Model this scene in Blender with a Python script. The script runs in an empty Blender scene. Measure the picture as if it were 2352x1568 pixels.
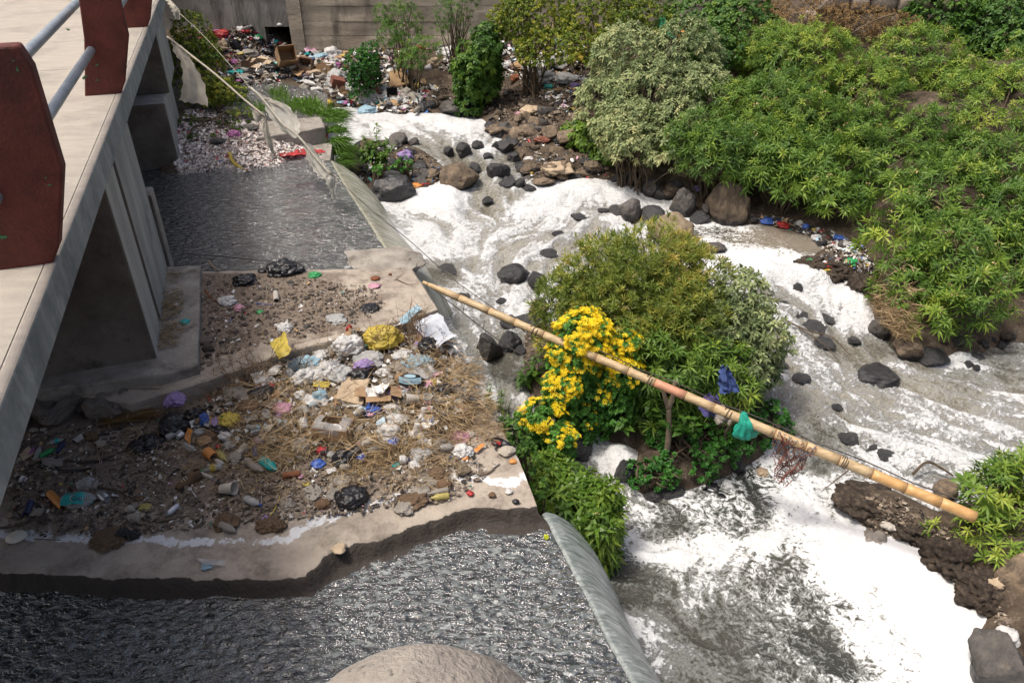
import bpy, math, random
import numpy as np
from mathutils import Vector, Matrix
# ------------------------------------------------------------------ camera, sky, sun, exposure
S = bpy.context.scene
COL = S.collection
CAMZ = 5.0
FPX = 1711.0
TH = math.radians(32.4)
cam_d = bpy.data.cameras.new('camera')
cam_d.sensor_width = 36.0
cam_d.lens = FPX / 2352.0 * 36.0
cam_d.clip_start = 0.05
cam_d.clip_end = 400.0
cam = bpy.data.objects.new('camera', cam_d)
cam.location = (0, 0, CAMZ)
cam.rotation_euler = (math.pi / 2 - TH, 0, 0)
COL.objects.link(cam)
S.camera = cam
SUN_EL = math.radians(67)
SUN_AZ = math.radians(-100)        # where the sun stands, clockwise from +Y (behind left)
world = bpy.data.worlds.new('World')
S.world = world
world.use_nodes = True
wn = world.node_tree.nodes
wl = world.node_tree.links
wn.clear()
w_out = wn.new('ShaderNodeOutputWorld')
w_bg = wn.new('ShaderNodeBackground')
w_sky = wn.new('ShaderNodeTexSky')
w_sky.sky_type = 'NISHITA'
w_sky.sun_disc = False
w_sky.sun_elevation = SUN_EL
w_sky.sun_rotation = SUN_AZ
w_sky.air_density = 0.8
w_sky.dust_density = 8.0
w_sky.ozone_density = 0.5
w_bg.inputs['Strength'].default_value = 0.15
wl.new(w_sky.outputs[0], w_bg.inputs[0])
wl.new(w_bg.outputs[0], w_out.inputs[0])
sun_d = bpy.data.lights.new('sun', 'SUN')
sun_d.energy = 2.4
sun_d.angle = math.radians(8.0)
sun_d.color = (1.0, 0.95, 0.87)
sun = bpy.data.objects.new('sun', sun_d)
SUN_DIR = Vector((math.sin(SUN_AZ) * math.cos(SUN_EL), math.cos(SUN_AZ) * math.cos(SUN_EL), math.sin(SUN_EL)))
sun.rotation_euler = SUN_DIR.to_track_quat('Z', 'Y').to_euler()
sun.location = (-6, 4, 12)
COL.objects.link(sun)
S.view_settings.view_transform = 'Standard'
S.view_settings.look = 'None'
S.view_settings.gamma = 1.0
S.view_settings.use_curve_mapping = False
S.view_settings.exposure = 0.22
S.cycles.max_bounces = 8
S.cycles.transparent_max_bounces = 12
# ------------------------------------------------------------------ helpers: rays, noise
rng = random.Random(11)
NR = np.random.RandomState(5)
CT, ST = math.cos(TH), math.sin(TH)
def ray(px, py):
    v = (784.0 - py) / FPX
    return ((px - 1176.0) / FPX, v * ST + CT, v * CT - ST)
def P(px, py, z):
    d = ray(px, py)
    t = (z - CAMZ) / d[2]
    return Vector((d[0] * t, d[1] * t, z))
def PY(px, py, Y):
    d = ray(px, py)
    t = Y / d[1]
    return Vector((d[0] * t, Y, CAMZ + d[2] * t))
def PPL(px, py, p0, n):
    d = Vector(ray(px, py))
    c = Vector((0, 0, CAMZ))
    t = (Vector(p0) - c).dot(Vector(n)) / d.dot(Vector(n))
    return c + d * t
def pxm(p):
    dep = p[1] * CT - (p[2] - CAMZ) * ST
    return FPX / dep
def hash3(ix, iy, iz, seed=0):
    h = (ix * 374761393 + iy * 668265263 + iz * 2147483647 + seed * 974634777) & 0xffffffff
    h = ((h ^ (h >> 13)) * 1274126177) & 0xffffffff
    h = (h ^ (h >> 16)) & 0xffffffff
    return h / 4294967295.0
def vnoise(p, seed=0):
    p = np.asarray(p, dtype=np.float64)
    i = np.floor(p).astype(np.int64)
    f = p - i
    f = f * f * (3 - 2 * f)
    r = 0.0
    for dx in (0, 1):
        wx = f[:, 0] if dx else 1 - f[:, 0]
        for dy in (0, 1):
            wy = f[:, 1] if dy else 1 - f[:, 1]
            for dz in (0, 1):
                wz = f[:, 2] if dz else 1 - f[:, 2]
                r = r + wx * wy * wz * hash3(i[:, 0] + dx, i[:, 1] + dy, i[:, 2] + dz, seed)
    return r
def fbm(p, octv=4, seed=0, gain=0.5, lac=2.03):
    p = np.asarray(p, dtype=np.float64)
    if p.shape[1] == 2:
        p = np.concatenate([p, np.zeros((len(p), 1)) + 0.37], 1)
    a, s, n = 1.0, 0.0, 0.0
    for k in range(octv):
        s = s + a * vnoise(p, seed + k * 17)
        n += a
        a *= gain
        p = p * lac + 5.3
    return s / n
def sstep(a, b, x):
    t = np.clip((x - a) / (b - a), 0, 1)
    return t * t * (3 - 2 * t)
def seg_dist(pts, poly, closed=False):
    pts = np.asarray(pts)[:, :2]
    poly = np.asarray([tuple(q)[:2] for q in poly])
    best = np.full(len(pts), 1e9)
    n = len(poly)
    for k in range(n if closed else n - 1):
        a = poly[k]
        b = poly[(k + 1) % n]
        ab = b - a
        t = np.clip(((pts - a) @ ab) / max(ab @ ab, 1e-12), 0, 1)
        d = np.hypot(*(pts - a - t[:, None] * ab).T)
        best = np.minimum(best, d)
    return best
def inside(pts, poly):
    pts = np.asarray(pts)[:, :2]
    poly = np.asarray([tuple(q)[:2] for q in poly])
    x, y = pts[:, 0], pts[:, 1]
    r = np.zeros(len(pts), bool)
    n = len(poly)
    for k in range(n):
        x1, y1 = poly[k]
        x2, y2 = poly[(k + 1) % n]
        c = ((y1 > y) != (y2 > y)) & (x < (x2 - x1) * (y - y1) / (y2 - y1 + 1e-15) + x1)
        r ^= c
    return r
def pip(x, y, poly):
    r = False
    n = len(poly)
    j = n - 1
    for i in range(n):
        xi, yi = poly[i][0], poly[i][1]
        xj, yj = poly[j][0], poly[j][1]
        if (yi > y) != (yj > y) and x < (xj - xi) * (y - yi) / (yj - yi) + xi:
            r = not r
        j = i
    return r
def sdist(pts, poly):
    d = seg_dist(pts, poly, True)
    return np.where(inside(pts, poly), -d, d)
def idw(pts, ctrl, power=3.0, soft=0.05):
    pts = np.asarray(pts)[:, :2]
    num = 0.0
    den = 0.0
    for c in ctrl:
        d2 = (pts[:, 0] - c[0]) ** 2 + (pts[:, 1] - c[1]) ** 2 + soft * soft
        w = d2 ** (-power / 2)
        num = num + w * c[2]
        den = den + w
    return num / den
# ------------------------------------------------------------------ helpers: objects
def tag(o, label=None, cat=None, group=None, kind=None):
    if label: o['label'] = label
    if cat: o['category'] = cat
    if group: o['group'] = group
    if kind: o['kind'] = kind
    return o
def link_mesh(name, V, F, mats=(), mi=None, smooth=True, parent=None, attrs=None, auto=None):
    V = np.asarray(V, dtype=np.float32).reshape(-1, 3)
    me = bpy.data.meshes.new(name)
    if isinstance(F, np.ndarray):
        k = F.shape[1]
        me.vertices.add(len(V))
        me.vertices.foreach_set('co', V.ravel())
        me.loops.add(F.size)
        me.loops.foreach_set('vertex_index', F.astype(np.int32).ravel())
        me.polygons.add(len(F))
        me.polygons.foreach_set('loop_start', np.arange(0, F.size, k, dtype=np.int32))
        me.update(calc_edges=True)
    else:
        me.from_pydata([tuple(map(float, v)) for v in V], [], F)
    for m in mats:
        me.materials.append(m)
    if mi is not None:
        me.polygons.foreach_set('material_index', np.asarray(mi, dtype=np.int32))
    me.polygons.foreach_set('use_smooth', np.full(len(me.polygons), bool(smooth)))
    if attrs:
        for an, av in attrs.items():
            at = me.attributes.new(an, 'FLOAT', 'POINT')
            at.data.foreach_set('value', np.asarray(av, dtype=np.float32))
    me.validate()
    o = bpy.data.objects.new(name, me)
    COL.objects.link(o)
    if parent is not None:
        o.parent = parent
    return o
class MB:
    """collects pieces and links them as one mesh object"""
    def __init__(s):
        s.V, s.F, s.M, s.n = [], [], [], 0
    def add(s, V, F, m=0, T=None):
        V = np.asarray(V, dtype=np.float64).reshape(-1, 3)
        if T is not None:
            A = np.array(T)
            V = V @ A[:3, :3].T + A[:3, 3]
        s.V.append(V)
        for f in F:
            s.F.append(tuple(int(i) + s.n for i in f))
            s.M.append(m)
        s.n += len(V)
        return s
    def build(s, name, mats, parent=None, smooth=True):
        return link_mesh(name, np.concatenate(s.V), s.F, mats, s.M, smooth, parent)
def empty(name, loc=(0, 0, 0), rot=None):
    o = bpy.data.objects.new(name, None)
    o.empty_display_size = 0.1
    o.location = loc
    if rot is not None: o.rotation_euler = rot
    COL.objects.link(o)
    return o
def copy_tree(o, parent=None):
    c = o.copy()
    COL.objects.link(c)
    if parent is not None:
        c.parent = parent
    for ch in list(o.children):
        copy_tree(ch, c)
    return c
def sharp(o, deg=35):
    """flat look across hard edges, smooth elsewhere"""
    me = o.data
    me.polygons.foreach_set('use_smooth', np.ones(len(me.polygons), bool))
    try:
        me.set_sharp_from_angle(angle=math.radians(deg))
    except Exception:
        pass
    return o
def bevel(o, w=0.01, seg=2):
    m = o.modifiers.new('bevel', 'BEVEL')
    m.width = w
    m.segments = seg
    m.limit_method = 'ANGLE'
    m.angle_limit = math.radians(35)
    return o
# ------------------------------------------------------------------ helpers: shapes, returned as (V, F)
def s_box(x, y, z, c=(0, 0, 0)):
    V = [(c[0] + sx * x / 2, c[1] + sy * y / 2, c[2] + sz * z / 2) for sz in (-1, 1) for sy in (-1, 1) for sx in (-1, 1)]
    return V, [(0, 2, 3, 1), (4, 5, 7, 6), (0, 1, 5, 4), (2, 6, 7, 3), (0, 4, 6, 2), (1, 3, 7, 5)]
def s_lathe(prof, n=12, axis='z'):
    V, F = [], []
    for r, z in prof:
        for k in range(n):
            a = 2 * math.pi * k / n
            V.append((r * math.cos(a), r * math.sin(a), z))
    for i in range(len(prof) - 1):
        for k in range(n):
            k2 = (k + 1) % n
            F.append((i * n + k, i * n + k2, (i + 1) * n + k2, (i + 1) * n + k))
    V = np.array(V)
    if axis == 'x':
        V = np.stack([V[:, 2], V[:, 1], -V[:, 0]], 1)
    return V, F
def s_tube(pts, radii, n=8, caps=True):
    pts = [Vector(p) for p in pts]
    if not hasattr(radii, '__len__'):
        radii = [radii] * len(pts)
    V, F = [], []
    up = Vector((0.13, 0.21, 1)).normalized()
    for i, p in enumerate(pts):
        t = (pts[min(i + 1, len(pts) - 1)] - pts[max(i - 1, 0)])
        if t.length < 1e-9: t = Vector((0, 0, 1))
        t.normalize()
        a = t.cross(up)
        if a.length < 1e-3: a = t.cross(Vector((1, 0, 0)))
        a.normalize()
        b = t.cross(a)
        for k in range(n):
            an = 2 * math.pi * k / n
            V.append(tuple(p + (a * math.cos(an) + b * math.sin(an)) * radii[i]))
    for i in range(len(pts) - 1):
        for k in range(n):
            k2 = (k + 1) % n
            F.append((i * n + k, i * n + k2, (i + 1) * n + k2, (i + 1) * n + k))
    if caps:
        F.append(tuple(range(n - 1, -1, -1)))
        F.append(tuple((len(pts) - 1) * n + k for k in range(n)))
    return V, F
def spline(pts, n=8):
    """Catmull-Rom through the points"""
    q = [np.array(tuple(p), float) for p in pts]
    q = [2 * q[0] - q[1]] + q + [2 * q[-1] - q[-2]]
    out = []
    for i in range(1, len(q) - 2):
        for k in range(n):
            t = k / n
            out.append(0.5 * ((2 * q[i]) + (q[i + 1] - q[i - 1]) * t + (2 * q[i - 1] - 5 * q[i] + 4 * q[i + 1] - q[i + 2]) * t * t
                              + (3 * q[i] - q[i - 1] - 3 * q[i + 1] + q[i + 2]) * t ** 3))
    out.append(q[-2])
    return out
def s_grid(nx, ny, fn):
    V = [fn(i / nx, j / ny) for j in range(ny + 1) for i in range(nx + 1)]
    F = [(j * (nx + 1) + i, j * (nx + 1) + i + 1, (j + 1) * (nx + 1) + i + 1, (j + 1) * (nx + 1) + i) for j in range(ny) for i in range(nx)]
    return V, F
_ICO = {}
def ico(level):
    if level in _ICO:
        return _ICO[level]
    t = (1 + 5 ** 0.5) / 2
    V = [(-1, t, 0), (1, t, 0), (-1, -t, 0), (1, -t, 0), (0, -1, t), (0, 1, t), (0, -1, -t), (0, 1, -t), (t, 0, -1), (t, 0, 1), (-t, 0, -1), (-t, 0, 1)]
    F = [(0, 11, 5), (0, 5, 1), (0, 1, 7), (0, 7, 10), (0, 10, 11), (1, 5, 9), (5, 11, 4), (11, 10, 2), (10, 7, 6), (7, 1, 8),
         (3, 9, 4), (3, 4, 2), (3, 2, 6), (3, 6, 8), (3, 8, 9), (4, 9, 5), (2, 4, 11), (6, 2, 10), (8, 6, 7), (9, 8, 1)]
    V = [np.array(v) / np.linalg.norm(v) for v in V]
    for _ in range(level):
        cache, F2 = {}, []
        def mid(a, b):
            k = (min(a, b), max(a, b))
            if k not in cache:
                m = V[a] + V[b]
                V.append(m / np.linalg.norm(m))
                cache[k] = len(V) - 1
            return cache[k]
        for a, b, c in F:
            ab, bc, ca = mid(a, b), mid(b, c), mid(c, a)
            F2 += [(a, ab, ca), (b, bc, ab), (c, ca, bc), (ab, bc, ca)]
        F = F2
    _ICO[level] = (np.array(V), F)
    return _ICO[level]
def s_rock(seed, level=3, rough=0.35, facets=7, size=(1, 1, 1)):
    """a stone: unit sphere cut by random planes, then roughened"""
    V, F = ico(level)
    r = np.random.RandomState(seed)
    V = V.copy()
    for _ in range(facets):
        n = r.normal(size=3)
        n /= np.linalg.norm(n)
        h = r.uniform(0.55, 0.9)
        d = V @ n
        V = V - np.where(d > h, (d - h) * 0.85, 0)[:, None] * n
    nz = fbm(V * 1.6 + seed * 3.1, 5, seed, 0.55) - 0.5
    rg = np.abs(fbm(V * 2.7 + seed * 1.7, 4, seed + 31) - 0.5)
    V = V * (1 + rough * nz - rough * 0.35 * rg)[:, None]
    return V * np.array(size), F
def s_crumple(seed, level=3, amp=0.5, size=(1, 1, 1), flat=0.0, freq=1.7):
    """a crumpled plastic bag: ridged noise over a sphere"""
    V, F = ico(level)
    V = V.copy()
    a = fbm(V * freq + seed * 7.3, 3, seed)
    rdg = 1 - np.abs(fbm(V * freq * 1.7 + seed * 2.9, 3, seed + 40) - 0.5) * 3.2
    r2 = 1 - np.abs(fbm(V * freq * 3.1 + seed * 1.3, 2, seed + 80) - 0.5) * 4
    rr = 0.72 + amp * (a - 0.5) * 1.5 + amp * 0.30 * rdg + amp * 0.14 * r2
    V = V * rr[:, None]
    V[:, 2] = np.where(V[:, 2] < -0.35, -0.35 + (V[:, 2] + 0.35) * 0.1, V[:, 2])
    return V * np.array(size), F
def basis(d, up=(0, 0, 1)):
    x = Vector(d).normalized()
    z = Vector(up)
    y = z.cross(x)
    if y.length < 1e-4: y = Vector((0, 1, 0))
    y.normalize()
    z = x.cross(y)
    return Matrix((x, y, z)).transposed()
# ------------------------------------------------------------------ helpers: materials
def _n(nt, typ, **kw):
    n = nt.nodes.new(typ)
    for k, v in kw.items():
        setattr(n, k, v)
    return n
def M(name, col, col2=None, rough=0.75, scale=6.0, bump=0.35, bscale=30.0, spec=0.4, metal=0.0, transl=0.0, alpha=1.0,
      rvar=0.0, detail=6.0, lo=0.35, hi=0.65, third=None, tscale=2.0, tlo=0.55, thi=0.7, coat=0.0, stretch=None, bdist=0.02, attr=None, tstretch=None, wet=None):
    m = bpy.data.materials.new(name)
    m.use_nodes = True
    nt = m.node_tree
    b = nt.nodes['Principled BSDF']
    L = nt.links.new
    tc = _n(nt, 'ShaderNodeTexCoord')
    co = tc.outputs['Object']
    def mapped(st):
        mp = _n(nt, 'ShaderNodeMapping')
        mp.inputs['Scale'].default_value = st
        L(co, mp.inputs[0])
        return mp.outputs[0]
    c1 = mapped(stretch) if stretch else co
    nz = _n(nt, 'ShaderNodeTexNoise')
    nz.inputs['Scale'].default_value = scale
    nz.inputs['Detail'].default_value = detail
    nz.inputs['Roughness'].default_value = 0.65
    L(c1, nz.inputs['Vector'])
    cr = _n(nt, 'ShaderNodeValToRGB')
    c2 = col2 if col2 else tuple(min(1, c * 0.6) for c in col)
    cr.color_ramp.elements[0].position = lo
    cr.color_ramp.elements[1].position = hi
    cr.color_ramp.elements[0].color = (*c2, 1)
    cr.color_ramp.elements[1].color = (*col, 1)
    L(nz.outputs['Fac'], cr.inputs[0])
    out = cr.outputs[0]
    if third:
        n2 = _n(nt, 'ShaderNodeTexNoise')
        n2.inputs['Scale'].default_value = tscale
        n2.inputs['Detail'].default_value = 8
        n2.inputs['Roughness'].default_value = 0.7
        L(mapped(tstretch) if tstretch else co, n2.inputs['Vector'])
        r2 = _n(nt, 'ShaderNodeMapRange')
        r2.inputs[1].default_value = tlo
        r2.inputs[2].default_value = thi
        L(n2.outputs['Fac'], r2.inputs[0])
        mx = _n(nt, 'ShaderNodeMix', data_type='RGBA')
        L(r2.outputs[0], mx.inputs[0])
        L(out, mx.inputs[6])
        mx.inputs[7].default_value = (*third, 1)
        out = mx.outputs[2]
    if rvar or attr:
        hs = _n(nt, 'ShaderNodeHueSaturation')
        src = None
        if attr:
            at = _n(nt, 'ShaderNodeAttribute')
            at.attribute_name = attr
            src = at.outputs['Fac']
        else:
            oi = _n(nt, 'ShaderNodeObjectInfo')
            src = oi.outputs['Random']
        mr = _n(nt, 'ShaderNodeMapRange')
        rv = rvar or 0.3
        mr.inputs[3].default_value = 1 - rv
        mr.inputs[4].default_value = 1 + rv
        L(src, mr.inputs[0])
        L(mr.outputs[0], hs.inputs['Value'])
        L(out, hs.inputs['Color'])
        out = hs.outputs[0]
    if wet is not None:
        sx = _n(nt, 'ShaderNodeSeparateXYZ')
        L(co, sx.inputs[0])
        ma = _n(nt, 'ShaderNodeMath', operation='MULTIPLY_ADD')
        L(nz.outputs['Fac'], ma.inputs[0])
        ma.inputs[1].default_value = -0.9
        L(sx.outputs[2], ma.inputs[2])
        mw = _n(nt, 'ShaderNodeMapRange')
        mw.inputs[1].default_value = wet - 0.45
        mw.inputs[2].default_value = wet - 0.3
        mw.inputs[3].default_value = 1.0
        mw.inputs[4].default_value = 0.0
        L(ma.outputs[0], mw.inputs[0])
        mk = _n(nt, 'ShaderNodeMix', data_type='RGBA')
        L(mw.outputs[0], mk.inputs[0])
        L(out, mk.inputs[6])
        mk.inputs[7].default_value = (0.022, 0.020, 0.019, 1)
        out = mk.outputs[2]
        mr_ = _n(nt, 'ShaderNodeMapRange')
        mr_.inputs[3].default_value = rough
        mr_.inputs[4].default_value = 0.3
        L(mw.outputs[0], mr_.inputs[0])
        L(mr_.outputs[0], b.inputs['Roughness'])
    L(out, b.inputs['Base Color'])
    if wet is None: b.inputs['Roughness'].default_value = rough
    b.inputs['Specular IOR Level'].default_value = spec
    b.inputs['Metallic'].default_value = metal
    b.inputs['Alpha'].default_value = alpha
    if coat:
        b.inputs['Coat Weight'].default_value = coat
        b.inputs['Coat Roughness'].default_value = 0.15
    if bump:
        n3 = _n(nt, 'ShaderNodeTexNoise')
        n3.inputs['Scale'].default_value = bscale
        n3.inputs['Detail'].default_value = 6
        n3.inputs['Roughness'].default_value = 0.6
        L(c1, n3.inputs['Vector'])
        bp = _n(nt, 'ShaderNodeBump')
        bp.inputs['Strength'].default_value = bump
        bp.inputs['Distance'].default_value = bdist
        L(n3.outputs['Fac'], bp.inputs['Height'])
        L(bp.outputs[0], b.inputs['Normal'])
    if transl:
        tr = _n(nt, 'ShaderNodeBsdfTranslucent')
        L(out, tr.inputs['Color'])
        ms = _n(nt, 'ShaderNodeMixShader')
        ms.inputs[0].default_value = transl
        L(b.outputs[0], ms.inputs[1])
        L(tr.outputs[0], ms.inputs[2])
        L(ms.outputs[0], nt.nodes['Material Output'].inputs['Surface'])
    return m
# ================================================================== materials
conc_mid = M('concrete_mid', (0.37, 0.34, 0.295), (0.22, 0.20, 0.175), scale=4, bump=0.9, bscale=34, rough=0.9, spec=0.2, third=(0.13, 0.112, 0.095), tscale=4.5, tlo=0.5, thi=0.7, bdist=0.02)
conc_deck = M('concrete_deck', (0.40, 0.36, 0.305), (0.33, 0.30, 0.26), scale=2.2, bump=0.45, bscale=34, rough=0.9, spec=0.2, third=(0.245, 0.225, 0.20), tscale=1.5, tlo=0.5, thi=0.72, stretch=(1.5, 7, 1), bdist=0.008)
conc_fascia = M('concrete_fascia', (0.30, 0.32, 0.31), (0.17, 0.185, 0.18), scale=2.4, bump=0.3, bscale=20, rough=0.9, spec=0.2, stretch=(2.5, 1, 1.2), third=(0.40, 0.42, 0.40), tscale=3.2, tlo=0.5, thi=0.72, tstretch=(2.5, 1.5, 0.8))
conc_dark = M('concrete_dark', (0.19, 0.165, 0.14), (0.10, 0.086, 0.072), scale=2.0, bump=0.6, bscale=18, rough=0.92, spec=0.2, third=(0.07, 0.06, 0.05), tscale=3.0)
conc_pier = M('concrete_pier', (0.40, 0.40, 0.37), (0.26, 0.26, 0.245), scale=2.0, bump=0.4, bscale=26, rough=0.9, spec=0.2, stretch=(2, 2, 0.5), third=(0.17, 0.165, 0.15), tscale=1.6, tlo=0.56, thi=0.72)
conc_wall = M('concrete_wall', (0.52, 0.455, 0.35), (0.29, 0.25, 0.195), scale=0.9, bump=0.6, bscale=9, rough=0.93, spec=0.15, stretch=(1, 1, 1.8), third=(0.16, 0.14, 0.115), tscale=1.3, tlo=0.54, thi=0.7, tstretch=(1.5, 1, 0.4))
conc_rough = M('concrete_rough', (0.42, 0.38, 0.33), (0.27, 0.24, 0.21), scale=10, bump=0.9, bscale=70, rough=0.95, spec=0.15, third=(0.13, 0.12, 0.11), tscale=40, tlo=0.58, thi=0.68)
black_void = M('black_void', (0.006, 0.006, 0.006), rough=1, bump=0)
dirt = M('soil', (0.13, 0.10, 0.072), (0.045, 0.034, 0.026), scale=4, bump=1.0, bscale=28, rough=0.95, spec=0.15, third=(0.20, 0.165, 0.12), tscale=9, tlo=0.58, thi=0.66, bdist=0.04)
def slab_material():
    m = M('slab_concrete', (0.43, 0.375, 0.31), (0.30, 0.26, 0.215), scale=2.6, bump=0.8, bscale=38, rough=0.93, spec=0.15, bdist=0.02, third=(0.17, 0.145, 0.12), tscale=4, tlo=0.48, thi=0.68)
    nt = m.node_tree
    L = nt.links.new
    b = nt.nodes['Principled BSDF']
    base = b.inputs['Base Color'].links[0].from_socket
    tc = nt.nodes['Texture Coordinate']
    def layer(base, attr, colour, sc, lo, hi, w=0.7):
        at = _n(nt, 'ShaderNodeAttribute'); at.attribute_name = attr
        nz = _n(nt, 'ShaderNodeTexNoise')
        nz.inputs['Scale'].default_value = sc; nz.inputs['Detail'].default_value = 8; nz.inputs['Roughness'].default_value = 0.68
        L(tc.outputs['Object'], nz.inputs['Vector'])
        ma = _n(nt, 'ShaderNodeMath', operation='MULTIPLY_ADD')
        L(nz.outputs['Fac'], ma.inputs[0]); ma.inputs[1].default_value = w
        L(at.outputs['Fac'], ma.inputs[2])
        mr = _n(nt, 'ShaderNodeMapRange'); mr.inputs[1].default_value = lo; mr.inputs[2].default_value = hi
        L(ma.outputs[0], mr.inputs[0])
        mx = _n(nt, 'ShaderNodeMix', data_type='RGBA')
        L(mr.outputs[0], mx.inputs[0]); L(base, mx.inputs[6]); mx.inputs[7].default_value = (*colour, 1)
        return mx.outputs[2], mr.outputs[0]
    base, _ = layer(base, 'mud', (0.19, 0.152, 0.12), 9, 0.78, 1.0, 1.0)
    base, _ = layer(base, 'scum', (0.62, 0.63, 0.64), 16, 0.98, 1.06, 1.0)
    base, wet = layer(base, 'wet', (0.050, 0.042, 0.036), 6, 0.75, 0.9, 0.5)
    L(base, b.inputs['Base Color'])
    mr = _n(nt, 'ShaderNodeMapRange'); mr.inputs[3].default_value = 0.93; mr.inputs[4].default_value = 0.5
    L(wet, mr.inputs[0]); L(mr.outputs[0], b.inputs['Roughness'])
    return m
slab_mat = slab_material()
# ================================================================== levels and outlines
Z_UP, Z_LOW, Z_FOOT = 1.36, 1.20, 1.46
Z_CH, Z_POOL = 1.08, 1.27
edge_low = [P(1010, 752, Z_LOW), P(1039, 793, Z_LOW), P(1100, 905, Z_LOW), P(1190, 1050, Z_LOW), P(1235, 1165, Z_LOW)]
edge_ch = [P(1258, 1203, Z_CH), P(1311, 1308, Z_CH), P(1352, 1382, Z_CH), P(1390, 1463, Z_CH), P(1450, 1568, Z_CH)]
d_last = (edge_ch[-1] - edge_ch[0]).normalized()
edge_ch += [edge_ch[-1] + d_last * 0.6, edge_ch[-1] + d_last * 1.6]
edge_pool = [P(758, 368, Z_POOL), P(789, 424, Z_POOL), P(830, 486, Z_POOL), P(877, 562, Z_POOL), P(921, 615, Z_POOL)]
weir_line = [edge_pool[0] + Vector((-0.15, 0.35, 0))] + edge_pool + [P(948, 617, Z_UP), P(1008, 711, Z_UP)] + edge_low + edge_ch
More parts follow.
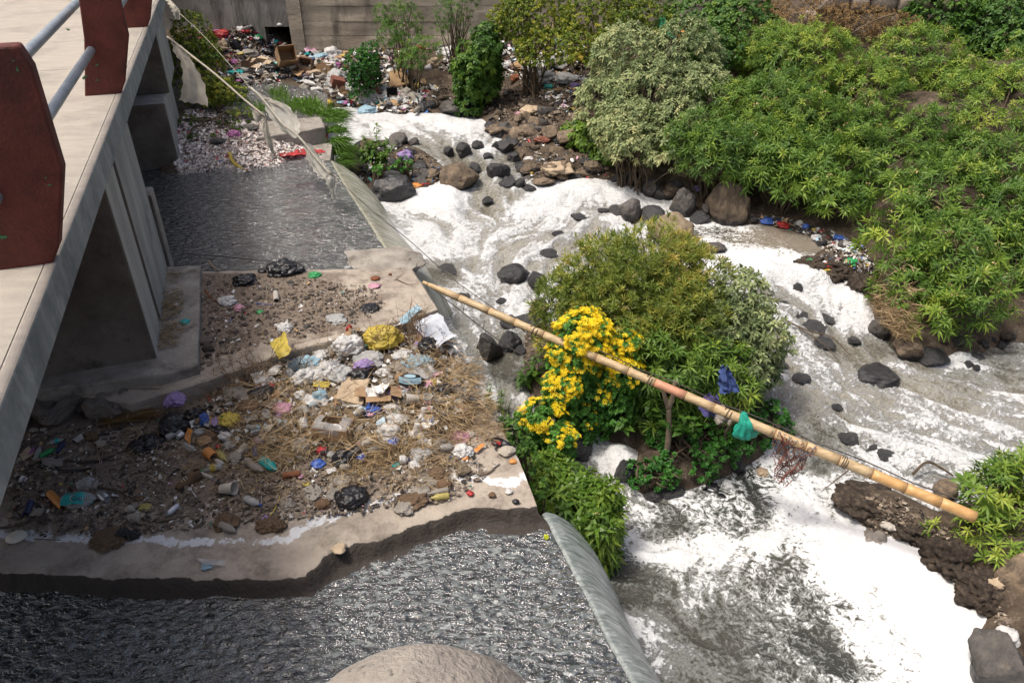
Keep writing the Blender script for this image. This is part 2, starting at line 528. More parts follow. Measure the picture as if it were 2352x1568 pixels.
RIV = [
 (800,275,.85,.80,.75,.4,(880,290)),(900,285,.84,.85,.7,.4,(980,310)),(980,275,.83,.98,.7,.4,(1060,300)),(1075,290,.80,1.0,.7,.5,(1110,330)),(1130,335,.72,.8,.6,.6,(1150,380)),
 (880,325,.80,.72,.7,.4,(990,340)),(960,335,.78,.55,.6,.6,(1060,370)),(1050,355,.70,.36,.5,.7,(1120,400)),(1010,315,.80,.62,.6,.5,(1090,340)),
 (1080,385,.66,.42,.5,.8,(1130,420)),(1150,400,.62,.55,.6,.9,(1140,440)),(1180,385,.64,.3,.5,.8,(1150,420)),(1220,410,.58,.55,.4,.4,(1150,440)),
 (1125,440,.56,.50,.75,1.0,(1150,490)),(1170,450,.54,.45,.7,.9,(1150,490)),(1120,480,.52,.42,.7,.8,(1100,500)),
 (1020,450,.56,1.1,.8,.3,(1060,480)),(1030,475,.55,1.1,.8,.3,(1090,490)),(980,465,.55,1.0,.8,.3,(1010,480)),(1200,478,.50,.95,.7,.4,(1150,490)),(1270,450,.50,1.1,.7,.4,(1320,470)),(1340,440,.50,1.15,.7,.4,(1400,460)),(1440,448,.48,1.05,.7,.4,(1490,470)),(1300,480,.48,.9,.7,.6,(1200,500)),(1390,480,.47,.6,.6,.8,(1350,520)),
 (900,480,.54,.80,.8,.5,(960,500)),(960,510,.52,.88,.9,.5,(1050,530)),(1100,510,.50,.75,.95,.6,(1180,540)),(1200,530,.47,.62,.95,.7,(1120,570)),(1300,520,.46,.62,.95,.8,(1200,560)),(1380,520,.46,.55,.8,.9,(1330,560)),(1420,510,.45,.75,.7,.9,(1400,550)),(1470,520,.45,.9,.8,.6,(1440,560)),
 (960,580,.50,.9,.9,.5,(1020,620)),(1060,570,.48,.85,.95,.7,(1100,610)),(1150,590,.46,.68,.95,.8,(1120,640)),(1260,570,.45,.6,.9,.9,(1200,610)),(1350,560,.44,.5,.8,.9,(1300,600)),
 (1025,628,.45,.18,.3,.9,(1090,640)),(1000,650,.44,.62,.5,.8,(1060,680)),(1100,640,.43,.80,.9,.8,(1110,690)),(1180,660,.42,.68,.8,.8,(1150,700)),(1100,690,.42,.75,.6,.7,(1120,730)),(1200,690,.42,.8,.6,.6,(1160,720)),
 (1040,730,.40,.62,.5,.7,(1080,770)),(1060,790,.37,.62,.5,.7,(1100,840)),(1110,860,.32,.5,.5,.6,(1150,920)),(1160,850,.30,.32,.3,.4,(1190,900)),(1180,870,.30,.22,.3,.4,(1200,920)),(1130,905,.29,.7,.6,.6,(1170,950)),(1170,920,.27,.75,.6,.5,(1190,970)),(1200,960,.22,.6,.4,.5,(1240,1010)),
 (1250,1010,.12,.30,.15,.5,(1310,1060)),(1290,1040,.02,.42,.2,.6,(1340,1075)),(1350,1075,-.06,.75,.5,.5,(1400,1080)),(1425,1060,-.06,1.1,.7,.3,(1440,1090)),
 (1470,1170,-.15,.55,.35,.25,(1560,1160)),(1500,1210,-.15,.50,.35,.25,(1460,1240)),(1570,1165,-.15,.60,.2,.2,(1650,1180)),(1580,1210,-.15,.35,.25,.2,(1520,1230)),(1660,1160,-.15,.46,.15,.15,(1720,1200)),(1720,1110,-.15,.22,.1,.1,(1760,1150)),(1790,1090,-.14,.40,.15,.15,(1820,1150)),(1690,1210,-.15,.46,.2,.2,(1620,1250)),(1750,1170,-.15,.48,.2,.15,(1760,1230)),(1820,1150,-.14,.75,.25,.2,(1800,1220)),
 (1480,1262,-.15,.95,.6,.25,(1420,1240)),(1560,1278,-.15,1.0,.6,.25,(1480,1265)),(1640,1262,-.15,1.0,.6,.25,(1560,1280)),(1740,1240,-.15,.88,.6,.2,(1640,1265)),(1800,1200,-.15,.85,.6,.2,(1720,1245)),(1890,1130,-.13,.85,.5,.2,(1870,1200)),
 (1380,1290,-.15,.12,.2,.2,(1450,1340)),(1450,1315,-.15,.15,.2,.2,(1540,1300)),(1400,1370,-.15,.18,.22,.25,(1480,1340)),(1520,1320,-.15,.25,.3,.2,(1620,1320)),
 (1600,1340,-.15,.28,.35,.3,(1560,1390)),(1590,1380,-.15,.46,.45,.4,(1540,1430)),(1700,1330,-.15,.36,.4,.2,(1640,1370)),(1800,1310,-.15,.42,.4,.15,(1720,1350)),(1850,1380,-.15,.32,.25,.15,(1780,1420)),(1490,1440,-.15,.60,.5,.6,(1540,1480)),(1460,1490,-.15,.7,.5,.6,(1520,1520)),(1500,1550,-.15,.75,.5,.6,(1580,1570)),(1620,1440,-.15,.38,.4,.4,(1680,1480)),(1620,1520,-.15,.42,.4,.4,(1700,1540)),(1700,1560,-.15,.34,.4,.4,(1800,1570)),
 (1730,1420,-.15,.34,.3,.25,(1800,1450)),(1760,1500,-.15,.30,.15,.15,(1850,1520)),(1850,1480,-.15,.28,.15,.15,(1920,1520)),(1930,1540,-.15,.30,.15,.15,(2000,1568)),(1900,1430,-.15,.42,.3,.15,(1960,1480)),
 (1925,1240,-.15,1.0,.8,.05,(1960,1330)),(1990,1270,-.15,1.15,.8,.02,(2040,1360)),(2080,1310,-.15,1.15,.8,.02,(2130,1400)),(1970,1350,-.15,.95,.7,.02,(2040,1440)),(2100,1420,-.15,1.15,.8,.02,(2180,1500)),(2190,1400,-.15,1.15,.8,.02,(2240,1480)),(2040,1470,-.15,.9,.7,.02,(2120,1540)),(2200,1520,-.15,1.15,.8,.02,(2260,1568)),(2080,1550,-.15,.85,.6,.02,(2160,1600)),(2250,1580,-.15,1.1,.8,.02,(2300,1640)),
 (1640,535,.43,.40,.2,.1,(1700,520)),(1660,570,.43,.72,.6,.05,(1720,540)),(1740,540,.43,.62,.3,.02,(1800,560)),(1830,550,.43,.45,.15,.02,(1870,580)),(1780,590,.43,.85,.5,.1,(1800,620)),(1660,620,.41,1.15,.8,.25,(1720,640)),(1750,620,.41,1.15,.8,.3,(1800,650)),(1840,635,.38,1.15,.8,.4,(1880,670)),(1700,660,.38,.9,.7,.5,(1780,690)),
 (1760,690,.33,.36,.4,.7,(1830,720)),(1820,700,.30,.45,.5,.9,(1880,750)),(1880,690,.30,.75,.7,.7,(1920,740)),(1960,690,.29,1.1,.8,.5,(1970,730)),(1970,740,.24,.95,.7,.6,(2000,790)),(1880,760,.22,.45,.6,1.0,(1940,810)),(1820,770,.24,.6,.6,.8,(1860,820)),(1950,820,.15,.5,.6,.9,(2020,850)),(2030,800,.12,.38,.4,.6,(2080,840)),(1850,840,.15,.62,.7,.7,(1910,880)),(1880,900,.10,.50,.75,.8,(1960,930)),(2050,840,.08,.62,.6,.7,(2120,880)),
 (1800,900,.12,.6,.6,.7,(1850,950)),(1960,920,.05,.5,.8,.8,(2050,940)),(2120,890,.03,.55,.75,.7,(2220,910)),(2100,950,.0,.58,.8,.9,(2200,970)),(2240,870,.02,.55,.4,.6,(2340,880)),(2180,830,.04,.72,.4,.4,(2260,830)),(2300,830,.03,.45,.3,.4,(2400,840)),(2300,920,.0,.55,.7,.8,(2400,940)),(2250,980,-.03,.62,.8,.9,(2340,1000)),
 (1830,960,.02,.5,.5,.6,(1900,1000)),(1900,1000,-.04,.40,.3,.6,(1980,1020)),(2000,990,-.02,.62,.6,.7,(2080,1020)),(2120,1020,-.05,.70,.6,.6,(2200,1050)),(2050,1060,-.08,.85,.5,.4,(2110,1090)),(1880,1060,-.10,.45,.2,.4,(1900,1110)),(1980,1100,-.10,.55,.35,.3,(2060,1110)),(2180,1090,-.09,.75,.5,.4,(2260,1110)),(2300,1050,-.06,.65,.5,.5,(2380,1070)),
]
RW = [(P(r[0], r[1], r[2]), r) for r in RIV]
Wc = [(p.x, p.y, p.z) for p, r in RW]
def W_at(pts):
    return idw(pts, Wc, 3.5, 0.12)
def wpx(px, py):
    z = 0.3
    for _ in range(6):
        p = P(px, py, z)
        z = float(W_at(np.array([[p.x, p.y]]))[0])
    return P(px, py, z)
shore_px = [(765,252),(800,246),(860,262),(930,263),(985,266),(1080,268),(1112,288),(1150,322),(1180,348),(1205,375),(1195,398),(1240,420),(1330,415),(1420,425),(1490,450),(1560,475),(1625,500),(1690,520),(1760,515),(1850,540),(1893,570),(1850,598),(1850,612),(1890,640),(1955,655),(1990,690),(2000,735),(2035,770),(2080,805),(2150,835),(2230,806),(2352,788),(2500,780)]
shore = [wpx(*q) for q in shore_px]
river_poly = [(q.x - 0.12, q.y) for q in reversed(weir_line)] + [tuple(P(752, 300, .85))[:2]] + [(q.x, q.y) for q in shore] + [(13, 9), (13, -3), (3, -3), (1.2, -1)]
def poly(pts): return [tuple(wpx(*q))[:2] for q in pts]
isl = poly([(1205,765),(1300,735),(1450,790),(1600,840),(1700,880),(1790,950),(1800,1000),(1745,1060),(1650,1105),(1560,1130),(1480,1140),(1430,1100),(1455,1040),(1340,985),(1235,950),(1205,870)])
knot = poly([(1195,1040),(1290,1090),(1420,1150),(1440,1220),(1380,1262),(1320,1290),(1290,1270),(1262,1225),(1235,1140)])
bar = poly([(785,372),(825,335),(900,322),(960,342),(1005,368),(1030,395),(985,440),(905,448),(860,462),(800,400)])
spit = poly([(1945,1120),(2050,1128),(2150,1175),(2230,1150),(2500,1120),(2700,1300),(2700,1700),(2345,1590),(2300,1530),(2242,1450),(2262,1420),(2190,1320),(2110,1262),(2050,1240),(2000,1236),(1962,1195)])
pool_r = [P(770,372,.5), P(770,372,.5)]
bank_ctrl = [tuple(P(px, py, z)) for px, py, z in [(1300,285,1.0),(1340,330,.9),(1560,430,.75),(1680,500,.6),(1850,555,.5),(1960,610,.55),(2000,700,.42),(2080,780,.3),(2250,800,.25),(2400,790,.25),
    (1350,200,1.35),(1250,180,1.2),(1150,200,1.0),(1100,170,1.15),(1000,140,1.3),(880,120,1.5),(700,130,1.35),(760,200,1.0),(560,60,1.85),(600,160,1.25),(440,60,1.8),(690,115,1.35),(900,160,1.2),(960,230,.95),(1130,240,.95),(820,215,1.0)]]
bank_ctrl += [(1.5, 17, 2.1), (4, 15, 2.3), (7, 15, 2.6), (7, 12, 2.0), (6.5, 9.5, 1.2), (9, 12, 2.6), (8, 9, 1.5), (3.5, 13, 1.6), (5, 11, 1.3), (12, 15, 3.4), (12, 9, 2.2), (0, 19, 1.6), (-6, 19.5, 1.7), (-5.4, 18.6, 1.1), (-5.7, 18.7, 1.1), (-4.9, 18.6, 1.15), (-4.2, 18.7, 1.2), (-3, 18.8, 1.25)]
litter_poly = [tuple(q)[:2] for q in [P(330,412,1.25),P(420,414,1.25),P(480,411,1.25),P(560,403,1.25),P(660,385,1.25),P(752,372,1.25),P(748,292,1.5),P(640,262,1.45),P(530,240,1.4),P(400,235,1.4),P(300,240,1.4)]] + [(-10, 13), (-10, 10.5)]
def ground_height(pts):
    Wz = W_at(pts)
    sr = sdist(pts, river_poly)
    land = sr.copy()
    small = np.full(len(pts), -9.0)
    for pl in (isl, knot, bar, spit):
        small = np.maximum(small, -sdist(pts, pl))
    g = np.where(sr > 0, Wz + 0.22 * (1 - np.exp(-np.maximum(sr, 0) / 0.22)), Wz - 0.28 * (1 - np.exp(np.minimum(sr, 0) / 0.25)))
    B = idw(pts, bank_ctrl, 3.0, 0.3)
    k = sstep(0.15, 1.8, sr)
    g = g * (1 - k) + B * k
    gi = Wz + np.where(small > 0, 0.30 * (1 - np.exp(-np.maximum(small, 0) / 0.25)), -0.3 * (1 - np.exp(np.minimum(small, 0) / 0.22)))
    g = np.where(sr <= 0, np.maximum(g, np.where(small > -1.0, gi, -9)), g)
    bs = -sdist(pts, bar)
    g = np.where(bs > 0, np.minimum(g, Wz + 0.05), g)
    left = inside(pts, [(q.x - 0.18, q.y) for q in weir_line] + [(-14, -3), (-14, 12.6), (-3.4, 12.6)])
    g = np.where(left, 0.85, g)
    strip = [tuple(P(px, py, 1.25))[:2] for px, py in [(300,232),(480,238),(640,262),(748,285),(752,240),(640,196),(470,188),(300,180)]]
    ss = sdist(pts, strip)
    g = np.where(ss < 0.6, np.minimum(g, np.where(ss < 0, 0.9, 0.9 + ss * 1.2)), g)
    sl = sdist(pts, litter_poly)
    hl = 1.22 + 0.34 * sstep(0, 1.5, -sl) + 0.12 * fbm(pts[:, :2] * 1.3, 3, 9)
    g = np.where(sl < 0, np.maximum(g, hl - 0.06), g)
    n = fbm(pts[:, :2] * 1.9, 5, 3) - 0.5
    g = g + n * 0.22 * sstep(-0.1, 0.6, np.maximum(np.maximum(sr, small), np.where(left, -1, -1)))
    return g
gx = np.concatenate([np.linspace(-40, -10.2, 16), np.arange(-10, 13.001, 0.07), np.linspace(13.3, 60, 18)])
gy = np.concatenate([np.linspace(-20, -0.3, 14), np.arange(0, 20.001, 0.07), np.linspace(20.3, 70, 18)])
GXX, GYY = np.meshgrid(gx, gy)
gp = np.stack([GXX.ravel(), GYY.ravel()], 1)
GZ = ground_height(gp)
far = np.maximum(0, np.maximum(np.abs(gp[:, 0] - 1.5) - 12, np.abs(gp[:, 1] - 9) - 12))
GZ = np.where(far > 0, GZ * np.exp(-far / 4) + (1 - np.exp(-far / 4)) * np.where(gp[:, 1] > 10, 2.6, np.minimum(GZ, 0.6)), GZ)
nxg, nyg = len(gx), len(gy)
ii, jj = np.meshgrid(np.arange(nxg - 1), np.arange(nyg - 1))
i0 = (jj * nxg + ii).ravel()
ground = link_mesh('ground', np.stack([gp[:, 0], gp[:, 1], GZ], 1), np.stack([i0, i0 + 1, i0 + nxg + 1, i0 + nxg], 1), [dirt])
tag(ground, kind='structure')
GZ2 = GZ.reshape(nyg, nxg)
_HX0, _HY0, _HS = -10.0, 0.0, 0.07
_i0 = int(np.argmin(np.abs(gx - _HX0))); _j0 = int(np.argmin(np.abs(gy - _HY0)))
_HN, _HM = int(23.0 / _HS) - 1, int(20.0 / _HS) - 1
_HL = [[float(v) for v in row[_i0:_i0 + _HN + 1]] for row in GZ2[_j0:_j0 + _HM + 1]]
def G_at(x, y):
    u = (x - _HX0) / _HS; v = (y - _HY0) / _HS
    u = 0.0 if u < 0 else (_HN - 1.001 if u > _HN - 1.001 else u)
    v = 0.0 if v < 0 else (_HM - 1.001 if v > _HM - 1.001 else v)
    i = int(u); j = int(v); a = u - i; b = v - j
    r0, r1 = _HL[j], _HL[j + 1]
    return (r0[i] * (1 - a) + r0[i + 1] * a) * (1 - b) + (r1[i] * (1 - a) + r1[i + 1] * a) * b
def G(px, py, step=0.04, t0=2.0):
    d = ray(px, py)
    t = t0
    if d[2] < -0.02: t = max(t, (2.9 - CAMZ) / d[2])
    st = 0.2
    while t < 40:
        if G_at(d[0] * t, d[1] * t) > CAMZ + d[2] * t:
            if st < 0.02: break
            t -= st; st *= 0.25
        t += st
    return Vector((d[0] * t, d[1] * t, CAMZ + d[2] * t))
# ================================================================== river
def flow_field():
    pts, dirs = [], []
    for p, r in RW:
        q = P(r[6][0], r[6][1], r[2])
        d = (q - p)
        n = math.hypot(d.x, d.y)
        pts.append((p.x, p.y)); dirs.append((d.x / n, d.y / n))
    return pts, dirs
fpts, fdirs = flow_field()
h_l = 0.02
lx0, lx1, ly0, ly1 = -4.2, 7.6, 1.6, 15.6
lnx, lny = int((lx1 - lx0) / h_l), int((ly1 - ly0) / h_l)
LX, LY = np.meshgrid(lx0 + np.arange(lnx) * h_l, ly0 + np.arange(lny) * h_l)
cx = np.arange(lx0, lx1 + 0.11, 0.1); cy = np.arange(ly0, ly1 + 0.11, 0.1)
CX, CY = np.meshgrid(cx, cy)
cpts = np.stack([CX.ravel(), CY.ravel()], 1)
fu = idw(cpts, [(a[0], a[1], d[0]) for a, d in zip(fpts, fdirs)], 3.0, 0.2)
fv = idw(cpts, [(a[0], a[1], d[1]) for a, d in zip(fpts, fdirs)], 3.0, 0.2)
e1 = fbm(cpts * 1.5, 3, 61) - 0.5
ang = np.arctan2(fv, fu) + e1 * 2.6
fu, fv = np.cos(ang), np.sin(ang)
def bil(grid, x0, y0, h, x, y):
    ny, nx = grid.shape
    u = np.clip((x - x0) / h, 0, nx - 1.001); v = np.clip((y - y0) / h, 0, ny - 1.001)
    i = u.astype(np.int32); j = v.astype(np.int32)
    a = u - i; b = v - j
    return grid[j, i] * (1 - a) * (1 - b) + grid[j, i + 1] * a * (1 - b) + grid[j + 1, i] * (1 - a) * b + grid[j + 1, i + 1] * a * b
FU = bil(fu.reshape(CX.shape), lx0, ly0, 0.1, LX, LY)
FV = bil(fv.reshape(CX.shape), lx0, ly0, 0.1, LX, LY)
base_n = np.stack([LX.ravel(), LY.ravel()], 1)
noise_a = (0.55 * NR.rand(lny, lnx) + 0.45 * vnoise(np.concatenate([base_n * 22, np.zeros((len(base_n), 1))], 1), 4).reshape(lny, lnx))
noise_b = fbm(base_n * 5.5, 3, 33).reshape(lny, lnx)
def lic(nz, L, ds):
    acc = nz.copy(); n = 1.0
    for sg in (1, -1):
        ix = np.broadcast_to(np.arange(lnx, dtype=np.float32), (lny, lnx)).copy()
        iy = np.broadcast_to(np.arange(lny, dtype=np.float32)[:, None], (lny, lnx)).copy()
        for k in range(L):
            ai = np.clip(ix.astype(np.int32), 0, lnx - 1); aj = np.clip(iy.astype(np.int32), 0, lny - 1)
            ix += sg * ds * FU[aj, ai]; iy += sg * ds * FV[aj, ai]
            ai = np.clip(ix.astype(np.int32), 0, lnx - 1); aj = np.clip(iy.astype(np.int32), 0, lny - 1)
            acc += nz[aj, ai]; n += 1
    acc /= n
    acc = (acc - acc.mean()) / (acc.std() + 1e-9)
    return acc
lic_f = lic(noise_a, 9, 1.2)
lic_c = lic(noise_b, 14, 2.0)
def at_l(g, x, y): return bil(g, lx0, ly0, h_l, x, y)
foam_m = bpy.data.materials.new('river_water')
foam_m.use_nodes = True
def river_shader(m):
    nt = m.node_tree; L = nt.links.new
    b = nt.nodes['Principled BSDF']
    tc = _n(nt, 'ShaderNodeTexCoord')
    def attr(a):
        n = _n(nt, 'ShaderNodeAttribute'); n.attribute_name = a; return n.outputs['Fac']
    def noise(sc, det=5, rg=0.6, dist=0.0):
        n = _n(nt, 'ShaderNodeTexNoise'); n.inputs['Scale'].default_value = sc; n.inputs['Detail'].default_value = det
        n.inputs['Roughness'].default_value = rg; n.inputs['Distortion'].default_value = dist
        L(tc.outputs['Object'], n.inputs['Vector']); return n.outputs['Fac']
    def math_(op, a, bb, c=None):
        n = _n(nt, 'ShaderNodeMath', operation=op)
        for i, v in enumerate((a, bb, c)):
            if v is None: continue
            if isinstance(v, (int, float)): n.inputs[i].default_value = v
            else: L(v, n.inputs[i])
        return n.outputs[0]
    def rngm(v, a, c, d=0.0, e=1.0):
        n = _n(nt, 'ShaderNodeMapRange', interpolation_type='SMOOTHSTEP'); L(v, n.inputs[0])
        for i, q in zip((1, 2, 3, 4), (a, c, d, e)): n.inputs[i].default_value = q
        return n.outputs[0]
    fo = attr('foam'); ae = attr('aer')
    fine = noise(34, 7, 0.72, 0.8)
    mid_ = noise(11, 5, 0.65, 1.2)
    f1 = math_('MULTIPLY_ADD', math_('SUBTRACT', fine, 0.5), math_('MULTIPLY_ADD', attr('lace'), -0.55, 1.0), fo)
    f1 = math_('MULTIPLY_ADD', math_('SUBTRACT', mid_, 0.5), 0.75, f1)
    rid = math_('ABSOLUTE', math_('SUBTRACT', noise(7.5, 4, 0.6, 1.5), 0.5), None)
    lace = math_('MULTIPLY_ADD', rid, -6.0, 0.42)
    rid2 = math_('ABSOLUTE', math_('SUBTRACT', noise(19, 4, 0.6, 1.0), 0.5), None)
    lace = math_('ADD', lace, math_('MULTIPLY_ADD', rid2, -3.0, 0.24))
    f1 = math_('MULTIPLY_ADD', lace, math_('MULTIPLY', attr('lace'), 0.75), f1)
    wid = math_('MULTIPLY_ADD', ae, 0.27, 0.06)
    thick = rngm(fo, 0.88, 1.06)
    f1 = math_('MULTIPLY_ADD', thick, 0.6, f1)
    fac = math_('DIVIDE', math_('SUBTRACT', math_('MULTIPLY_ADD', ae, 0.15, f1), 0.61), wid)
    fac = rngm(fac, 0.0, 1.0)
    half = rngm(f1, 0.30, 0.58)
    def mix(f, a, c):
        n = _n(nt, 'ShaderNodeMix', data_type='RGBA'); L(f, n.inputs[0])
        for i, v in ((6, a), (7, c)):
            if isinstance(v, tuple): n.inputs[i].default_value = (*v, 1)
            else: L(v, n.inputs[i])
        return n.outputs[2]
    deep = mix(ae, (0.018, 0.021, 0.019), (0.235, 0.215, 0.165))
    pale_water = mix(ae, (0.17, 0.185, 0.18), (0.42, 0.40, 0.345))
    c = mix(half, deep, pale_water)
    c = mix(attr('scum'), c, (0.20, 0.175, 0.14))
    white = mix(math_('MAXIMUM', rngm(mid_, 0.3, 0.7), math_('MULTIPLY', thick, 0.8)), (0.50, 0.51, 0.505), (0.68, 0.69, 0.695))
    c = mix(fac, c, white)
    L(c, b.inputs['Base Color'])
    L(rngm(f1, 0.2, 0.6, 0.10, 0.7), b.inputs['Roughness'])
    b.inputs['Specular IOR Level'].default_value = 0.5
    nb = noise(26, 6, 0.6, 0.4)
    bp = _n(nt, 'ShaderNodeBump'); L(math_('MULTIPLY_ADD', attr('calm'), -0.75, 0.9), bp.inputs['Strength']); bp.inputs['Distance'].default_value = 0.04
    L(math_('MULTIPLY_ADD', fac, 0.5, math_('MULTIPLY_ADD', mid_, 0.9, nb)), bp.inputs['Height'])
    L(bp.outputs[0], b.inputs['Normal'])
river_shader(foam_m)
def build_river():
    Y = 1.7 * np.exp(np.arange(0, 700) * 0.0033)
    Y = Y[Y < 16.5]
    U = np.arange(-0.34, 1.16, 0.0036)
    YY, UU = np.meshgrid(Y, U, indexing='ij')
    X = UU * (YY + 0.6)
    pts = np.stack([X.ravel(), YY.ravel()], 1)
    z = W_at(pts)
    def f(col): return idw(pts, [(p.x, p.y, r[col]) for p, r in RW], 3.2, 0.10)
    cov, aer, tur = f(3), f(4), f(5)
    aer = np.where(W_at(pts) < -0.12, aer * 0.5, aer)
    lf = at_l(lic_f, pts[:, 0], pts[:, 1]); lc = at_l(lic_c, pts[:, 0], pts[:, 1])
    cell = fbm(pts * 3.1, 4, 71) - 0.5
    calm = np.clip(1 - tur / 0.35, 0, 1)
    wp = pts + 0.10 * np.stack([fbm(pts * 2.2, 3, 81) - 0.5, fbm(pts * 2.2, 3, 91) - 0.5], 1)
    rd = 1 - np.abs(fbm(wp * 5.5, 3, 51) - 0.5) * 5
    foam = cov + 0.10 * lf * (1 - 0.5 * calm) + 0.08 * lc + 0.50 * cell * (1 - np.clip(cov - 0.75, 0, 1)) + 0.10 * calm * (rd - 0.2) * (cov < 0.9)
    foam = np.where(cov > 0.97, np.maximum(foam, cov - 0.12 + 0.06 * lf), foam)
    wave = 0.028 * tur * lc + 0.010 * tur * lf + 0.12 * tur * (fbm(pts * 2.6, 4, 21) - 0.5)
    puff = sstep(0.85, 1.15, cov) * (0.05 + 0.11 * fbm(pts * 4.2, 4, 37)) * np.clip(tur * 3.5, 0, 1)
    ripple = 0.006 * (fbm(pts * 9, 3, 47) - 0.5)
    z = z + wave + puff + ripple + 0.012 * np.clip(foam, 0, 1.2)
    scum_c = np.array(tuple(P(1830, 545, .43)))[:2]
    ds = np.hypot((pts[:, 0] - scum_c[0]) / 1.0, (pts[:, 1] - scum_c[1]) / 0.55)
    scum = 1 - sstep(0.55, 1.15, ds + 0.35 * cell)
    foam = foam - scum * 0.5
    ny, nx = X.shape
    keep = (sdist(pts, river_poly) < 0.45)
    ii, jj = np.meshgrid(np.arange(nx - 1), np.arange(ny - 1))
    i0 = (jj * nx + ii).ravel()
    Fq = np.stack([i0, i0 + 1, i0 + nx + 1, i0 + nx], 1)
    Fq = Fq[keep[Fq].all(1)]
    used = np.zeros(len(pts), bool); used[Fq.ravel()] = True
    new = np.cumsum(used) - 1
    V = np.stack([pts[:, 0], pts[:, 1], z], 1)[used]
    o = link_mesh('river', V, new[Fq], [foam_m], attrs={'foam': foam[used], 'aer': aer[used], 'scum': scum[used], 'calm': np.clip(1.15 - tur / 0.35, 0, 1)[used], 'lace': (np.clip(1 - tur / 0.5, 0.12, 1) * (1 - sstep(.8, 1.0, cov)))[used]})
    tag(o, kind='structure')
    return o
river = build_river()
# ================================================================== the weir: lower slab, upper slab, footing, wing block
weir = empty('weir', (0, 0, 0))
tag(weir, 'broad stepped concrete weir slab strewn with litter beside the footbridge', 'weir')
dry_px = [(-400,1320),(0,1318),(120,1318),(250,1328),(350,1330),(450,1330),(560,1330),(640,1330),(700,1322),(728,1300),(742,1280),(765,1265),(800,1252),(850,1240),(920,1222),(980,1200),(1020,1182),(1060,1172),(1100,1168),(1160,1172),(1210,1168),(1245,1160),(1300,1150)]
dry_line = [P(x, y, Z_LOW - 0.03) for x, y in dry_px]
wet_side = [(q.x, q.y) for q in dry_line] + [(3, 3.5), (3, -3), (-9, -3), (-9, 3.3)]
step_line = [P(x, y, Z_UP) for x, y in [(300,925),(437,885),(540,850),(649,810),(800,772),(964,724),(1008,711)]]
def slab_h(pts):
    s = -sdist(pts, wet_side)               # > 0 towards the water
    s = s + 0.07 * (fbm(pts * 4.5, 4, 14) - 0.5) + 0.03 * (fbm(pts * 16, 3, 16) - 0.5)
    wob = (fbm(pts * 2.2, 3, 12) - 0.5) * 0.05
    h = Z_LOW + wob * 0.5 - 0.012 * sstep(-0.8, 0, s)
    dep = sstep(-2.2, -0.9, pts[:, 0])
    drop = (0.10 * sstep(0, 0.10, s) + 0.05 * sstep(0.05, 0.45, s) + 0.12 * sstep(0.2, 0.9, s))
    h = h - drop * (1.35 - 0.35 * dep) + 0.02 * (fbm(pts * 14, 5, 13) - 0.5)
    return h, s
def build_lower():
    right = edge_low[:-1] + [edge_low[-1]] + edge_ch
    rp = np.array([tuple(q)[:2] for q in right])
    cum = np.concatenate([[0], np.cumsum(np.hypot(*np.diff(rp, axis=0).T))])
    nb = 300
    tt = np.linspace(0, cum[-1], nb)
    R = np.stack([np.interp(tt, cum, rp[:, 0]), np.interp(tt, cum, rp[:, 1])], 1)
    R[:, 0] += 0.012 * (fbm(np.stack([tt * 5, tt * 0], 1), 4, 3) - 0.5)
    Lx = np.stack([np.full(nb, -5.2), np.linspace(6.6, 0.6, nb)], 1)
    na = 420
    a = np.linspace(0, 1, na) ** 0.85
    pts = (Lx[:, None, :] * (1 - a)[None, :, None] + R[:, None, :] * a[None, :, None]).reshape(-1, 2)
    h, s = slab_h(pts)
    x, y = pts[:, 0], pts[:, 1]
    mud_c = [(600,1000,.75),(300,1080,.75),(250,1000,.8),(700,1060,.7),(850,1120,.55),(450,1140,.7),(600,1120,.65),(900,950,.7),(1000,1060,.5),(1050,950,.35),(1140,1080,.05),(1100,1130,.05),(1180,1130,-.1),(1000,1140,.25),(850,1190,.05),(400,1220,.2),(150,1200,.3),(700,1200,.1),(560,1170,.3),(200,1150,.5),(100,1100,.6),(300,1290,-.1),(600,1290,-.1),(60,1260,0),(1060,830,.2),(800,850,.5),(500,920,.7),(1180,1060,.1)]
    mud = idw(pts, [(*tuple(P(px, py, Z_LOW))[:2], v) for px, py, v in mud_c], 3.0, 0.12)
    band = np.exp(-((s + 0.30 + 0.1 * (fbm(pts * 1.4, 2, 8) - 0.5)) / 0.085) ** 2) * sstep(0.25, 0.6, fbm(pts * 1.7, 3, 19) + 0.12)
    wet = sstep(-0.01, 0.025, s + 0.02 * (fbm(pts * 9, 3, 5) - 0.5))
    V = np.stack([x, y, h], 1)
    ii, jj = np.meshgrid(np.arange(na - 1), np.arange(nb - 1))
    i0 = (jj * na + ii).ravel()
    Fq = np.stack([i0, i0 + na, i0 + na + 1, i0 + 1], 1)
    e = (np.arange(nb) * na + na - 1)
    base = len(V)
    low = V[e].copy(); low[:, 2] = -0.6
    V = np.concatenate([V, low])
    k = np.arange(nb - 1)
    Fs = np.stack([e[k], e[k + 1], base + k + 1, base + k], 1)[:, ::-1]
    pad = np.zeros(nb)
    return link_mesh('lower_slab', V, np.concatenate([Fq, Fs]), [slab_mat], parent=weir,
                     attrs={'mud': np.concatenate([mud, pad]), 'scum': np.concatenate([band * 0.62, pad]), 'wet': np.concatenate([wet, pad + 0.2])})
lower_slab = sharp(build_lower(), 50)
def prism(top, z0, z1):
    n = len(top)
    V = [(p[0], p[1], z1) for p in top] + [(p[0], p[1], z0) for p in top]
    F = [tuple(range(n))] + [(i, i + n, (i + 1) % n + n, (i + 1) % n) for i in range(n)]
    return V, F
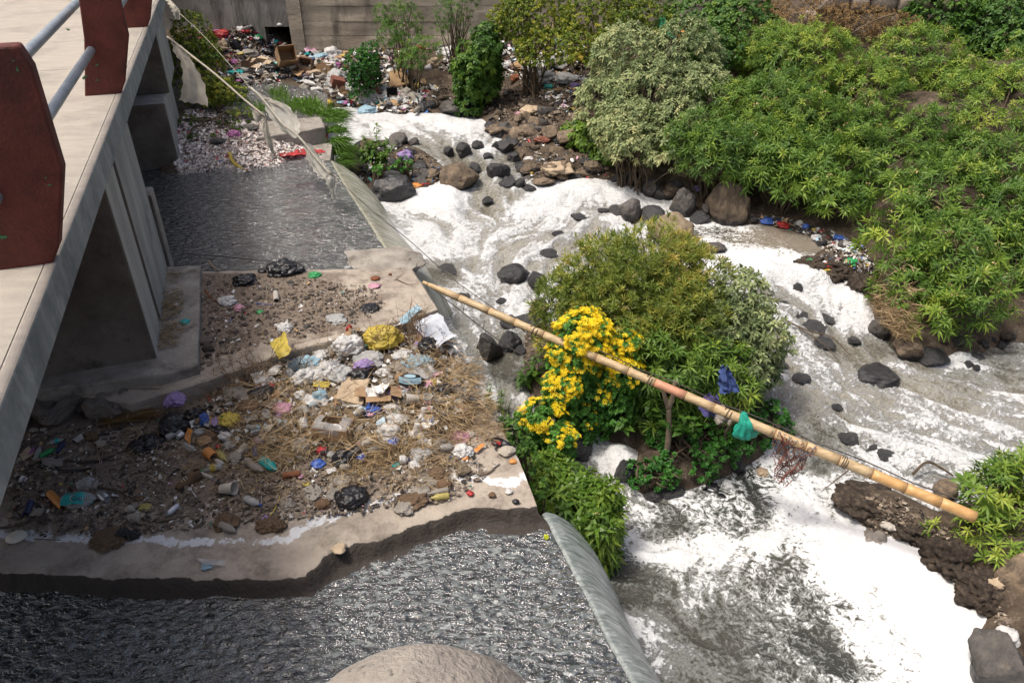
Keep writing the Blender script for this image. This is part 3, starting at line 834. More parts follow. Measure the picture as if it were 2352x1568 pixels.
def chipped(name, top, z0, z1, mat, parent, step=0.06, amp=0.02, seed=1, attrs=None):
    """a slab with its top as a fine grid and worn, uneven edges"""
    pl = [Vector((p[0], p[1], 0)) for p in top]
    ring = []
    for i in range(len(pl)):
        a, b = pl[i], pl[(i + 1) % len(pl)]
        n = max(1, int((b - a).length / step))
        for k in range(n):
            ring.append(a.lerp(b, k / n))
    ring = np.array([tuple(q)[:2] for q in ring])
    c = ring.mean(0)
    nz = (fbm(ring * 9, 4, seed) - 0.5) * 2
    levels = [(1.0, z0), (1.0, z1 - 0.03), (1.0, z1 - 0.012), (0.994, z1)]
    V, n = [], len(ring)
    for f, z in levels:
        d = (ring - c)
        d = d / np.linalg.norm(d, axis=1)[:, None]
        r = ring + d * (amp * nz)[:, None] * (1 if z > z0 + 0.01 else 0.6) - d * (1 - f) * 2.0
        V.append(np.stack([r[:, 0], r[:, 1], z + 0.012 * (fbm(np.stack([ring[:, 0] * 7, ring[:, 1] * 7 + z * 30], 1), 3, seed + 2) - 0.5)], 1))
    V = np.concatenate(V)
    F = []
    for l in range(3):
        for k in range(n):
            k2 = (k + 1) % n
            F.append((l * n + k, l * n + k2, (l + 1) * n + k2, (l + 1) * n + k))
    F.append(tuple(3 * n + k for k in range(n)))
    o = link_mesh(name, V, F, [mat], parent=parent)
    return sharp(o, 40)
up_poly = [tuple(P(x, y, Z_UP))[:2] for x, y in [(450,622),(700,619),(948,617)]] + [(q.x, q.y) for q in reversed(step_line)] + [(-5.2, 5.3), (-5.2, 7.17)]
def build_upper():
    o = chipped('upper_slab', up_poly, -0.6, Z_UP, slab_mat, weir, 0.05, 0.012, 3)
    xs = np.arange(-5.2, -0.6, 0.03); ys = np.arange(5.0, 7.3, 0.03)
    X, Y = np.meshgrid(xs, ys)
    pts = np.stack([X.ravel(), Y.ravel()], 1)
    sd = sdist(pts, up_poly)
    ok = sd < -0.012
    mc = [(600,690,.75),(700,720,.7),(520,660,.6),(560,760,.7),(800,720,.6),(860,690,.45),(760,650,.55),(640,650,.6),(900,640,-.1),(940,700,-.2),(860,740,.35),(700,780,.5),(900,620,-.2),(600,830,.0),(480,860,.3),(820,640,.1),(980,720,-.2)]
    mud = idw(pts, [(*tuple(P(a, b, Z_UP))[:2], v) for a, b, v in mc], 3, 0.12)
    z = Z_UP + 0.004 + 0.02 * np.clip(mud, 0, 1) * (0.3 + fbm(pts * 5, 4, 15))
    z = z - 0.035 * sstep(-0.10, -0.035, sd)
    nx = len(xs)
    ii, jj = np.meshgrid(np.arange(len(xs) - 1), np.arange(len(ys) - 1))
    i0 = (jj * nx + ii).ravel()
    Fq = np.stack([i0, i0 + 1, i0 + nx + 1, i0 + nx], 1)
    Fq = Fq[ok[Fq].all(1)]
    used = np.zeros(len(pts), bool); used[Fq.ravel()] = True
    new = np.cumsum(used) - 1
    s = link_mesh('dust_layer', np.stack([pts[:, 0], pts[:, 1], z], 1)[used], new[Fq], [slab_mat], parent=weir, attrs={'mud': mud[used]})
    return o
build_upper()
foot_poly = [tuple(P(x, y, Z_FOOT))[:2] for x, y in [(372,612),(460,609),(458,700),(455,838),(390,858),(300,868),(190,884),(90,896)]] + [(-5.2, 4.65), (-5.2, 7.3)]
chipped('footing', foot_poly, 0.9, Z_FOOT, conc_mid, weir, 0.05, 0.02, 5)
def broken_lip():
    mb = MB()
    k = 0
    for x, y, s in [(120,915,.16),(190,905,.15),(255,905,.14),(320,890,.13),(380,876,.12),(430,868,.1),(90,940,.12),(150,940,.10),(225,935,.11),(290,918,.12),(350,905,.09),(410,890,.08),(60,920,.15),(20,945,.16)]:
        k += 1
        V, F = s_rock(900 + k, 3, 1.1, 16, (s * 2.0, s * 1.0, s * 0.95))
        mb.add(V, F, 0, Matrix.Translation(P(x, y, Z_LOW + 0.08)) @ Matrix.Rotation(k * 1.7, 4, 'Z'))
    return mb.build('broken_edge', [conc_dark], weir, smooth=False)
broken_lip()
V, F = s_rock(31, 4, 0.5, 6, (0.60, 0.46, 0.07))
ap = P(856, 598, Z_POOL)
mb = MB().add(V, F, 0, Matrix.Translation((ap.x, ap.y + 0.0, Z_POOL - 0.045)) @ Matrix.Rotation(0.12, 4, 'Z'))
mb.build('apron', [conc_mid], weir)
blk = [tuple(P(x, y, 1.62))[:2] for x, y in [(583,322),(752,291),(728,262),(640,262)]]
chipped('end_block', [tuple(P(x, y, 1.50))[:2] for x, y in [(590,318),(748,292),(735,268),(600,280)]], 1.0, 1.50, conc_mid, weir, 0.06, 0.025, 8)
V, F = [], []
sk = [edge_pool[0] + Vector((-0.15, 0.9, 0))] + edge_pool + [P(948, 617, Z_POOL), P(1008, 711, Z_POOL), P(1010, 752, Z_POOL)]
for q in sk:
    V += [(q.x - 0.004, q.y, Z_POOL - 0.02), (q.x - 0.004, q.y, -0.4), (q.x - 0.5, q.y, Z_POOL - 0.02)]
for i in range(len(sk) - 1):
    F += [(3 * i, 3 * i + 3, 3 * i + 4, 3 * i + 1), (3 * i, 3 * i + 2, 3 * i + 5, 3 * i + 3)]
link_mesh('weir_crest', V, F, [conc_mid], parent=weir, smooth=False)
# ================================================================== smooth water above the weirs and the sheets falling over them
def still_water(name, col, bump_scale, stretch, strength, pale_water, rot=0.0, dist=0.05):
    m = bpy.data.materials.new(name)
    m.use_nodes = True
    nt = m.node_tree; L = nt.links.new
    b = nt.nodes['Principled BSDF']
    tc = _n(nt, 'ShaderNodeTexCoord')
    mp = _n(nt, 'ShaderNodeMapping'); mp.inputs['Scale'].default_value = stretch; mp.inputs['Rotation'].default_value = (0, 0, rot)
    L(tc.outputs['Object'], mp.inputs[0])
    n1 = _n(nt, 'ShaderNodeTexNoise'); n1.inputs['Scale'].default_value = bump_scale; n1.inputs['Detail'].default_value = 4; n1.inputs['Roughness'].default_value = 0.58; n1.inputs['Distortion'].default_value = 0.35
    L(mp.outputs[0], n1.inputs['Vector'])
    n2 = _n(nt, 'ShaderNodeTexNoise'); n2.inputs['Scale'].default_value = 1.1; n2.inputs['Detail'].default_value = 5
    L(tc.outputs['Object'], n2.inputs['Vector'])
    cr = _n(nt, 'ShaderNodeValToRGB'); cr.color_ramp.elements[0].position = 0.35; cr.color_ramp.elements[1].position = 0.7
    cr.color_ramp.elements[0].color = (*tuple(q * 0.55 for q in pale_water), 1); cr.color_ramp.elements[1].color = (*pale_water, 1)
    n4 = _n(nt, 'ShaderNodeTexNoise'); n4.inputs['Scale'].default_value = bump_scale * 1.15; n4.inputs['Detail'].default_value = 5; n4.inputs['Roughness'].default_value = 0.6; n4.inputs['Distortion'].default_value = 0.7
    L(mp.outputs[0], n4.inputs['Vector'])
    ripple_glint = _n(nt, 'ShaderNodeMapRange', interpolation_type='SMOOTHSTEP'); ripple_glint.inputs[1].default_value = 0.40; ripple_glint.inputs[2].default_value = 0.66
    L(n4.outputs['Fac'], ripple_glint.inputs[0])
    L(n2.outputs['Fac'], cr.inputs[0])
    mx = _n(nt, 'ShaderNodeMix', data_type='RGBA'); L(ripple_glint.outputs[0], mx.inputs[0]); mx.inputs[6].default_value = (*col, 1); L(cr.outputs[0], mx.inputs[7])  # grey turbid water in ripple-sized patches: sky reflections on wavelets painted as colour
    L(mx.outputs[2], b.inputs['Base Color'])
    b.inputs['Roughness'].default_value = 0.08
    b.inputs['IOR'].default_value = 1.75
    b.inputs['Specular IOR Level'].default_value = 1.0
    bp = _n(nt, 'ShaderNodeBump'); bp.inputs['Strength'].default_value = strength; bp.inputs['Distance'].default_value = dist
    L(n1.outputs['Fac'], bp.inputs['Height'])
    L(bp.outputs[0], b.inputs['Normal'])
    return m
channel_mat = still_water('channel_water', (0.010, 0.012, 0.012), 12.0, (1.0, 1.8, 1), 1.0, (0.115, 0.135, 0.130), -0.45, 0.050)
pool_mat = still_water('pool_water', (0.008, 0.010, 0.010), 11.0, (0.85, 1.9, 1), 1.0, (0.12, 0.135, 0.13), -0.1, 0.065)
def water_plane(name, right, left_x, left_y, z, mat, n_a=160, n_b=160, amp=0.012, seed=0):
    rp = np.array([tuple(q)[:2] for q in right])
    cum = np.concatenate([[0], np.cumsum(np.hypot(*np.diff(rp, axis=0).T))])
    tt = np.linspace(0, cum[-1], n_b)
    R = np.stack([np.interp(tt, cum, rp[:, 0]), np.interp(tt, cum, rp[:, 1])], 1)
    Lf = np.stack([np.linspace(left_x[0], left_x[1], n_b), np.linspace(left_y[0], left_y[1], n_b)], 1)
    a = np.linspace(0, 1, n_a)
    pts = (Lf[:, None, :] * (1 - a)[None, :, None] + R[:, None, :] * a[None, :, None]).reshape(-1, 2)
    w = fbm(np.stack([pts[:, 0] * 1.6, pts[:, 1] * 3.2], 1), 4, seed) - 0.5
    zz = z + amp * 2 * w
    i, j = np.meshgrid(np.arange(n_a - 1), np.arange(n_b - 1))
    i0 = (j * n_a + i).ravel()
    o = link_mesh(name, np.stack([pts[:, 0], pts[:, 1], zz], 1), np.stack([i0, i0 + n_a, i0 + n_a + 1, i0 + 1], 1), [mat])
    tag(o, kind='structure')
    return o
chan_right = [edge_low[3], edge_low[4]] + edge_ch
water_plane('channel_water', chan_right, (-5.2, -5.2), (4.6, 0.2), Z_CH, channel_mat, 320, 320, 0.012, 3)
pool_right = edge_pool + [P(940, 640, Z_POOL)]
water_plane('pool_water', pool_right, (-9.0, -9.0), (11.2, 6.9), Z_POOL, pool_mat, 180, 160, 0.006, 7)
bw = [P(300,175,1.2), P(300,245,1.2), P(600,290,1.2), P(752,290,1.2), P(752,215,1.2), P(600,180,1.2)]
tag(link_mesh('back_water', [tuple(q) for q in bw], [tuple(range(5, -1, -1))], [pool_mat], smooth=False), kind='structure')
def sheet_material(name, light, dark, rot):
    m = bpy.data.materials.new(name)
    m.use_nodes = True
    nt = m.node_tree; L = nt.links.new
    b = nt.nodes['Principled BSDF']
    def attr(a):
        n = _n(nt, 'ShaderNodeAttribute'); n.attribute_name = a; return n.outputs['Fac']
    cb = _n(nt, 'ShaderNodeCombineXYZ')
    L(attr('along'), cb.inputs[0]); L(attr('down'), cb.inputs[1])
    mp = _n(nt, 'ShaderNodeMapping'); mp.inputs['Scale'].default_value = (30, 3.2, 1)
    L(cb.outputs[0], mp.inputs[0])
    n1 = _n(nt, 'ShaderNodeTexNoise'); n1.inputs['Scale'].default_value = 1.0; n1.inputs['Detail'].default_value = 6; n1.inputs['Roughness'].default_value = 0.65; n1.inputs['Distortion'].default_value = 0.8
    L(mp.outputs[0], n1.inputs['Vector'])
    cr = _n(nt, 'ShaderNodeValToRGB')
    cr.color_ramp.elements[0].position = 0.40; cr.color_ramp.elements[1].position = 0.62
    cr.color_ramp.elements[0].color = (*dark, 1); cr.color_ramp.elements[1].color = (*light, 1)
    L(n1.outputs['Fac'], cr.inputs[0])
    mx = _n(nt, 'ShaderNodeMix', data_type='RGBA')
    mr = _n(nt, 'ShaderNodeMapRange'); mr.inputs[1].default_value = 0.02; mr.inputs[2].default_value = 0.5; mr.inputs[3].default_value = 0.3
    L(attr('down'), mr.inputs[0]); L(mr.outputs[0], mx.inputs[0])
    mx.inputs[6].default_value = (*dark, 1); L(cr.outputs[0], mx.inputs[7])
    L(mx.outputs[2], b.inputs['Base Color'])
    b.inputs['Roughness'].default_value = 0.18
    b.inputs['Specular IOR Level'].default_value = 0.6
    bp = _n(nt, 'ShaderNodeBump'); bp.inputs['Strength'].default_value = 0.7; bp.inputs['Distance'].default_value = 0.03
    L(n1.outputs['Fac'], bp.inputs['Height']); L(bp.outputs[0], b.inputs['Normal'])
    return m
sheet_lo = sheet_material('fall_water', (0.52, 0.56, 0.54), (0.17, 0.20, 0.19), 0)
sheet_up = sheet_material('fall_water_brown', (0.58, 0.58, 0.50), (0.24, 0.235, 0.165), 0)
def fall_sheet(name, edge, prof, mat, n=140, seed=0, taper=False):
    ep = np.array([tuple(q) for q in edge])
    cum = np.concatenate([[0], np.cumsum(np.hypot(*np.diff(ep[:, :2], axis=0).T))])
    tt = np.linspace(0, cum[-1], n)
    E = np.stack([np.interp(tt, cum, ep[:, k]) for k in range(3)], 1)
    d = (ep[-1] - ep[0])[:2]; d /= np.linalg.norm(d)
    nrm = np.array([-d[1], d[0]])
    if nrm[0] < 0: nrm = -nrm
    pf = np.array([(0, -0.02)] + prof)
    m = 26
    u = np.interp(np.linspace(0, len(pf) - 1, m), np.arange(len(pf)), pf[:, 0])
    w = np.interp(np.linspace(0, len(pf) - 1, m), np.arange(len(pf)), pf[:, 1])
    V, al, dn = [], [], []
    for i in range(n):
        for j in range(m):
            jj = j / (m - 1)
            k = 0.045 * jj * (fbm(np.array([[tt[i] * 5.0, jj * 1.5]]), 3, seed)[0] - 0.5) + 0.03 * jj * math.sin(tt[i] * 3.1 + seed)
            tp = 1.0 if not taper else 0.06 + 0.94 * float(sstep(0, 0.45, np.array([cum[-1] - tt[i]]))[0])
            V.append((E[i, 0] + nrm[0] * (u[j] + k) * tp, E[i, 1] + nrm[1] * (u[j] + k) * tp, E[i, 2] + w[j] - 0.004))
            al.append(tt[i]); dn.append(jj)
    F = [(i * m + j, i * m + j + 1, (i + 1) * m + j + 1, (i + 1) * m + j) for i in range(n - 1) for j in range(m - 1)]
    o = link_mesh(name, V, F, [mat], attrs={'along': al, 'down': dn})
    tag(o, kind='structure')
    return o
lo_edge = [edge_ch[0] + (edge_ch[0] - edge_ch[1]).normalized() * 0.12] + edge_ch
fall_sheet('waterfall_sheet', lo_edge, [(.03, -.004), (.10, -.05), (.20, -.16), (.32, -.35), (.43, -.57), (.54, -.86), (.65, -1.3)], sheet_lo, 180, 2)
fall_sheet('waterfall_sheet', edge_pool + [P(938, 632, Z_POOL)], [(.03, -.004), (.11, -.05), (.23, -.14), (.38, -.27), (.53, -.45), (.68, -.85)], sheet_up, 140, 5, True)
# ================================================================== footbridge
BO = Vector((-1.86, 1.96, 0))
E1 = Vector((-0.323, 0.946, 0)).normalized()
E2 = Vector((E1.y, -E1.x, 0))
Z_DK, Z_SO = 3.25, 3.03
def BR(s, e, z): return BO + E1 * s + E2 * e + Vector((0, 0, z))
bridge = empty('footbridge', BR(0, 0, Z_DK))
tag(bridge, 'concrete footbridge with dark red railing posts and grey pipe rails', 'footbridge')
BI = Matrix.Translation(-bridge.location)
def bbox(s0, s1, e0, e1, z0, z1):
    V = [BR(s, e, z) - bridge.location for z in (z0, z1) for e in (e0, e1) for s in (s0, s1)]
    return [tuple(v) for v in V], [(0, 2, 3, 1), (4, 5, 7, 6), (0, 1, 5, 4), (2, 6, 7, 3), (0, 4, 6, 2), (1, 3, 7, 5)]
def bfix(o):
    import bmesh
    bm = bmesh.new(); bm.from_mesh(o.data); bmesh.ops.recalc_face_normals(bm, faces=bm.faces); bm.to_mesh(o.data); bm.free()
    return o
for k, (s0, s1) in enumerate([(-5, 6.6), (6.6, 17.5)]):
    V, F = bbox(s0 + 0.006, s1 - 0.006, -3.6, -0.0605, Z_SO + 0.05, Z_DK)
    o = bfix(MB().add(V, F).build('deck_panel', [conc_deck], bridge, False))
V, F = bbox(-5, 17.5, -0.06, 0.0, Z_SO, Z_DK + 0.001)
o = bevel(bfix(MB().add(V, F).build('fascia_beam', [conc_fascia, conc_deck], bridge, False)), 0.012, 2)
for p in o.data.polygons:
    if p.normal.z > 0.7: p.material_index = 1
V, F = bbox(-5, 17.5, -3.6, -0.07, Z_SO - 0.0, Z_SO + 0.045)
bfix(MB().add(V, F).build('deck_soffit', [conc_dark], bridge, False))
red_paint = M('red_paint', (0.155, 0.038, 0.026), (0.085, 0.022, 0.016), scale=5, bump=0.45, bscale=55, rough=0.72, spec=0.35, third=(0.055, 0.018, 0.014), tscale=2.2, tlo=0.54, thi=0.7)
green_chip = M('green_paint', (0.05, 0.22, 0.09), rough=0.6, scale=20)
pipe_mat = M('galvanised_pipe', (0.40, 0.43, 0.45), (0.24, 0.28, 0.31), scale=5, bump=0.15, bscale=40, rough=0.42, spec=0.5, metal=0.35, third=(0.66, 0.67, 0.66), tscale=30, tlo=0.62, thi=0.7)
p0 = P(118, 605, Z_DK)
def loc_post(px, py):
    q = PPL(px, py, p0, E1)
    return (q - p0).dot(E2), q.z - Z_DK
prof = [(0.0, 0.0), loc_post(133, 562), loc_post(141, 386), loc_post(69, 150), loc_post(0, 47)]
e_top = prof[-1]
slope = ((prof[-1][0] - prof[-2][0]) / max(1e-3, prof[-1][1] - prof[-2][1]))
top_z = 1.08
e_t = prof[-1][0] + slope * (top_z - prof[-1][1])
post_out = [(-0.30, 0), (-0.002, 0), (prof[1][0], prof[1][1]), (prof[2][0], prof[2][1]), (prof[3][0], prof[3][1]), (e_t, top_z), (e_t - 0.20, top_z), (prof[3][0] - 0.30, prof[3][1]), (prof[2][0] - 0.36, prof[2][1])]
print('post', [tuple(round(c, 3) for c in q) for q in post_out])
s_p0 = (p0 - BO).dot(E1)
s_p1 = (P(265, 216, Z_DK) - BO).dot(E1)
s_p2 = (P(325, 63, Z_DK) - BO).dot(E1)
print('post s', s_p0, s_p1, s_p2)
TH_P = 0.105
def post(s):
    n = len(post_out)
    V = [tuple(BR(s + d, e - 0.02, Z_DK + z - 0.01) - bridge.location) for d in (0, TH_P) for e, z in post_out]
    F = [tuple(range(n)), tuple(range(2 * n - 1, n - 1, -1))] + [(i, i + n, (i + 1) % n + n, (i + 1) % n) for i in range(n)]
    o = bfix(MB().add(V, F).build('railing_post', [red_paint], bridge, False))
    bevel(o, 0.012, 2)
    return o
for s in (s_p0, s_p1, s_p2, s_p2 + (s_p2 - s_p1), s_p0 - (s_p1 - s_p0)):
    post(s)
def flakes():
    for s, spots in ((s_p0, [(40,160,5),(115,425,4),(105,408,3),(8,545,9),(30,140,3)]), (s_p1, [(222,150,4),(193,178,6),(222,185,3),(228,185,2),(155,68,4)])):
        pl = BR(s - 0.004, 0, Z_DK)
        for i, (x, y, r) in enumerate(spots):
            c = PPL(x, y, pl, E1)
            rr = r / pxm(c)
            n = 11
            a0 = rng.uniform(0, 3)
            pts = []
            for k in range(n):
                a = 2 * math.pi * k / n
                q = rr * rng.uniform(0.35, 1.1)
                u, v = q * math.cos(a) * 1.5, q * math.sin(a) * 0.6
                pts.append(c + E2 * (u * math.cos(a0) - v * math.sin(a0)) + Vector((0, 0, 1)) * (u * math.sin(a0) + v * math.cos(a0)))
            MB().add([tuple(q - bridge.location) for q in pts], [tuple(range(n))]).build('paint_flake', [green_chip], bridge, False)
flakes()
def rail(pxa, pxb, e):
    pl = BR(0, e, 0)
    a, b = PPL(*pxa, pl, E2), PPL(*pxb, pl, E2)
    z = (a.z + b.z) / 2
    print('rail z', a.z - Z_DK, b.z - Z_DK)
    pts = [BR(s, e, z) - bridge.location for s in (-5, s_p0, s_p1, s_p2, 17)]
    return MB().add(*s_tube(pts, 0.036, 18)).build('pipe_rail', [pipe_mat], bridge)
rail((58, 127), (176, 7), -0.26)
rail((111, 277), (206, 112), -0.16)
def pier_box(name, s0, s1, e0, e1, z0, z1, mats, bw=0.02):
    V, F = bbox(s0, s1, e0, e1, z0, z1)
    o = bfix(MB().add(V, F).build(name, mats, bridge, False))
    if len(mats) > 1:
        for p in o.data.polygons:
            if p.normal.dot(E1) < -0.7: p.material_index = 1  # near-end face takes darker concrete: shade under the deck put into its colour
    return bevel(o, bw, 2)
s_a = (P(362, 822, Z_FOOT) - BO).dot(E1)
s_b = (P(378, 614, Z_FOOT) - BO).dot(E1)
print('pier s', s_a, s_b, (P(362, 822, Z_FOOT) - BO).dot(E2), (P(378, 614, Z_FOOT) - BO).dot(E2))
e_p = (P(362, 822, Z_FOOT) - BO).dot(E2)
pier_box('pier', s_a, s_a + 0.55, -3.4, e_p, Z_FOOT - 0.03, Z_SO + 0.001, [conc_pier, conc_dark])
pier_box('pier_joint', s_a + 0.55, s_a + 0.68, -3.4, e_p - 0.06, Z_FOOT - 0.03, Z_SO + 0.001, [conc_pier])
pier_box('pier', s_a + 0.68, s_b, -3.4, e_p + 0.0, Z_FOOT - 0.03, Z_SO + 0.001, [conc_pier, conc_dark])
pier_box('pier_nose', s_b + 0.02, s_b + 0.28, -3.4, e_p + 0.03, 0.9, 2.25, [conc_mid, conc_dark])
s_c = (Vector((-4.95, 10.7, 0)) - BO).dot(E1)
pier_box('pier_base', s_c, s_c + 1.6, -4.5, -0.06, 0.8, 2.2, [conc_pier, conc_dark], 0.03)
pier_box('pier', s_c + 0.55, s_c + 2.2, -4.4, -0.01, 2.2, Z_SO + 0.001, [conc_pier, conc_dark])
# ================================================================== retaining wall with culvert
wall = empty('retaining_wall', (-5, 19, 1.3))
tag(wall, 'long stained concrete retaining wall with a dark square culvert opening', 'wall')
def wall_part(name, x0, x1, z0, z1, y, mat, seed, amp=0.05, nx=60, nz=40):
    def fn(u, v):
        x, z = x0 + (x1 - x0) * u, z0 + (z1 - z0) * v
        b = amp * (fbm(np.array([[x * 0.8, z * 2.2]]), 4, seed)[0] - 0.5) + 0.02 * (fbm(np.array([[x * 0.3, z * 9]]), 2, seed + 3)[0] - 0.5)
        return (x + 5, y - 19 + b, z - 1.3)
    V, F = s_grid(nx, nz, fn)
    return MB().add(V, F).build(name, [mat], wall)
cxl, cxr = PY(612, 90, 19).x, PY(672, 90, 19).x
czt = PY(640, 62, 19).z
wall_grey = M('wall_grey', (0.33, 0.315, 0.285), (0.18, 0.17, 0.155), scale=1.1, bump=0.5, bscale=12, rough=0.93, spec=0.15, stretch=(1.5, 1, 0.6), third=(0.055, 0.055, 0.05), tscale=1.2, tlo=0.5, thi=0.66, tstretch=(1.6, 1, 0.3))
wall_part('wall_section', -16, cxl, -0.5, 5.5, 19.0, wall_grey, 4)
wall_part('lintel', cxl, cxr, czt, 5.5, 19.0, wall_grey, 4, nx=8)
wall_part('pilaster', cxr, cxr + 0.32, -0.5, 5.5, 18.88, conc_wall, 6, nx=8)
zs = [-0.5, 0.9, 1.32, 1.62, 1.94, 2.28, 2.62, 3.0, 3.4, 4.2, 5.5]
for k in range(len(zs) - 1):
    wall_part('wall_course', cxr + 0.32, 4.5, zs[k] + 0.002, zs[k + 1] - 0.001, 18.95 - 0.006 * (k % 3), conc_wall, 20 + k, 0.09, 90, 7)
wall_part('wall_core', cxr, 4.6, -0.5, 5.5, 19.15, conc_dark, 5, nx=6, nz=4)
V, F = [], []
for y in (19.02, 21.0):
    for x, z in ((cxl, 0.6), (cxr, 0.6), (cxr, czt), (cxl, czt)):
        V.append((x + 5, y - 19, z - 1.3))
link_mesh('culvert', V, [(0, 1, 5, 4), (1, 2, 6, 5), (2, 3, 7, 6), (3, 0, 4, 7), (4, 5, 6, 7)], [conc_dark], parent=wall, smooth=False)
green_streak = M('green_streak', (0.05, 0.17, 0.13), (0.03, 0.09, 0.08), scale=9, rough=0.8, stretch=(4, 1, 0.5))
stone_mat = M('wall_stone', (0.33, 0.27, 0.215), (0.19, 0.16, 0.13), scale=3, bump=0.7, bscale=22, rough=0.92, spec=0.2, rvar=0.35)
stone_wall = empty('stone_wall', (6.5, 15.4, 2.5))
tag(stone_wall, 'low wall of rough squared stones above the shrubs on the bank', 'wall')
stone_meshes = []
for k in range(6):
    V, F = s_rock(300 + k, 2, 0.16, 0, (1, 1, 1))
    V = np.sign(V) * np.abs(V) ** 0.35
    stone_meshes.append(link_mesh('stone', V * 0.5, F, [stone_mat], smooth=True).data)
for o in [o for o in COL.objects if o.name.startswith('stone') and o.data in stone_meshes]:
    bpy.data.objects.remove(o)
z = 1.9
row = 0
while z < 3.6:
    hgt = rng.uniform(0.22, 0.3)
    x = 5.6 + rng.uniform(0, 0.3)
    while x < 13.0:
        wd = rng.uniform(0.3, 0.62)
        o = bpy.data.objects.new('stone', rng.choice(stone_meshes))
        COL.objects.link(o); o.parent = stone_wall
        o.location = (x + wd / 2 - 6.5, rng.uniform(-0.03, 0.03), z + hgt / 2 - 2.5)
        o.scale = (wd * 0.99, 0.5, hgt * 0.99)
        x += wd
    z += hgt
    row += 1
# ================================================================== boulders and stones
rock_brown = M('rock_brown', (0.235, 0.175, 0.115), (0.085, 0.066, 0.050), scale=2.2, bump=0.7, bscale=16, rough=0.8, spec=0.3, third=(0.06, 0.05, 0.042), tscale=1.6, tlo=0.5, thi=0.68, rvar=0.2, wet=-0.15)
rock_tan = M('rock_tan', (0.34, 0.265, 0.175), (0.15, 0.115, 0.08), scale=2.4, bump=0.7, bscale=14, rough=0.82, spec=0.3, rvar=0.15, wet=-0.2)
rock_grey = M('rock_grey', (0.105, 0.095, 0.085), (0.045, 0.042, 0.040), scale=3, bump=0.7, bscale=16, rough=0.6, spec=0.45, third=(0.16, 0.135, 0.105), tscale=2.2, tlo=0.55, thi=0.7, rvar=0.25, wet=0.0)
rock_wet = M('rock_wet', (0.036, 0.035, 0.036), (0.014, 0.014, 0.016), scale=4, bump=0.8, bscale=18, rough=0.28, spec=0.6, third=(0.075, 0.07, 0.062), tscale=3, tlo=0.56, thi=0.7, rvar=0.2)
rock_soil = M('rock_soil', (0.085, 0.066, 0.050), (0.030, 0.024, 0.020), scale=5, bump=1.0, bscale=18, rough=0.92, spec=0.2, third=(0.14, 0.105, 0.075), tscale=5)
pebble_mat = M('pebble', (0.40, 0.365, 0.30), (0.25, 0.22, 0.18), scale=6, bump=0.3, bscale=40, rough=0.85, rvar=0.3)
gravel_mat = M('gravel', (0.155, 0.12, 0.098), (0.085, 0.065, 0.055), scale=8, bump=0.5, bscale=40, rough=0.9, rvar=0.4)
RM = {'b': rock_brown, 't': rock_tan, 'g': rock_grey, 'd': rock_wet, 's': rock_soil, 'p': pebble_mat, 'v': gravel_mat}
def proto_meshes(name, n, level, rough, facets, seed, smooth=True, squash=None):
    out = []
    for k in range(n):
        V, F = s_rock(seed + k * 13, level, rough, facets)
        if squash: V = V * np.array(squash)
        me = bpy.data.meshes.new(name)
        me.from_pydata([tuple(v) for v in V], [], F)
        me.polygons.foreach_set('use_smooth', np.full(len(me.polygons), smooth))
        me.materials.append(rock_grey)
        out.append(me)
    return out
B_ROUND = proto_meshes('boulder', 7, 4, 0.42, 11, 100)
B_ANG = proto_meshes('boulder', 7, 4, 0.60, 18, 200)
E_LUMP = []
for k in range(5):
    V, F = s_crumple(60 + k, 4, .75, (1, 1, .62), freq=2.0)
    me = bpy.data.meshes.new('earth_lump'); me.from_pydata([tuple(v) for v in V], [], F); me.polygons.foreach_set('use_smooth', np.ones(len(me.polygons), bool)); me.materials.append(rock_soil); E_LUMP.append(me)
S_SMALL = proto_meshes('stone', 8, 2, 0.35, 8, 400)
def obj_from(me, name, loc, rot=(0, 0, 0), scale=(1, 1, 1), mat=None, parent=None):
    o = bpy.data.objects.new(name, me)
    COL.objects.link(o)
    o.location = loc; o.rotation_euler = rot; o.scale = scale
    if mat is not None:
        o.material_slots[0].link = 'OBJECT'
        o.material_slots[0].material = mat
    if parent is not None: o.parent = parent
    return o
def boulder(cx, by, w, h, kind, label, ang=False, z=None, sink=0.12, cat='boulder', group=None):
    p = wpx(cx, by) if z is None else P(cx, by, z)
    s = pxm(p)
    rx = w / s / 2
    el = math.atan2(CAMZ - p.z, math.hypot(p.x, p.y))
    hm = h / s
    ry = min(rx * 0.95, hm * 0.62 / max(0.25, math.sin(el)))
    rz = max(0.03, min((hm - 2 * ry * math.sin(el) * 0.5) / math.cos(el) * 0.75, rx * 1.4))
    me = rng.choice(E_LUMP if kind == 's' else (B_ANG if ang else B_ROUND))
    o = obj_from(me, cat, (p.x, p.y + ry * 0.75, p.z + rz * (0.5 - sink)), (rng.uniform(-.15, .15), rng.uniform(-.15, .15), rng.uniform(0, 6.28)), (1, 1, 1), RM[kind])
    o.scale = (rx * 1.14, rx * 1.14, rz * 1.12) if abs(rx - ry) < 0.02 else ((rx + ry) / 2 * 1.14, (rx + ry) / 2 * 1.14, rz * 1.12)
    tag(o, label, cat, group)
    return o
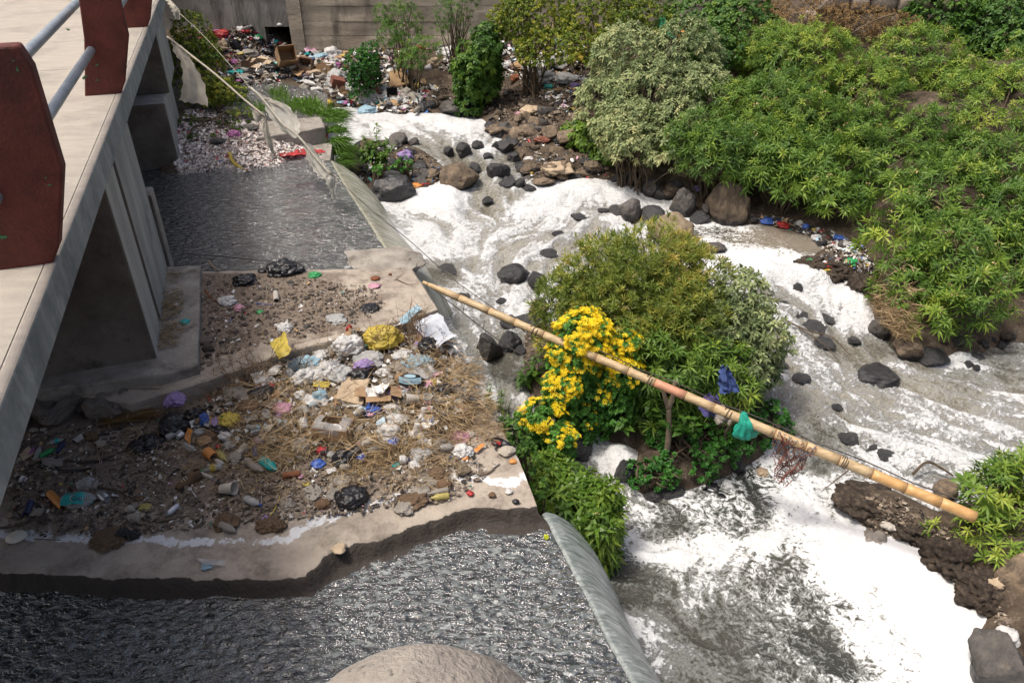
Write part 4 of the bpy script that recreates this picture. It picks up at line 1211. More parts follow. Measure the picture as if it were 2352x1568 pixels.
BOULD = [
 (1098,345,30,22,'d',"low wet rock under the foam left of the chute",1),
 (1140,345,26,22,'d',"wet rock between two foam tongues upstream",1),
 (1180,372,34,26,'d',"dark rock splitting the foam above the glassy fall",1),
 (1088,395,30,20,'d',"black rock just above the big brown rapids boulder",1),
 (1165,432,44,26,'d',"water sheeted rock below the glassy fall",1),
 (1215,440,36,18,'d',"low black rock right of the water sheeted one",1),
 (1120,468,30,16,'d',"black rock tip at the left foam mound",1),
 (1720,700,44,22,'d',"water washed rock at the island's upper right",1),
 (1800,715,50,22,'d',"low black rock below the thick foam",1),
 (1835,735,44,20,'d',"black rock in the grey rapids",1),
 (1905,745,40,20,'d',"wet rock near the hanging roots in the rapids",1),
 (1965,790,36,18,'d',"dark rock left of the bank foot boulder",1),
 (1795,850,44,20,'d',"dark rock in the eddy right of the sage shrub",1),
 (1925,940,46,16,'d',"black rock ridge in the lower rapids",1),
 (1330,505,40,16,'d',"dark rock showing through the broad foam",1),
 (1285,545,34,14,'d',"submerged dark rock in the aerated water",1),
 (1060,690,40,14,'d',"dark stone under the knotted wire",1),
 (1150,700,30,12,'d',"small dark stone under the thin wire",1),
 (1675,517,92,92,'b',"largest smooth brown boulder under the overhanging green shrubs",0),
 (1550,566,96,68,'t',"tan topped boulder just behind the flowering island shrub",0),
 (1447,508,50,52,'g',"upright grey boulder with foam lapping round its left side",0),
 (1498,514,54,42,'d',"dark round boulder beside the upright grey one at the foam edge",0),
 (1570,500,60,62,'g',"angular grey boulder between the foam and the largest brown boulder",1),
 (1560,458,74,50,'b',"broad brown boulder above the angular grey boulder",0),
 (1500,456,46,46,'g',"squat grey boulder next to the broad brown one",0),
 (1452,440,50,46,'d',"rough dark boulder at the head of the right bank row",1),
 (1420,425,34,30,'d',"small dark boulder left of the rough dark boulder",1),
 (1628,500,34,40,'g',"wet grey stone wedged left of the largest brown boulder",1),
 (1610,515,44,30,'d',"low black stone at the foot of the largest brown boulder",1),
 (1060,436,90,60,'b',"big rounded brown boulder in the middle of the upper rapids",0),
 (912,337,48,33,'g',"rounded grey boulder standing in the white water upstream",0),
 (950,335,30,18,'g',"small grey boulder touching the rounded one upstream",0),
 (985,416,38,24,'g',"small round boulder left of the big brown rapids boulder",0),
 (957,415,20,22,'g',"narrow upright stone on the gravel bar",0),
 (965,398,48,30,'d',"flat dark stone in the gravel bar",1),
 (1052,270,84,38,'g',"wide flat grey boulder at the upstream foam edge",0),
 (998,246,32,38,'b',"leaning brown stone by the litter at the upstream bend",0),
 (975,264,42,28,'d',"dark stone at the foam edge beside the litter",1),
 (1022,250,26,26,'g',"grey stone between the leaning brown stone and the flat boulder",0),
 (1125,300,28,20,'d',"little dark stone at the end of the upstream foam",0),
 (1162,318,52,36,'g',"grey angular boulder where the stream turns down",1),
 (1192,332,46,36,'b',"brown boulder right above the rapids",0),
 (1130,262,80,26,'d',"long dark rock shelf above the foam",1),
 (1180,272,60,26,'d',"dark rock shelf end near the brown bank",1),
 (1215,285,44,24,'g',"grey stone on the brown bank below the shrubs",1),
 (1240,350,50,34,'g',"grey boulder on the right of the upper rapids",1),
 (1280,380,54,40,'b',"brown boulder among the rocks right of the rapids",0),
 (1222,340,36,22,'b',"low brown stone above the rapids rocks",0),
 (1260,410,60,34,'b',"mossy brown rock beside the draped sacking",1),
 (1295,414,44,30,'b',"round brown boulder beside the draped sacking",0),
 (1245,428,56,20,'b',"long flat brown stone at the foam edge",0),
 (1340,412,46,26,'b',"smooth brown boulder by the still red brown pool",0),
 (1375,408,36,30,'g',"grey stone behind the still red brown pool",1),
 (1320,400,22,16,'b',"small brown stone beside the still pool",0),
 (1200,395,40,26,'d',"black rock split by the rapids",1),
 (1160,350,44,30,'d',"wet black rock with water sliding over it",1),
 (1205,352,30,26,'d',"wet rock next to the one with water sliding over it",1),
 (1260,452,30,14,'d',"black flat rock inside the white foam bank",0),
 (1195,430,30,22,'d',"dark stone on the left of the long foam bank",0),
 (1066,362,34,32,'d',"water covered rock in the upper chute",0),
 (1122,372,28,20,'d',"low water covered rock right in the chute",0),
 (1030,358,26,20,'d',"low water covered rock left in the chute",0),
 (1145,410,50,40,'d',"dark rock with a smooth glassy fall over it",0),
 (1180,655,68,44,'d',"black rounded rock alone in the white water below the weir",0),
 (1233,664,38,38,'d',"black rock touching the left side of the island shrub",0),
 (1390,492,30,16,'d',"low black rock poking out of the foam bank",0),
 (1420,500,44,28,'d',"black rock under a lip of foam beside the grey boulder",0),
 (1030,632,60,18,'d',"dark submerged rock below the slab corner",0),
 (1260,590,36,18,'d',"black rock tip in the broad white water",0),
 (1122,830,62,68,'g',"large square edged dark block standing below the bamboo pole",1),
 (1172,806,50,44,'d',"black jagged rock behind the square edged block",1),
 (1218,760,74,40,'d',"wide black rock at the left edge of the island",1),
 (1172,760,44,34,'d',"black rock under the thin wires",1),
 (1235,735,46,54,'g',"tall grey rock half behind the island shrub leaves",0),
 (1195,815,34,20,'d',"small black stone on the mud left of the yellow flowers",1),
 (2032,893,116,52,'d',"large black wedge shaped rock in the right hand rapids",1),
 (2020,778,42,46,'g',"grey boulder at the foot of the overhanging right bank",0),
 (2092,826,64,48,'b',"brown wet boulder under the hanging roots",0),
 (2155,842,74,38,'d',"low dark boulder at the waterline right of the hanging roots",0),
 (2228,846,20,16,'d',"small black pebble like rock in the foam at right",0),
 (2244,851,16,14,'d',"smallest black rock in the foam at right",0),
 (2252,830,38,16,'d',"flat black rock near the right shore",0),
 (1832,674,22,26,'d',"small dark rock at the tail of the thick foam",0),
 (1712,655,26,20,'d',"dark rock tip in the foam above the island",0),
 (1640,582,54,24,'g',"grey slab like rock beside the still scum pool",0),
 (1606,592,36,32,'g',"grey rock between the tan boulder and the scum pool",1),
 (1585,600,34,30,'b',"brown rock at the back edge of the island shrub",0),
 (900,466,118,80,'d',"big black sloping rock slab below the gravel bar",1),
 (808,412,34,30,'b',"brown stone at the head of the upper weir",0),
 (845,350,36,30,'t',"tan stone behind the tall weed on the gravel bar",0),
 (800,350,32,16,'d',"dark slab on the gravel bar near the hanging grass",1),
 (1870,768,70,26,'d',"water washed black rock in the right rapids",0),
 (1755,752,60,30,'d',"dark rock glimpsed right of the island shrub",0),
 (1895,800,50,24,'d',"low rock under the drifting branch in the rapids",0),
 (1845,880,40,20,'d',"rock just breaking the surface right of the island",0),
 (1540,1140,62,30,'d',"black rock below the celery like plants",0),
 (1440,1112,48,54,'d',"black rock beside the small waterfall",0),
 (1500,1150,40,24,'d',"dark stone at the front tip of the island",0),
 (1692,1088,40,38,'d',"glossy black rock by the red brown water",1),
 (1742,1050,34,18,'g',"grey stone under the bamboo near the plants",0),
 (1800,1046,44,16,'b',"flat brown stone behind the bamboo pole",0),
 (1960,1022,56,26,'d',"black stone on the small gravel spit beyond the bamboo",0),
 (2000,1036,44,20,'d',"second black stone on the gravel spit beyond the bamboo",1),
 (2040,1056,50,20,'d',"last black stone of the gravel spit near the blue cap",1),
 (2178,1148,56,46,'b',"brown boulder behind the bamboo next to the right shrub",0),
 (2310,1600,150,140,'g',"large grey brown boulder at the lower right shore",1),
 (2360,1400,110,120,'b',"mossy brown boulder under the lower right shrub",0),
 (1325,1052,80,66,'d',"black rock slab that the small waterfall slides over",1),
 (1290,1000,50,40,'d',"dark rock at the lip of the small waterfall",1),
 (1100,1010,10,10,'d',"tiny dark rock by the weir foot",0),
]
for b in BOULD:
    boulder(*b[:6], ang=bool(b[6]))
for (px, py, w, h, k, z, lab) in [(1275,96,54,40,'t',1.55,"pale tan boulder against the back wall behind the shrubs"),(1332,288,44,40,'t',1.0,"tan boulder half hidden by the sage bush"),(1255,268,40,26,'g',.95,"grey stone under the brown earth bank"),
        (1305,330,50,30,'b',.9,"brown stone by the creased brown card on the bank"),(1265,318,44,26,'b',.9,"low brown stone near the bank foot")]:
    boulder(px, py, w, h, k, lab, z=z)
def scatter_px(polypx, n, z=None, ground=False):
    xs = [q[0] for q in polypx]; ys = [q[1] for q in polypx]
    out = []
    while len(out) < n:
        x, y = rng.uniform(min(xs), max(xs)), rng.uniform(min(ys), max(ys))
        if pip(x, y, polypx):
            out.append((x, y))
    return out
def gp_(px, py):
    return G(px, py, 0.06, 4.0)
LANDMARKS = {}
def near(px, py, zone):
    best = min(LANDMARKS[zone], key=lambda q: (q[0] - px) ** 2 + ((q[1] - py) * 1.4) ** 2)
    dx, dy = px - best[0], (py - best[1]) * 1.4
    rel = ('right of' if dx > 0 else 'left of') if abs(dx) > abs(dy) else ('in front of' if dy > 0 else 'behind')
    far = math.hypot(dx, dy)
    return ('just ' if far < 22 else ('well ' if far > 60 else '')) + rel + ' the ' + best[2]
LANDMARKS['upper'] = [(564,641,'open black bag'),(650,605,'large black bag'),(723,630,'green packet'),(636,690,'cream tube'),(522,690,'white crumpled bag'),(552,707,'pink crumpled bag'),(655,752,'red and white packet'),(772,732,'flat grey bag'),(850,706,'black crumpled bag'),(861,656,'pink scrap'),(597,716,'green scrap'),(530,736,'blue straw'),(475,800,'footing stones'),(490,690,'rusty plank piece')]
LANDMARKS['bank'] = [(1052,260,'wide flat grey boulder'),(1120,210,'upright black bag'),(1185,180,'rusty red tin'),(1222,253,'creased pale card'),(1160,310,'boulder where the stream turns'),(1100,160,'rounded dark bush'),(1000,240,'leaning brown stone')]
LANDMARKS['rapids'] = [(1278,385,'draped tan sacking'),(1245,320,'red brown box'),(1290,325,'black bag'),(1270,315,'white bag'),(1340,400,'boulder by the still pool'),(1200,390,'black split rock'),(1375,395,'grey stone behind the pool')]
LANDMARKS['bar'] = [(862,360,'big weed with seed spikes'),(931,356,'lilac bag'),(912,325,'rounded grey boulder'),(1000,410,'big brown rapids boulder'),(900,440,'black sloping slab'),(820,335,'white foam block')]
LANDMARKS['scum'] = [(1800,516,'bright red packet'),(1760,505,'blue and white wrapper'),(1955,600,'green bag'),(1690,490,'largest brown boulder'),(1870,598,'green bottle'),(1930,545,'blue cap')]
LANDMARKS['rocks'] = [(1570,480,'angular grey boulder'),(1447,490,'upright grey boulder'),(1675,480,'largest brown boulder'),(1500,440,'squat grey boulder'),(1560,440,'broad brown boulder')]
LANDMARKS['right'] = [(2155,830,'low dark boulder'),(2252,825,'flat black rock'),(2330,790,'frame edge')]
LANDMARKS['tip'] = [(657,140,'largest cardboard box'),(700,155,'dark open box'),(748,160,'low brown box'),(762,124,'puffed white bag'),(795,215,'woven basket'),(850,222,'wrapped crate'),(915,181,'brown cardboard panel'),(772,200,'dark red carton'),(825,150,'small dark bush'),(935,110,'feathery shrub'),(865,90,'white bag at the wall foot'),(687,177,'crumpled kraft paper')]
LANDMARKS['slope'] = [(538,101,'round black bag'),(510,80,'red cloth bundle'),(594,96,'small black bag'),(614,118,'black bag with a blue fold'),(570,156,'brown tray box'),(600,152,'shallow pale box'),(445,130,'tall weed bush'),(575,122,'torn grey bag'),(560,170,'teal cloth')]
LANDMARKS['heap'] = [(884,778,'large yellow sack'),(647,832,'torn yellow sheet'),(802,790,'white shopping bag'),(838,846,'lilac bag'),(812,905,'flat corrugated cardboard'),(872,915,'box of foam trays'),(946,876,'dark printed bag'),(768,981,'bagged cardboard box'),(984,925,'pink print cup'),(891,987,'white carrier bag'),(622,884,'round white plate'),(622,992,'left cup'),(700,984,'sunken cup'),(402,968,'big black bag'),(525,962,'yellow packet'),(745,908,'pale blue carton'),(592,867,'white foam sheet'),(1000,780,'grey tarpaulin'),(985,795,'black leaning sack'),(748,848,'knotted white bag')]
SZ = lambda w, a, b: ('small', 'middling', 'large')[min(2, int(3 * (w - a) / (b - a + 1e-6)))]
CNAME = {'g': 'grey', 'd': 'dark wet', 'b': 'brown', 's': 'earthy', 'v': 'rough brown', 'p': 'pale', 't': 'tan'}
def stones(polypx, n, smin, smax, mats, label, group, place, cat='stone', name='stone', meshes=None, zone=None):
    for (x, y) in scatter_px(polypx, n):
        p = place(x, y)
        s = rng.uniform(smin, smax) * rng.uniform(0.7, 1)
        mk = rng.choice(mats)
        o = obj_from(rng.choice(meshes or S_SMALL), name, (p.x, p.y, p.z + s * 0.2), (rng.uniform(-.3, .3), rng.uniform(-.3, .3), rng.uniform(0, 6.28)), (s, s * rng.uniform(.6, 1), s * rng.uniform(.4, .75)), RM[mk])
        tag(o, f"{SZ(s, smin * .8, smax * .85)} {CNAME[mk]} {'rock' if meshes else 'stone'} {near(x, y, zone)}", cat, group)
stones([(1010,225),(1090,200),(1210,215),(1260,280),(1230,320),(1130,270)], 26, .05, .13, 'ggdbs', "loose dark stone on the muddy bank above the upstream foam", "stones on the muddy bank", gp_, zone='bank')
stones([(1180,340),(1300,350),(1440,410),(1430,430),(1250,425),(1190,390)], 20, .04, .10, 'gbdd', "small stone among the rocks right of the upper rapids", "stones beside the upper rapids", gp_, zone='rapids')
stones([(790,370),(830,335),(960,345),(1020,385),(980,430),(880,440)], 20, .03, .09, 'gdbd', "small stone in the litter of the gravel bar", "stones on the gravel bar", gp_, zone='bar')
stones([(1700,500),(1850,520),(1960,575),(1990,640),(1890,610),(1780,520)], 22, .04, .09, 'gdd', "small dark stone on the littered shore by the scum pool", "stones by the scum pool", gp_, zone='scum')
stones([(1640,430),(1560,425),(1480,430),(1500,470),(1620,480)], 8, .04, .09, 'gdd', "small stone between the boulders of the right bank", "stones between the boulders", gp_, zone='rocks')
stones([(2130,780),(2350,770),(2352,800),(2230,805)], 10, .04, .10, 'dds', "dark stone on the shaded shore at the right edge", "stones at the right edge shore", gp_, zone='right')
stones([(1120,290),(1230,280),(1330,330),(1440,410),(1500,440),(1420,440),(1240,440),(1170,400),(1150,330)], 50, .08, .24, 'gbbgd', "x", "rocks right of the upper rapids", gp_, zone='rapids', meshes=B_ANG)
stones([(790,365),(830,330),(960,340),(1030,380),(1000,440),(890,450)], 20, .07, .2, 'gbdg', "x", "rocks of the gravel bar", gp_, zone='bar', meshes=B_ANG)
stones([(960,262),(1000,225),(1120,235),(1240,290),(1190,330),(1110,285)], 24, .08, .24, 'gdbb', "x", "rocks at the upstream foam edge", gp_, zone='bank', meshes=B_ANG)
stones([(1430,450),(1560,425),(1700,490),(1680,525),(1560,500)], 12, .08, .22, 'gdb', "x", "rocks of the right bank row", gp_, zone='rocks', meshes=B_ANG)
stones([(470,640),(620,640),(760,650),(880,690),(860,720),(700,760),(560,790),(470,790)], 84, .018, .055, 'vvvvg', "broken brown stone lying on the upper slab", "stones on the upper slab", lambda x, y: P(x, y, Z_UP + 0.005), zone='upper')
for k, (px, py, w, h, lab) in enumerate([(1925,640,90,60,"dark undercut earth bank hung with roots by the foam"),(1985,690,70,70,"undercut earth bank end hung with dead roots"),(1870,625,70,40,"dark earth lump with litter at the foam edge"),
      (2020,1200,130,80,"black muddy spit with rags below the bamboo pole"),(2110,1245,110,70,"black mud lump on the lower right spit"),(2200,1330,110,90,"muddy lump under the lower right shrub sprigs"),(2270,1400,110,90,"muddy lump next to the lower right boulder"),(2150,1290,60,50,"soil lump by the lower right waterline")]):
    boulder(px, py, w, h, 's', lab, ang=True, cat='earth_lump')
# ================================================================== foliage
def leaf_mat(name, ramp, transl=0.35, rough=0.5, spec=0.35):
    m = bpy.data.materials.new(name)
    m.use_nodes = True
    nt = m.node_tree; L = nt.links.new
    b = nt.nodes['Principled BSDF']
    at = _n(nt, 'ShaderNodeAttribute'); at.attribute_name = 'tint'
    cr = _n(nt, 'ShaderNodeValToRGB')
    els = cr.color_ramp.elements
    els[0].position, els[0].color = ramp[0][0], (*ramp[0][1], 1)
    els[1].position, els[1].color = ramp[-1][0], (*ramp[-1][1], 1)
    for p, c in ramp[1:-1]:
        e = els.new(p); e.color = (*c, 1)
    L(at.outputs['Fac'], cr.inputs[0])
    L(cr.outputs[0], b.inputs['Base Color'])
    b.inputs['Roughness'].default_value = rough
    b.inputs['Specular IOR Level'].default_value = spec
    if transl:
        tr = _n(nt, 'ShaderNodeBsdfTranslucent')
        L(cr.outputs[0], tr.inputs['Color'])
        ms = _n(nt, 'ShaderNodeMixShader'); ms.inputs[0].default_value = transl
        L(b.outputs[0], ms.inputs[1]); L(tr.outputs[0], ms.inputs[2])
        L(ms.outputs[0], nt.nodes['Material Output'].inputs['Surface'])
    return m
LM = {
 'willow': leaf_mat('leaf_willow', [(0, (0.054, 0.117, 0.020)), (.4, (0.110, 0.209, 0.031)), (.75, (0.211, 0.317, 0.040)), (1, (0.365, 0.434, 0.061))]),
 'willow_dry': leaf_mat('leaf_willow_dry', [(0, (0.091, 0.142, 0.025)), (.45, (0.182, 0.242, 0.040)), (.8, (0.347, 0.350, 0.061)), (1, (0.547, 0.417, 0.099))]),
 'sage': leaf_mat('leaf_sage', [(0, (0.072, 0.113, 0.044)), (.4, (0.186, 0.240, 0.100)), (.8, (0.348, 0.400, 0.179)), (1, (0.456, 0.454, 0.211))], 0.25, 0.65),
 'broad': leaf_mat('leaf_broad', [(0, (0.036, 0.091, 0.016)), (.5, (0.077, 0.174, 0.025)), (1, (0.182, 0.293, 0.034))]),
 'gold': leaf_mat('leaf_gold_green', [(0, (0.073, 0.126, 0.018)), (.5, (0.164, 0.226, 0.025)), (1, (0.402, 0.384, 0.039))]),
 'knot': leaf_mat('leaf_knotweed', [(0, (0.054, 0.116, 0.018)), (.5, (0.122, 0.226, 0.026)), (1, (0.259, 0.329, 0.044))], 0.35, 0.4),
 'celery': leaf_mat('leaf_celery', [(0, (0.027, 0.102, 0.019)), (.5, (0.053, 0.181, 0.027)), (1, (0.112, 0.275, 0.041))], 0.3),
 'dry': leaf_mat('leaf_dry', [(0, (.10, .06, .025)), (.5, (.20, .125, .05)), (1, (.33, .22, .09))], 0.2, 0.8),
 'grass': leaf_mat('leaf_grass', [(0, (0.053, 0.123, 0.019)), (.5, (0.112, 0.232, 0.030)), (1, (0.225, 0.348, 0.054))]),
 'flower': leaf_mat('flower_yellow', [(0, (.72, .46, .008)), (.5, (.90, .66, .012)), (1, (.95, .80, .03))], 0.2, 0.6),
 'straw': leaf_mat('straw_stalk', [(0, (.11, .07, .035)), (.5, (.33, .235, .125)), (1, (.52, .40, .24))], 0.1, 0.8),
 'seed': leaf_mat('seed_head', [(0, (.36, .26, .12)), (.5, (.50, .38, .18)), (1, (.62, .50, .27))], 0.2, 0.8),
}
twig_mat = M('twig', (0.13, 0.095, 0.06), (0.06, 0.045, 0.03), scale=12, bump=0.4, rough=0.9)
bark_mat = M('bark', (0.26, 0.20, 0.14), (0.13, 0.10, 0.075), scale=14, bump=0.8, bscale=40, rough=0.9, stretch=(1, 1, 0.35))
def norm(a): return a / np.maximum(np.linalg.norm(a, axis=-1, keepdims=True), 1e-9)
class Leaves:
    """many small bent leaves gathered in one mesh"""
    def __init__(s): s.V, s.T, s.n = [], [], 0
    def add(s, base, d, nrm, Ln, Wd, droop, tint):
        base = np.asarray(base); d = norm(np.asarray(d))
        side = norm(np.cross(d, nrm))
        up = norm(np.cross(side, d))
        Ln = np.asarray(Ln)[:, None]; Wd = np.asarray(Wd)[:, None]; droop = np.asarray(droop)[:, None]
        mid = base + d * Ln * 0.45 + up * Ln * 0.05
        tip = base + d * Ln - np.array([0, 0, 1.0]) * Ln * droop
        V = np.stack([base, mid - side * Wd / 2, mid + side * Wd / 2, tip], 1)
        s.V.append(V.reshape(-1, 3)); s.T.append(np.repeat(tint, 4)); s.n += len(base)
    def build(s, name, mat, parent, kind='stuff'):
        V = np.concatenate(s.V); T = np.clip(np.concatenate(s.T), 0, 1)
        b = np.arange(s.n) * 4
        F = np.concatenate([np.stack([b, b + 1, b + 2], 1), np.stack([b + 1, b + 3, b + 2], 1)])
        o = link_mesh(name, V - np.array(parent.location), F, [mat], smooth=False, parent=parent, attrs={'tint': T})
        if kind: o['kind'] = kind
        return o
STY = {
 'willow': (11, .135, .024, (0.75, 1.55), .18, .125),
 'willow_dry': (11, .085, .013, (0.35, 1.3), .12, .085),
 'sage': (8, .085, .034, (0.5, 1.7), .35, .095),
 'broad': (6, .075, .055, (0.9, 1.7), .30, .085),
 'gold': (8, .05, .034, (0.6, 1.6), .15, .075),
 'knot': (7, .105, .030, (0.8, 1.6), .30, .075),
 'celery': (9, .032, .022, (0.7, 1.6), .12, .040),
 'feather': (14, .075, .012, (0.6, 1.6), .35, .10),
 'dry': (6, .05, .02, (0.4, 1.8), .3, .08),
}
MATOF = {'feather': 'broad'}
def tips_on_lobes(lobes, spacing, dens, seed, gap=0.30, zmin=-0.55):
    r_ = np.random.RandomState(seed)
    Ps, As, Ds = [], [], []
    for (c, r) in lobes:
        r = np.array(r, float)
        rm = (r[0] * r[1] * r[2]) ** (1 / 3)
        n = int(4 * math.pi * rm * rm / spacing ** 2 * dens)
        d = norm(r_.normal(size=(n, 3)))
        d = d[d[:, 2] > zmin]
        n = len(d)
        depth = np.minimum(r_.exponential(0.11, n), 0.55)
        wob = 0.30 * (fbm(d * 2.1 + np.array(c) * 1.7, 3, seed + 3) - 0.5)
        rad = 1.0 + wob - depth + np.where(r_.rand(n) < .06, r_.uniform(.05, .22, n), 0)
        p = np.array(c) + d * r * rad[:, None]
        keep = fbm(p * 2.3, 3, seed + 7) > gap
        a = norm(d / r * rm * 0.8 + np.array([0, 0, 0.55]) + r_.normal(size=(n, 3)) * 0.33)
        Ps.append(p[keep]); As.append(a[keep]); Ds.append(depth[keep])
    return np.concatenate(Ps), np.concatenate(As), np.concatenate(Ds)
def fill_crown(lv, kind, lobes, dens=1.0, seed=0, gap=0.30, size=1.0, tint=0.45, zmin=-0.55):
    k, L0, W0, spr, droop, sp = STY[kind]
    P0, A0, D0 = tips_on_lobes(lobes, sp * size, dens, seed, gap, zmin)
    n = len(P0)
    r_ = np.random.RandomState(seed + 1)
    clump = fbm(P0 * 1.8, 2, seed + 9)
    tt = tint + 0.8 * (clump - 0.5) + 0.19 * r_.normal(size=n)
    u = norm(np.cross(A0, r_.normal(size=(n, 3))))
    v = np.cross(A0, u)
    big = r_.uniform(.65, 1.25, n)
    for i in range(k):
        az = 2.39996 * i + r_.uniform(0, 0.5, n)
        th = spr[0] + (spr[1] - spr[0]) * (i + 0.5) / k + r_.normal(size=n) * 0.12
        d = A0 * np.cos(th)[:, None] + (u * np.cos(az)[:, None] + v * np.sin(az)[:, None]) * np.sin(th)[:, None]
        off = A0 * (0.25 * L0 * size * (1 - i / k))[..., None] if False else A0 * (L0 * size * 0.35 * (1 - (i + .5) / k))
        lv.add(P0 + off, d, A0 + d * 0.2, L0 * size * big * r_.uniform(.7, 1.15, n), W0 * size * big * r_.uniform(.8, 1.2, n), droop * r_.uniform(.4, 1.5, n), tt + r_.normal(size=n) * 0.07)
    return P0, A0, D0
def stems(parent, base_pts, tips, name='stem', r0=0.02, n=26, seed=0, mat=None, sides=5):
    r_ = random.Random(seed)
    mb = MB()
    loc = np.array(parent.location)
    for _ in range(n):
        t = np.array(tips[r_.randrange(len(tips))]) - loc
        b = np.array(base_pts[r_.randrange(len(base_pts))]) - loc
        b = b + np.array([r_.uniform(-.08, .08), r_.uniform(-.08, .08), -0.05])
        m1 = b + (t - b) * 0.35 + np.array([r_.uniform(-.08, .08), r_.uniform(-.08, .08), 0.10])
        m2 = b + (t - b) * 0.7 + np.array([r_.uniform(-.08, .08), r_.uniform(-.08, .08), 0.06])
        q = spline([b, m1, m2, t], 3)
        mb.add(*s_tube(q, [r0 * (1 - 0.8 * i / (len(q) - 1)) for i in range(len(q))], sides, False))
    return mb.build(name, [mat or twig_mat], parent)
def bush(name, label, cat, kind, lobes_px, seed, base=None, dens=1.0, gap=0.30, size=1.0, tint=0.45, group=None, seedheads=0, nstem=30, r0=0.018, zmin=-0.55, seedsize=1.0, skirt=False, ground=False):
    """lobes_px: (picture x, y, distance Y, rx, ry, rz)"""
    lobes = []
    for (x, y, Y, rx, ry, rz) in lobes_px:
        p = PY(x, y, Y)
        if ground:
            p = G(x, y + 8); p.z += rz * .55
        lobes.append(((p.x, p.y, p.z), (rx, ry, rz)))
    if skirt:
        for (c, r) in list(lobes):
            z, k = c[2], 0
            g = G_at(c[0], c[1])
            while z - 0.75 * r[2] > g + 0.08 and k < 4:
                z -= r[2] * 0.75; k += 1
                lobes.append(((c[0], c[1], max(z, g + .1)), (r[0] * .93, r[1] * .93, r[2] * .9)))
    cx = sum(l[0][0] for l in lobes) / len(lobes); cy = sum(l[0][1] for l in lobes) / len(lobes)
    bz = G_at(cx, cy)
    root = empty(name, (cx, cy, bz))
    tag(root, label, cat, group)
    lv = Leaves()
    P0, A0, D0 = fill_crown(lv, kind, lobes, dens, seed, gap, size, tint, zmin)
    lv.build('crown', LM[MATOF.get(kind, kind)], root)
    bases = [(l[0][0] * 0.4 + cx * 0.6, l[0][1] * 0.4 + cy * 0.6, G_at(l[0][0] * 0.4 + cx * 0.6, l[0][1] * 0.4 + cy * 0.6)) for l in lobes]
    stems(root, bases, P0, 'stem', r0, nstem, seed)['kind'] = 'stuff'
    if seedheads:
        sl = Leaves()
        r_ = np.random.RandomState(seed + 5)
        up = P0[(A0[:, 2] > 0.45) & (D0 < 0.08)]
        c = up[r_.choice(len(up), min(seedheads, len(up)), replace=False)]
        for i in range(14):
            d = norm(r_.normal(size=(len(c), 3)) + np.array([0, 0, .6]))
            sl.add(c + np.array([0, 0, .05]) + d * 0.028 * seedsize, d, r_.normal(size=(len(c), 3)), np.full(len(c), .026 * seedsize), np.full(len(c), .02 * seedsize), np.full(len(c), .1), r_.uniform(0, 1, len(c)))
        sl.build('seed_heads', LM['seed'], root)
    return root
RB = "shrubs on the right bank"
WN = 'willow_leaved_shrub'
for i, (lab, lobes, tint, sh) in enumerate([
 ("lowest willow leaved shrub overhanging the row of boulders", [(1645,350,11.1,.62,.6,.5),(1600,320,11.3,.5,.5,.42),(1735,385,10.9,.45,.45,.40)], .34, 6),
 ("dark willow leaved shrub overhanging the largest brown boulder", [(1790,375,10.9,.66,.6,.52),(1850,425,10.4,.5,.45,.42),(1720,340,11.4,.5,.5,.42)], .38, 10),
 ("willow leaved shrub hanging down to the littered shore", [(1900,400,10.5,.60,.55,.52),(1925,455,10.0,.4,.4,.36),(1960,370,10.8,.5,.5,.5)], .40, 8),
 ("mid bank shrub right behind the sage bush", [(1660,265,12.3,.75,.7,.6),(1740,300,11.8,.6,.6,.5)], .42, 10),
 ("rounded shrub in the middle of the right bank", [(1790,255,12.2,.85,.8,.65),(1860,300,11.6,.7,.65,.6)], .46, 14),
 ("yellowish shrub with tan seed heads at the top of the bank", [(1850,150,13.4,1.05,.9,.7),(1770,130,13.9,.7,.7,.6)], .58, 40),
 ("tall shrub with scattered seed heads left of the dark hollow", [(1985,235,12.5,.8,.8,.75),(1940,320,11.6,.65,.6,.6)], .54, 46),
 ("shrub above the dark hollow with many tan seed heads", [(2100,160,13.2,.9,.85,.75),(2190,210,12.6,.65,.65,.6)], .58, 40),
 ("shrub in the hollow right of the middle of the bank", [(2060,370,11.0,.7,.65,.6),(2130,330,11.3,.6,.6,.55)], .42, 12),
 ("bright yellow green shrub at the right edge of the bank", [(2270,280,11.6,.9,.8,.8),(2350,220,12.2,.9,.8,.8)], .62, 26),
 ("shrub with long bare twigs at the right edge", [(2300,410,10.3,.8,.7,.65),(2220,380,10.7,.55,.55,.5)], .50, 14),
 ("dark shrub low at the right edge over the shaded shore", [(2320,520,9.4,.65,.6,.6),(2350,600,8.8,.5,.5,.5)], .34, 6),
 ("pale green shrub leaning out over the right hand rapids", [(2090,530,8.7,.62,.5,.55),(2180,600,8.3,.62,.5,.55),(2230,690,7.8,.45,.4,.45),(2080,650,8.2,.42,.35,.38),(2160,740,7.55,.42,.3,.33)], .52, 60),
 ("shrub filling the gap behind the pale green one", [(2180,450,9.9,.7,.6,.6),(2050,460,9.8,.45,.4,.4),(2260,560,9.0,.45,.45,.5)], .40, 10)]):
    lobes = [(x, y, Y, a * .9, b_ * .9, c * .95) for (x, y, Y, a, b_, c) in lobes]
    bush(WN, lab, 'shrub', 'willow', lobes, 500 + i * 7, tint=tint, size=(.8 if i in (3, 4, 5, 6, 7, 8, 9) else .95), group=RB, seedheads=sh, dens=1.25, gap=.33, nstem=36)
bush('broad_leaved_shrub', "dark broad leaved shrub at the foot of the stone wall", 'shrub', 'broad', [(2190,45,14.6,.9,.6,.6),(2290,75,14.2,.8,.7,.6),(2340,110,13.6,.6,.6,.5)], 611, dens=1.1, tint=.45)
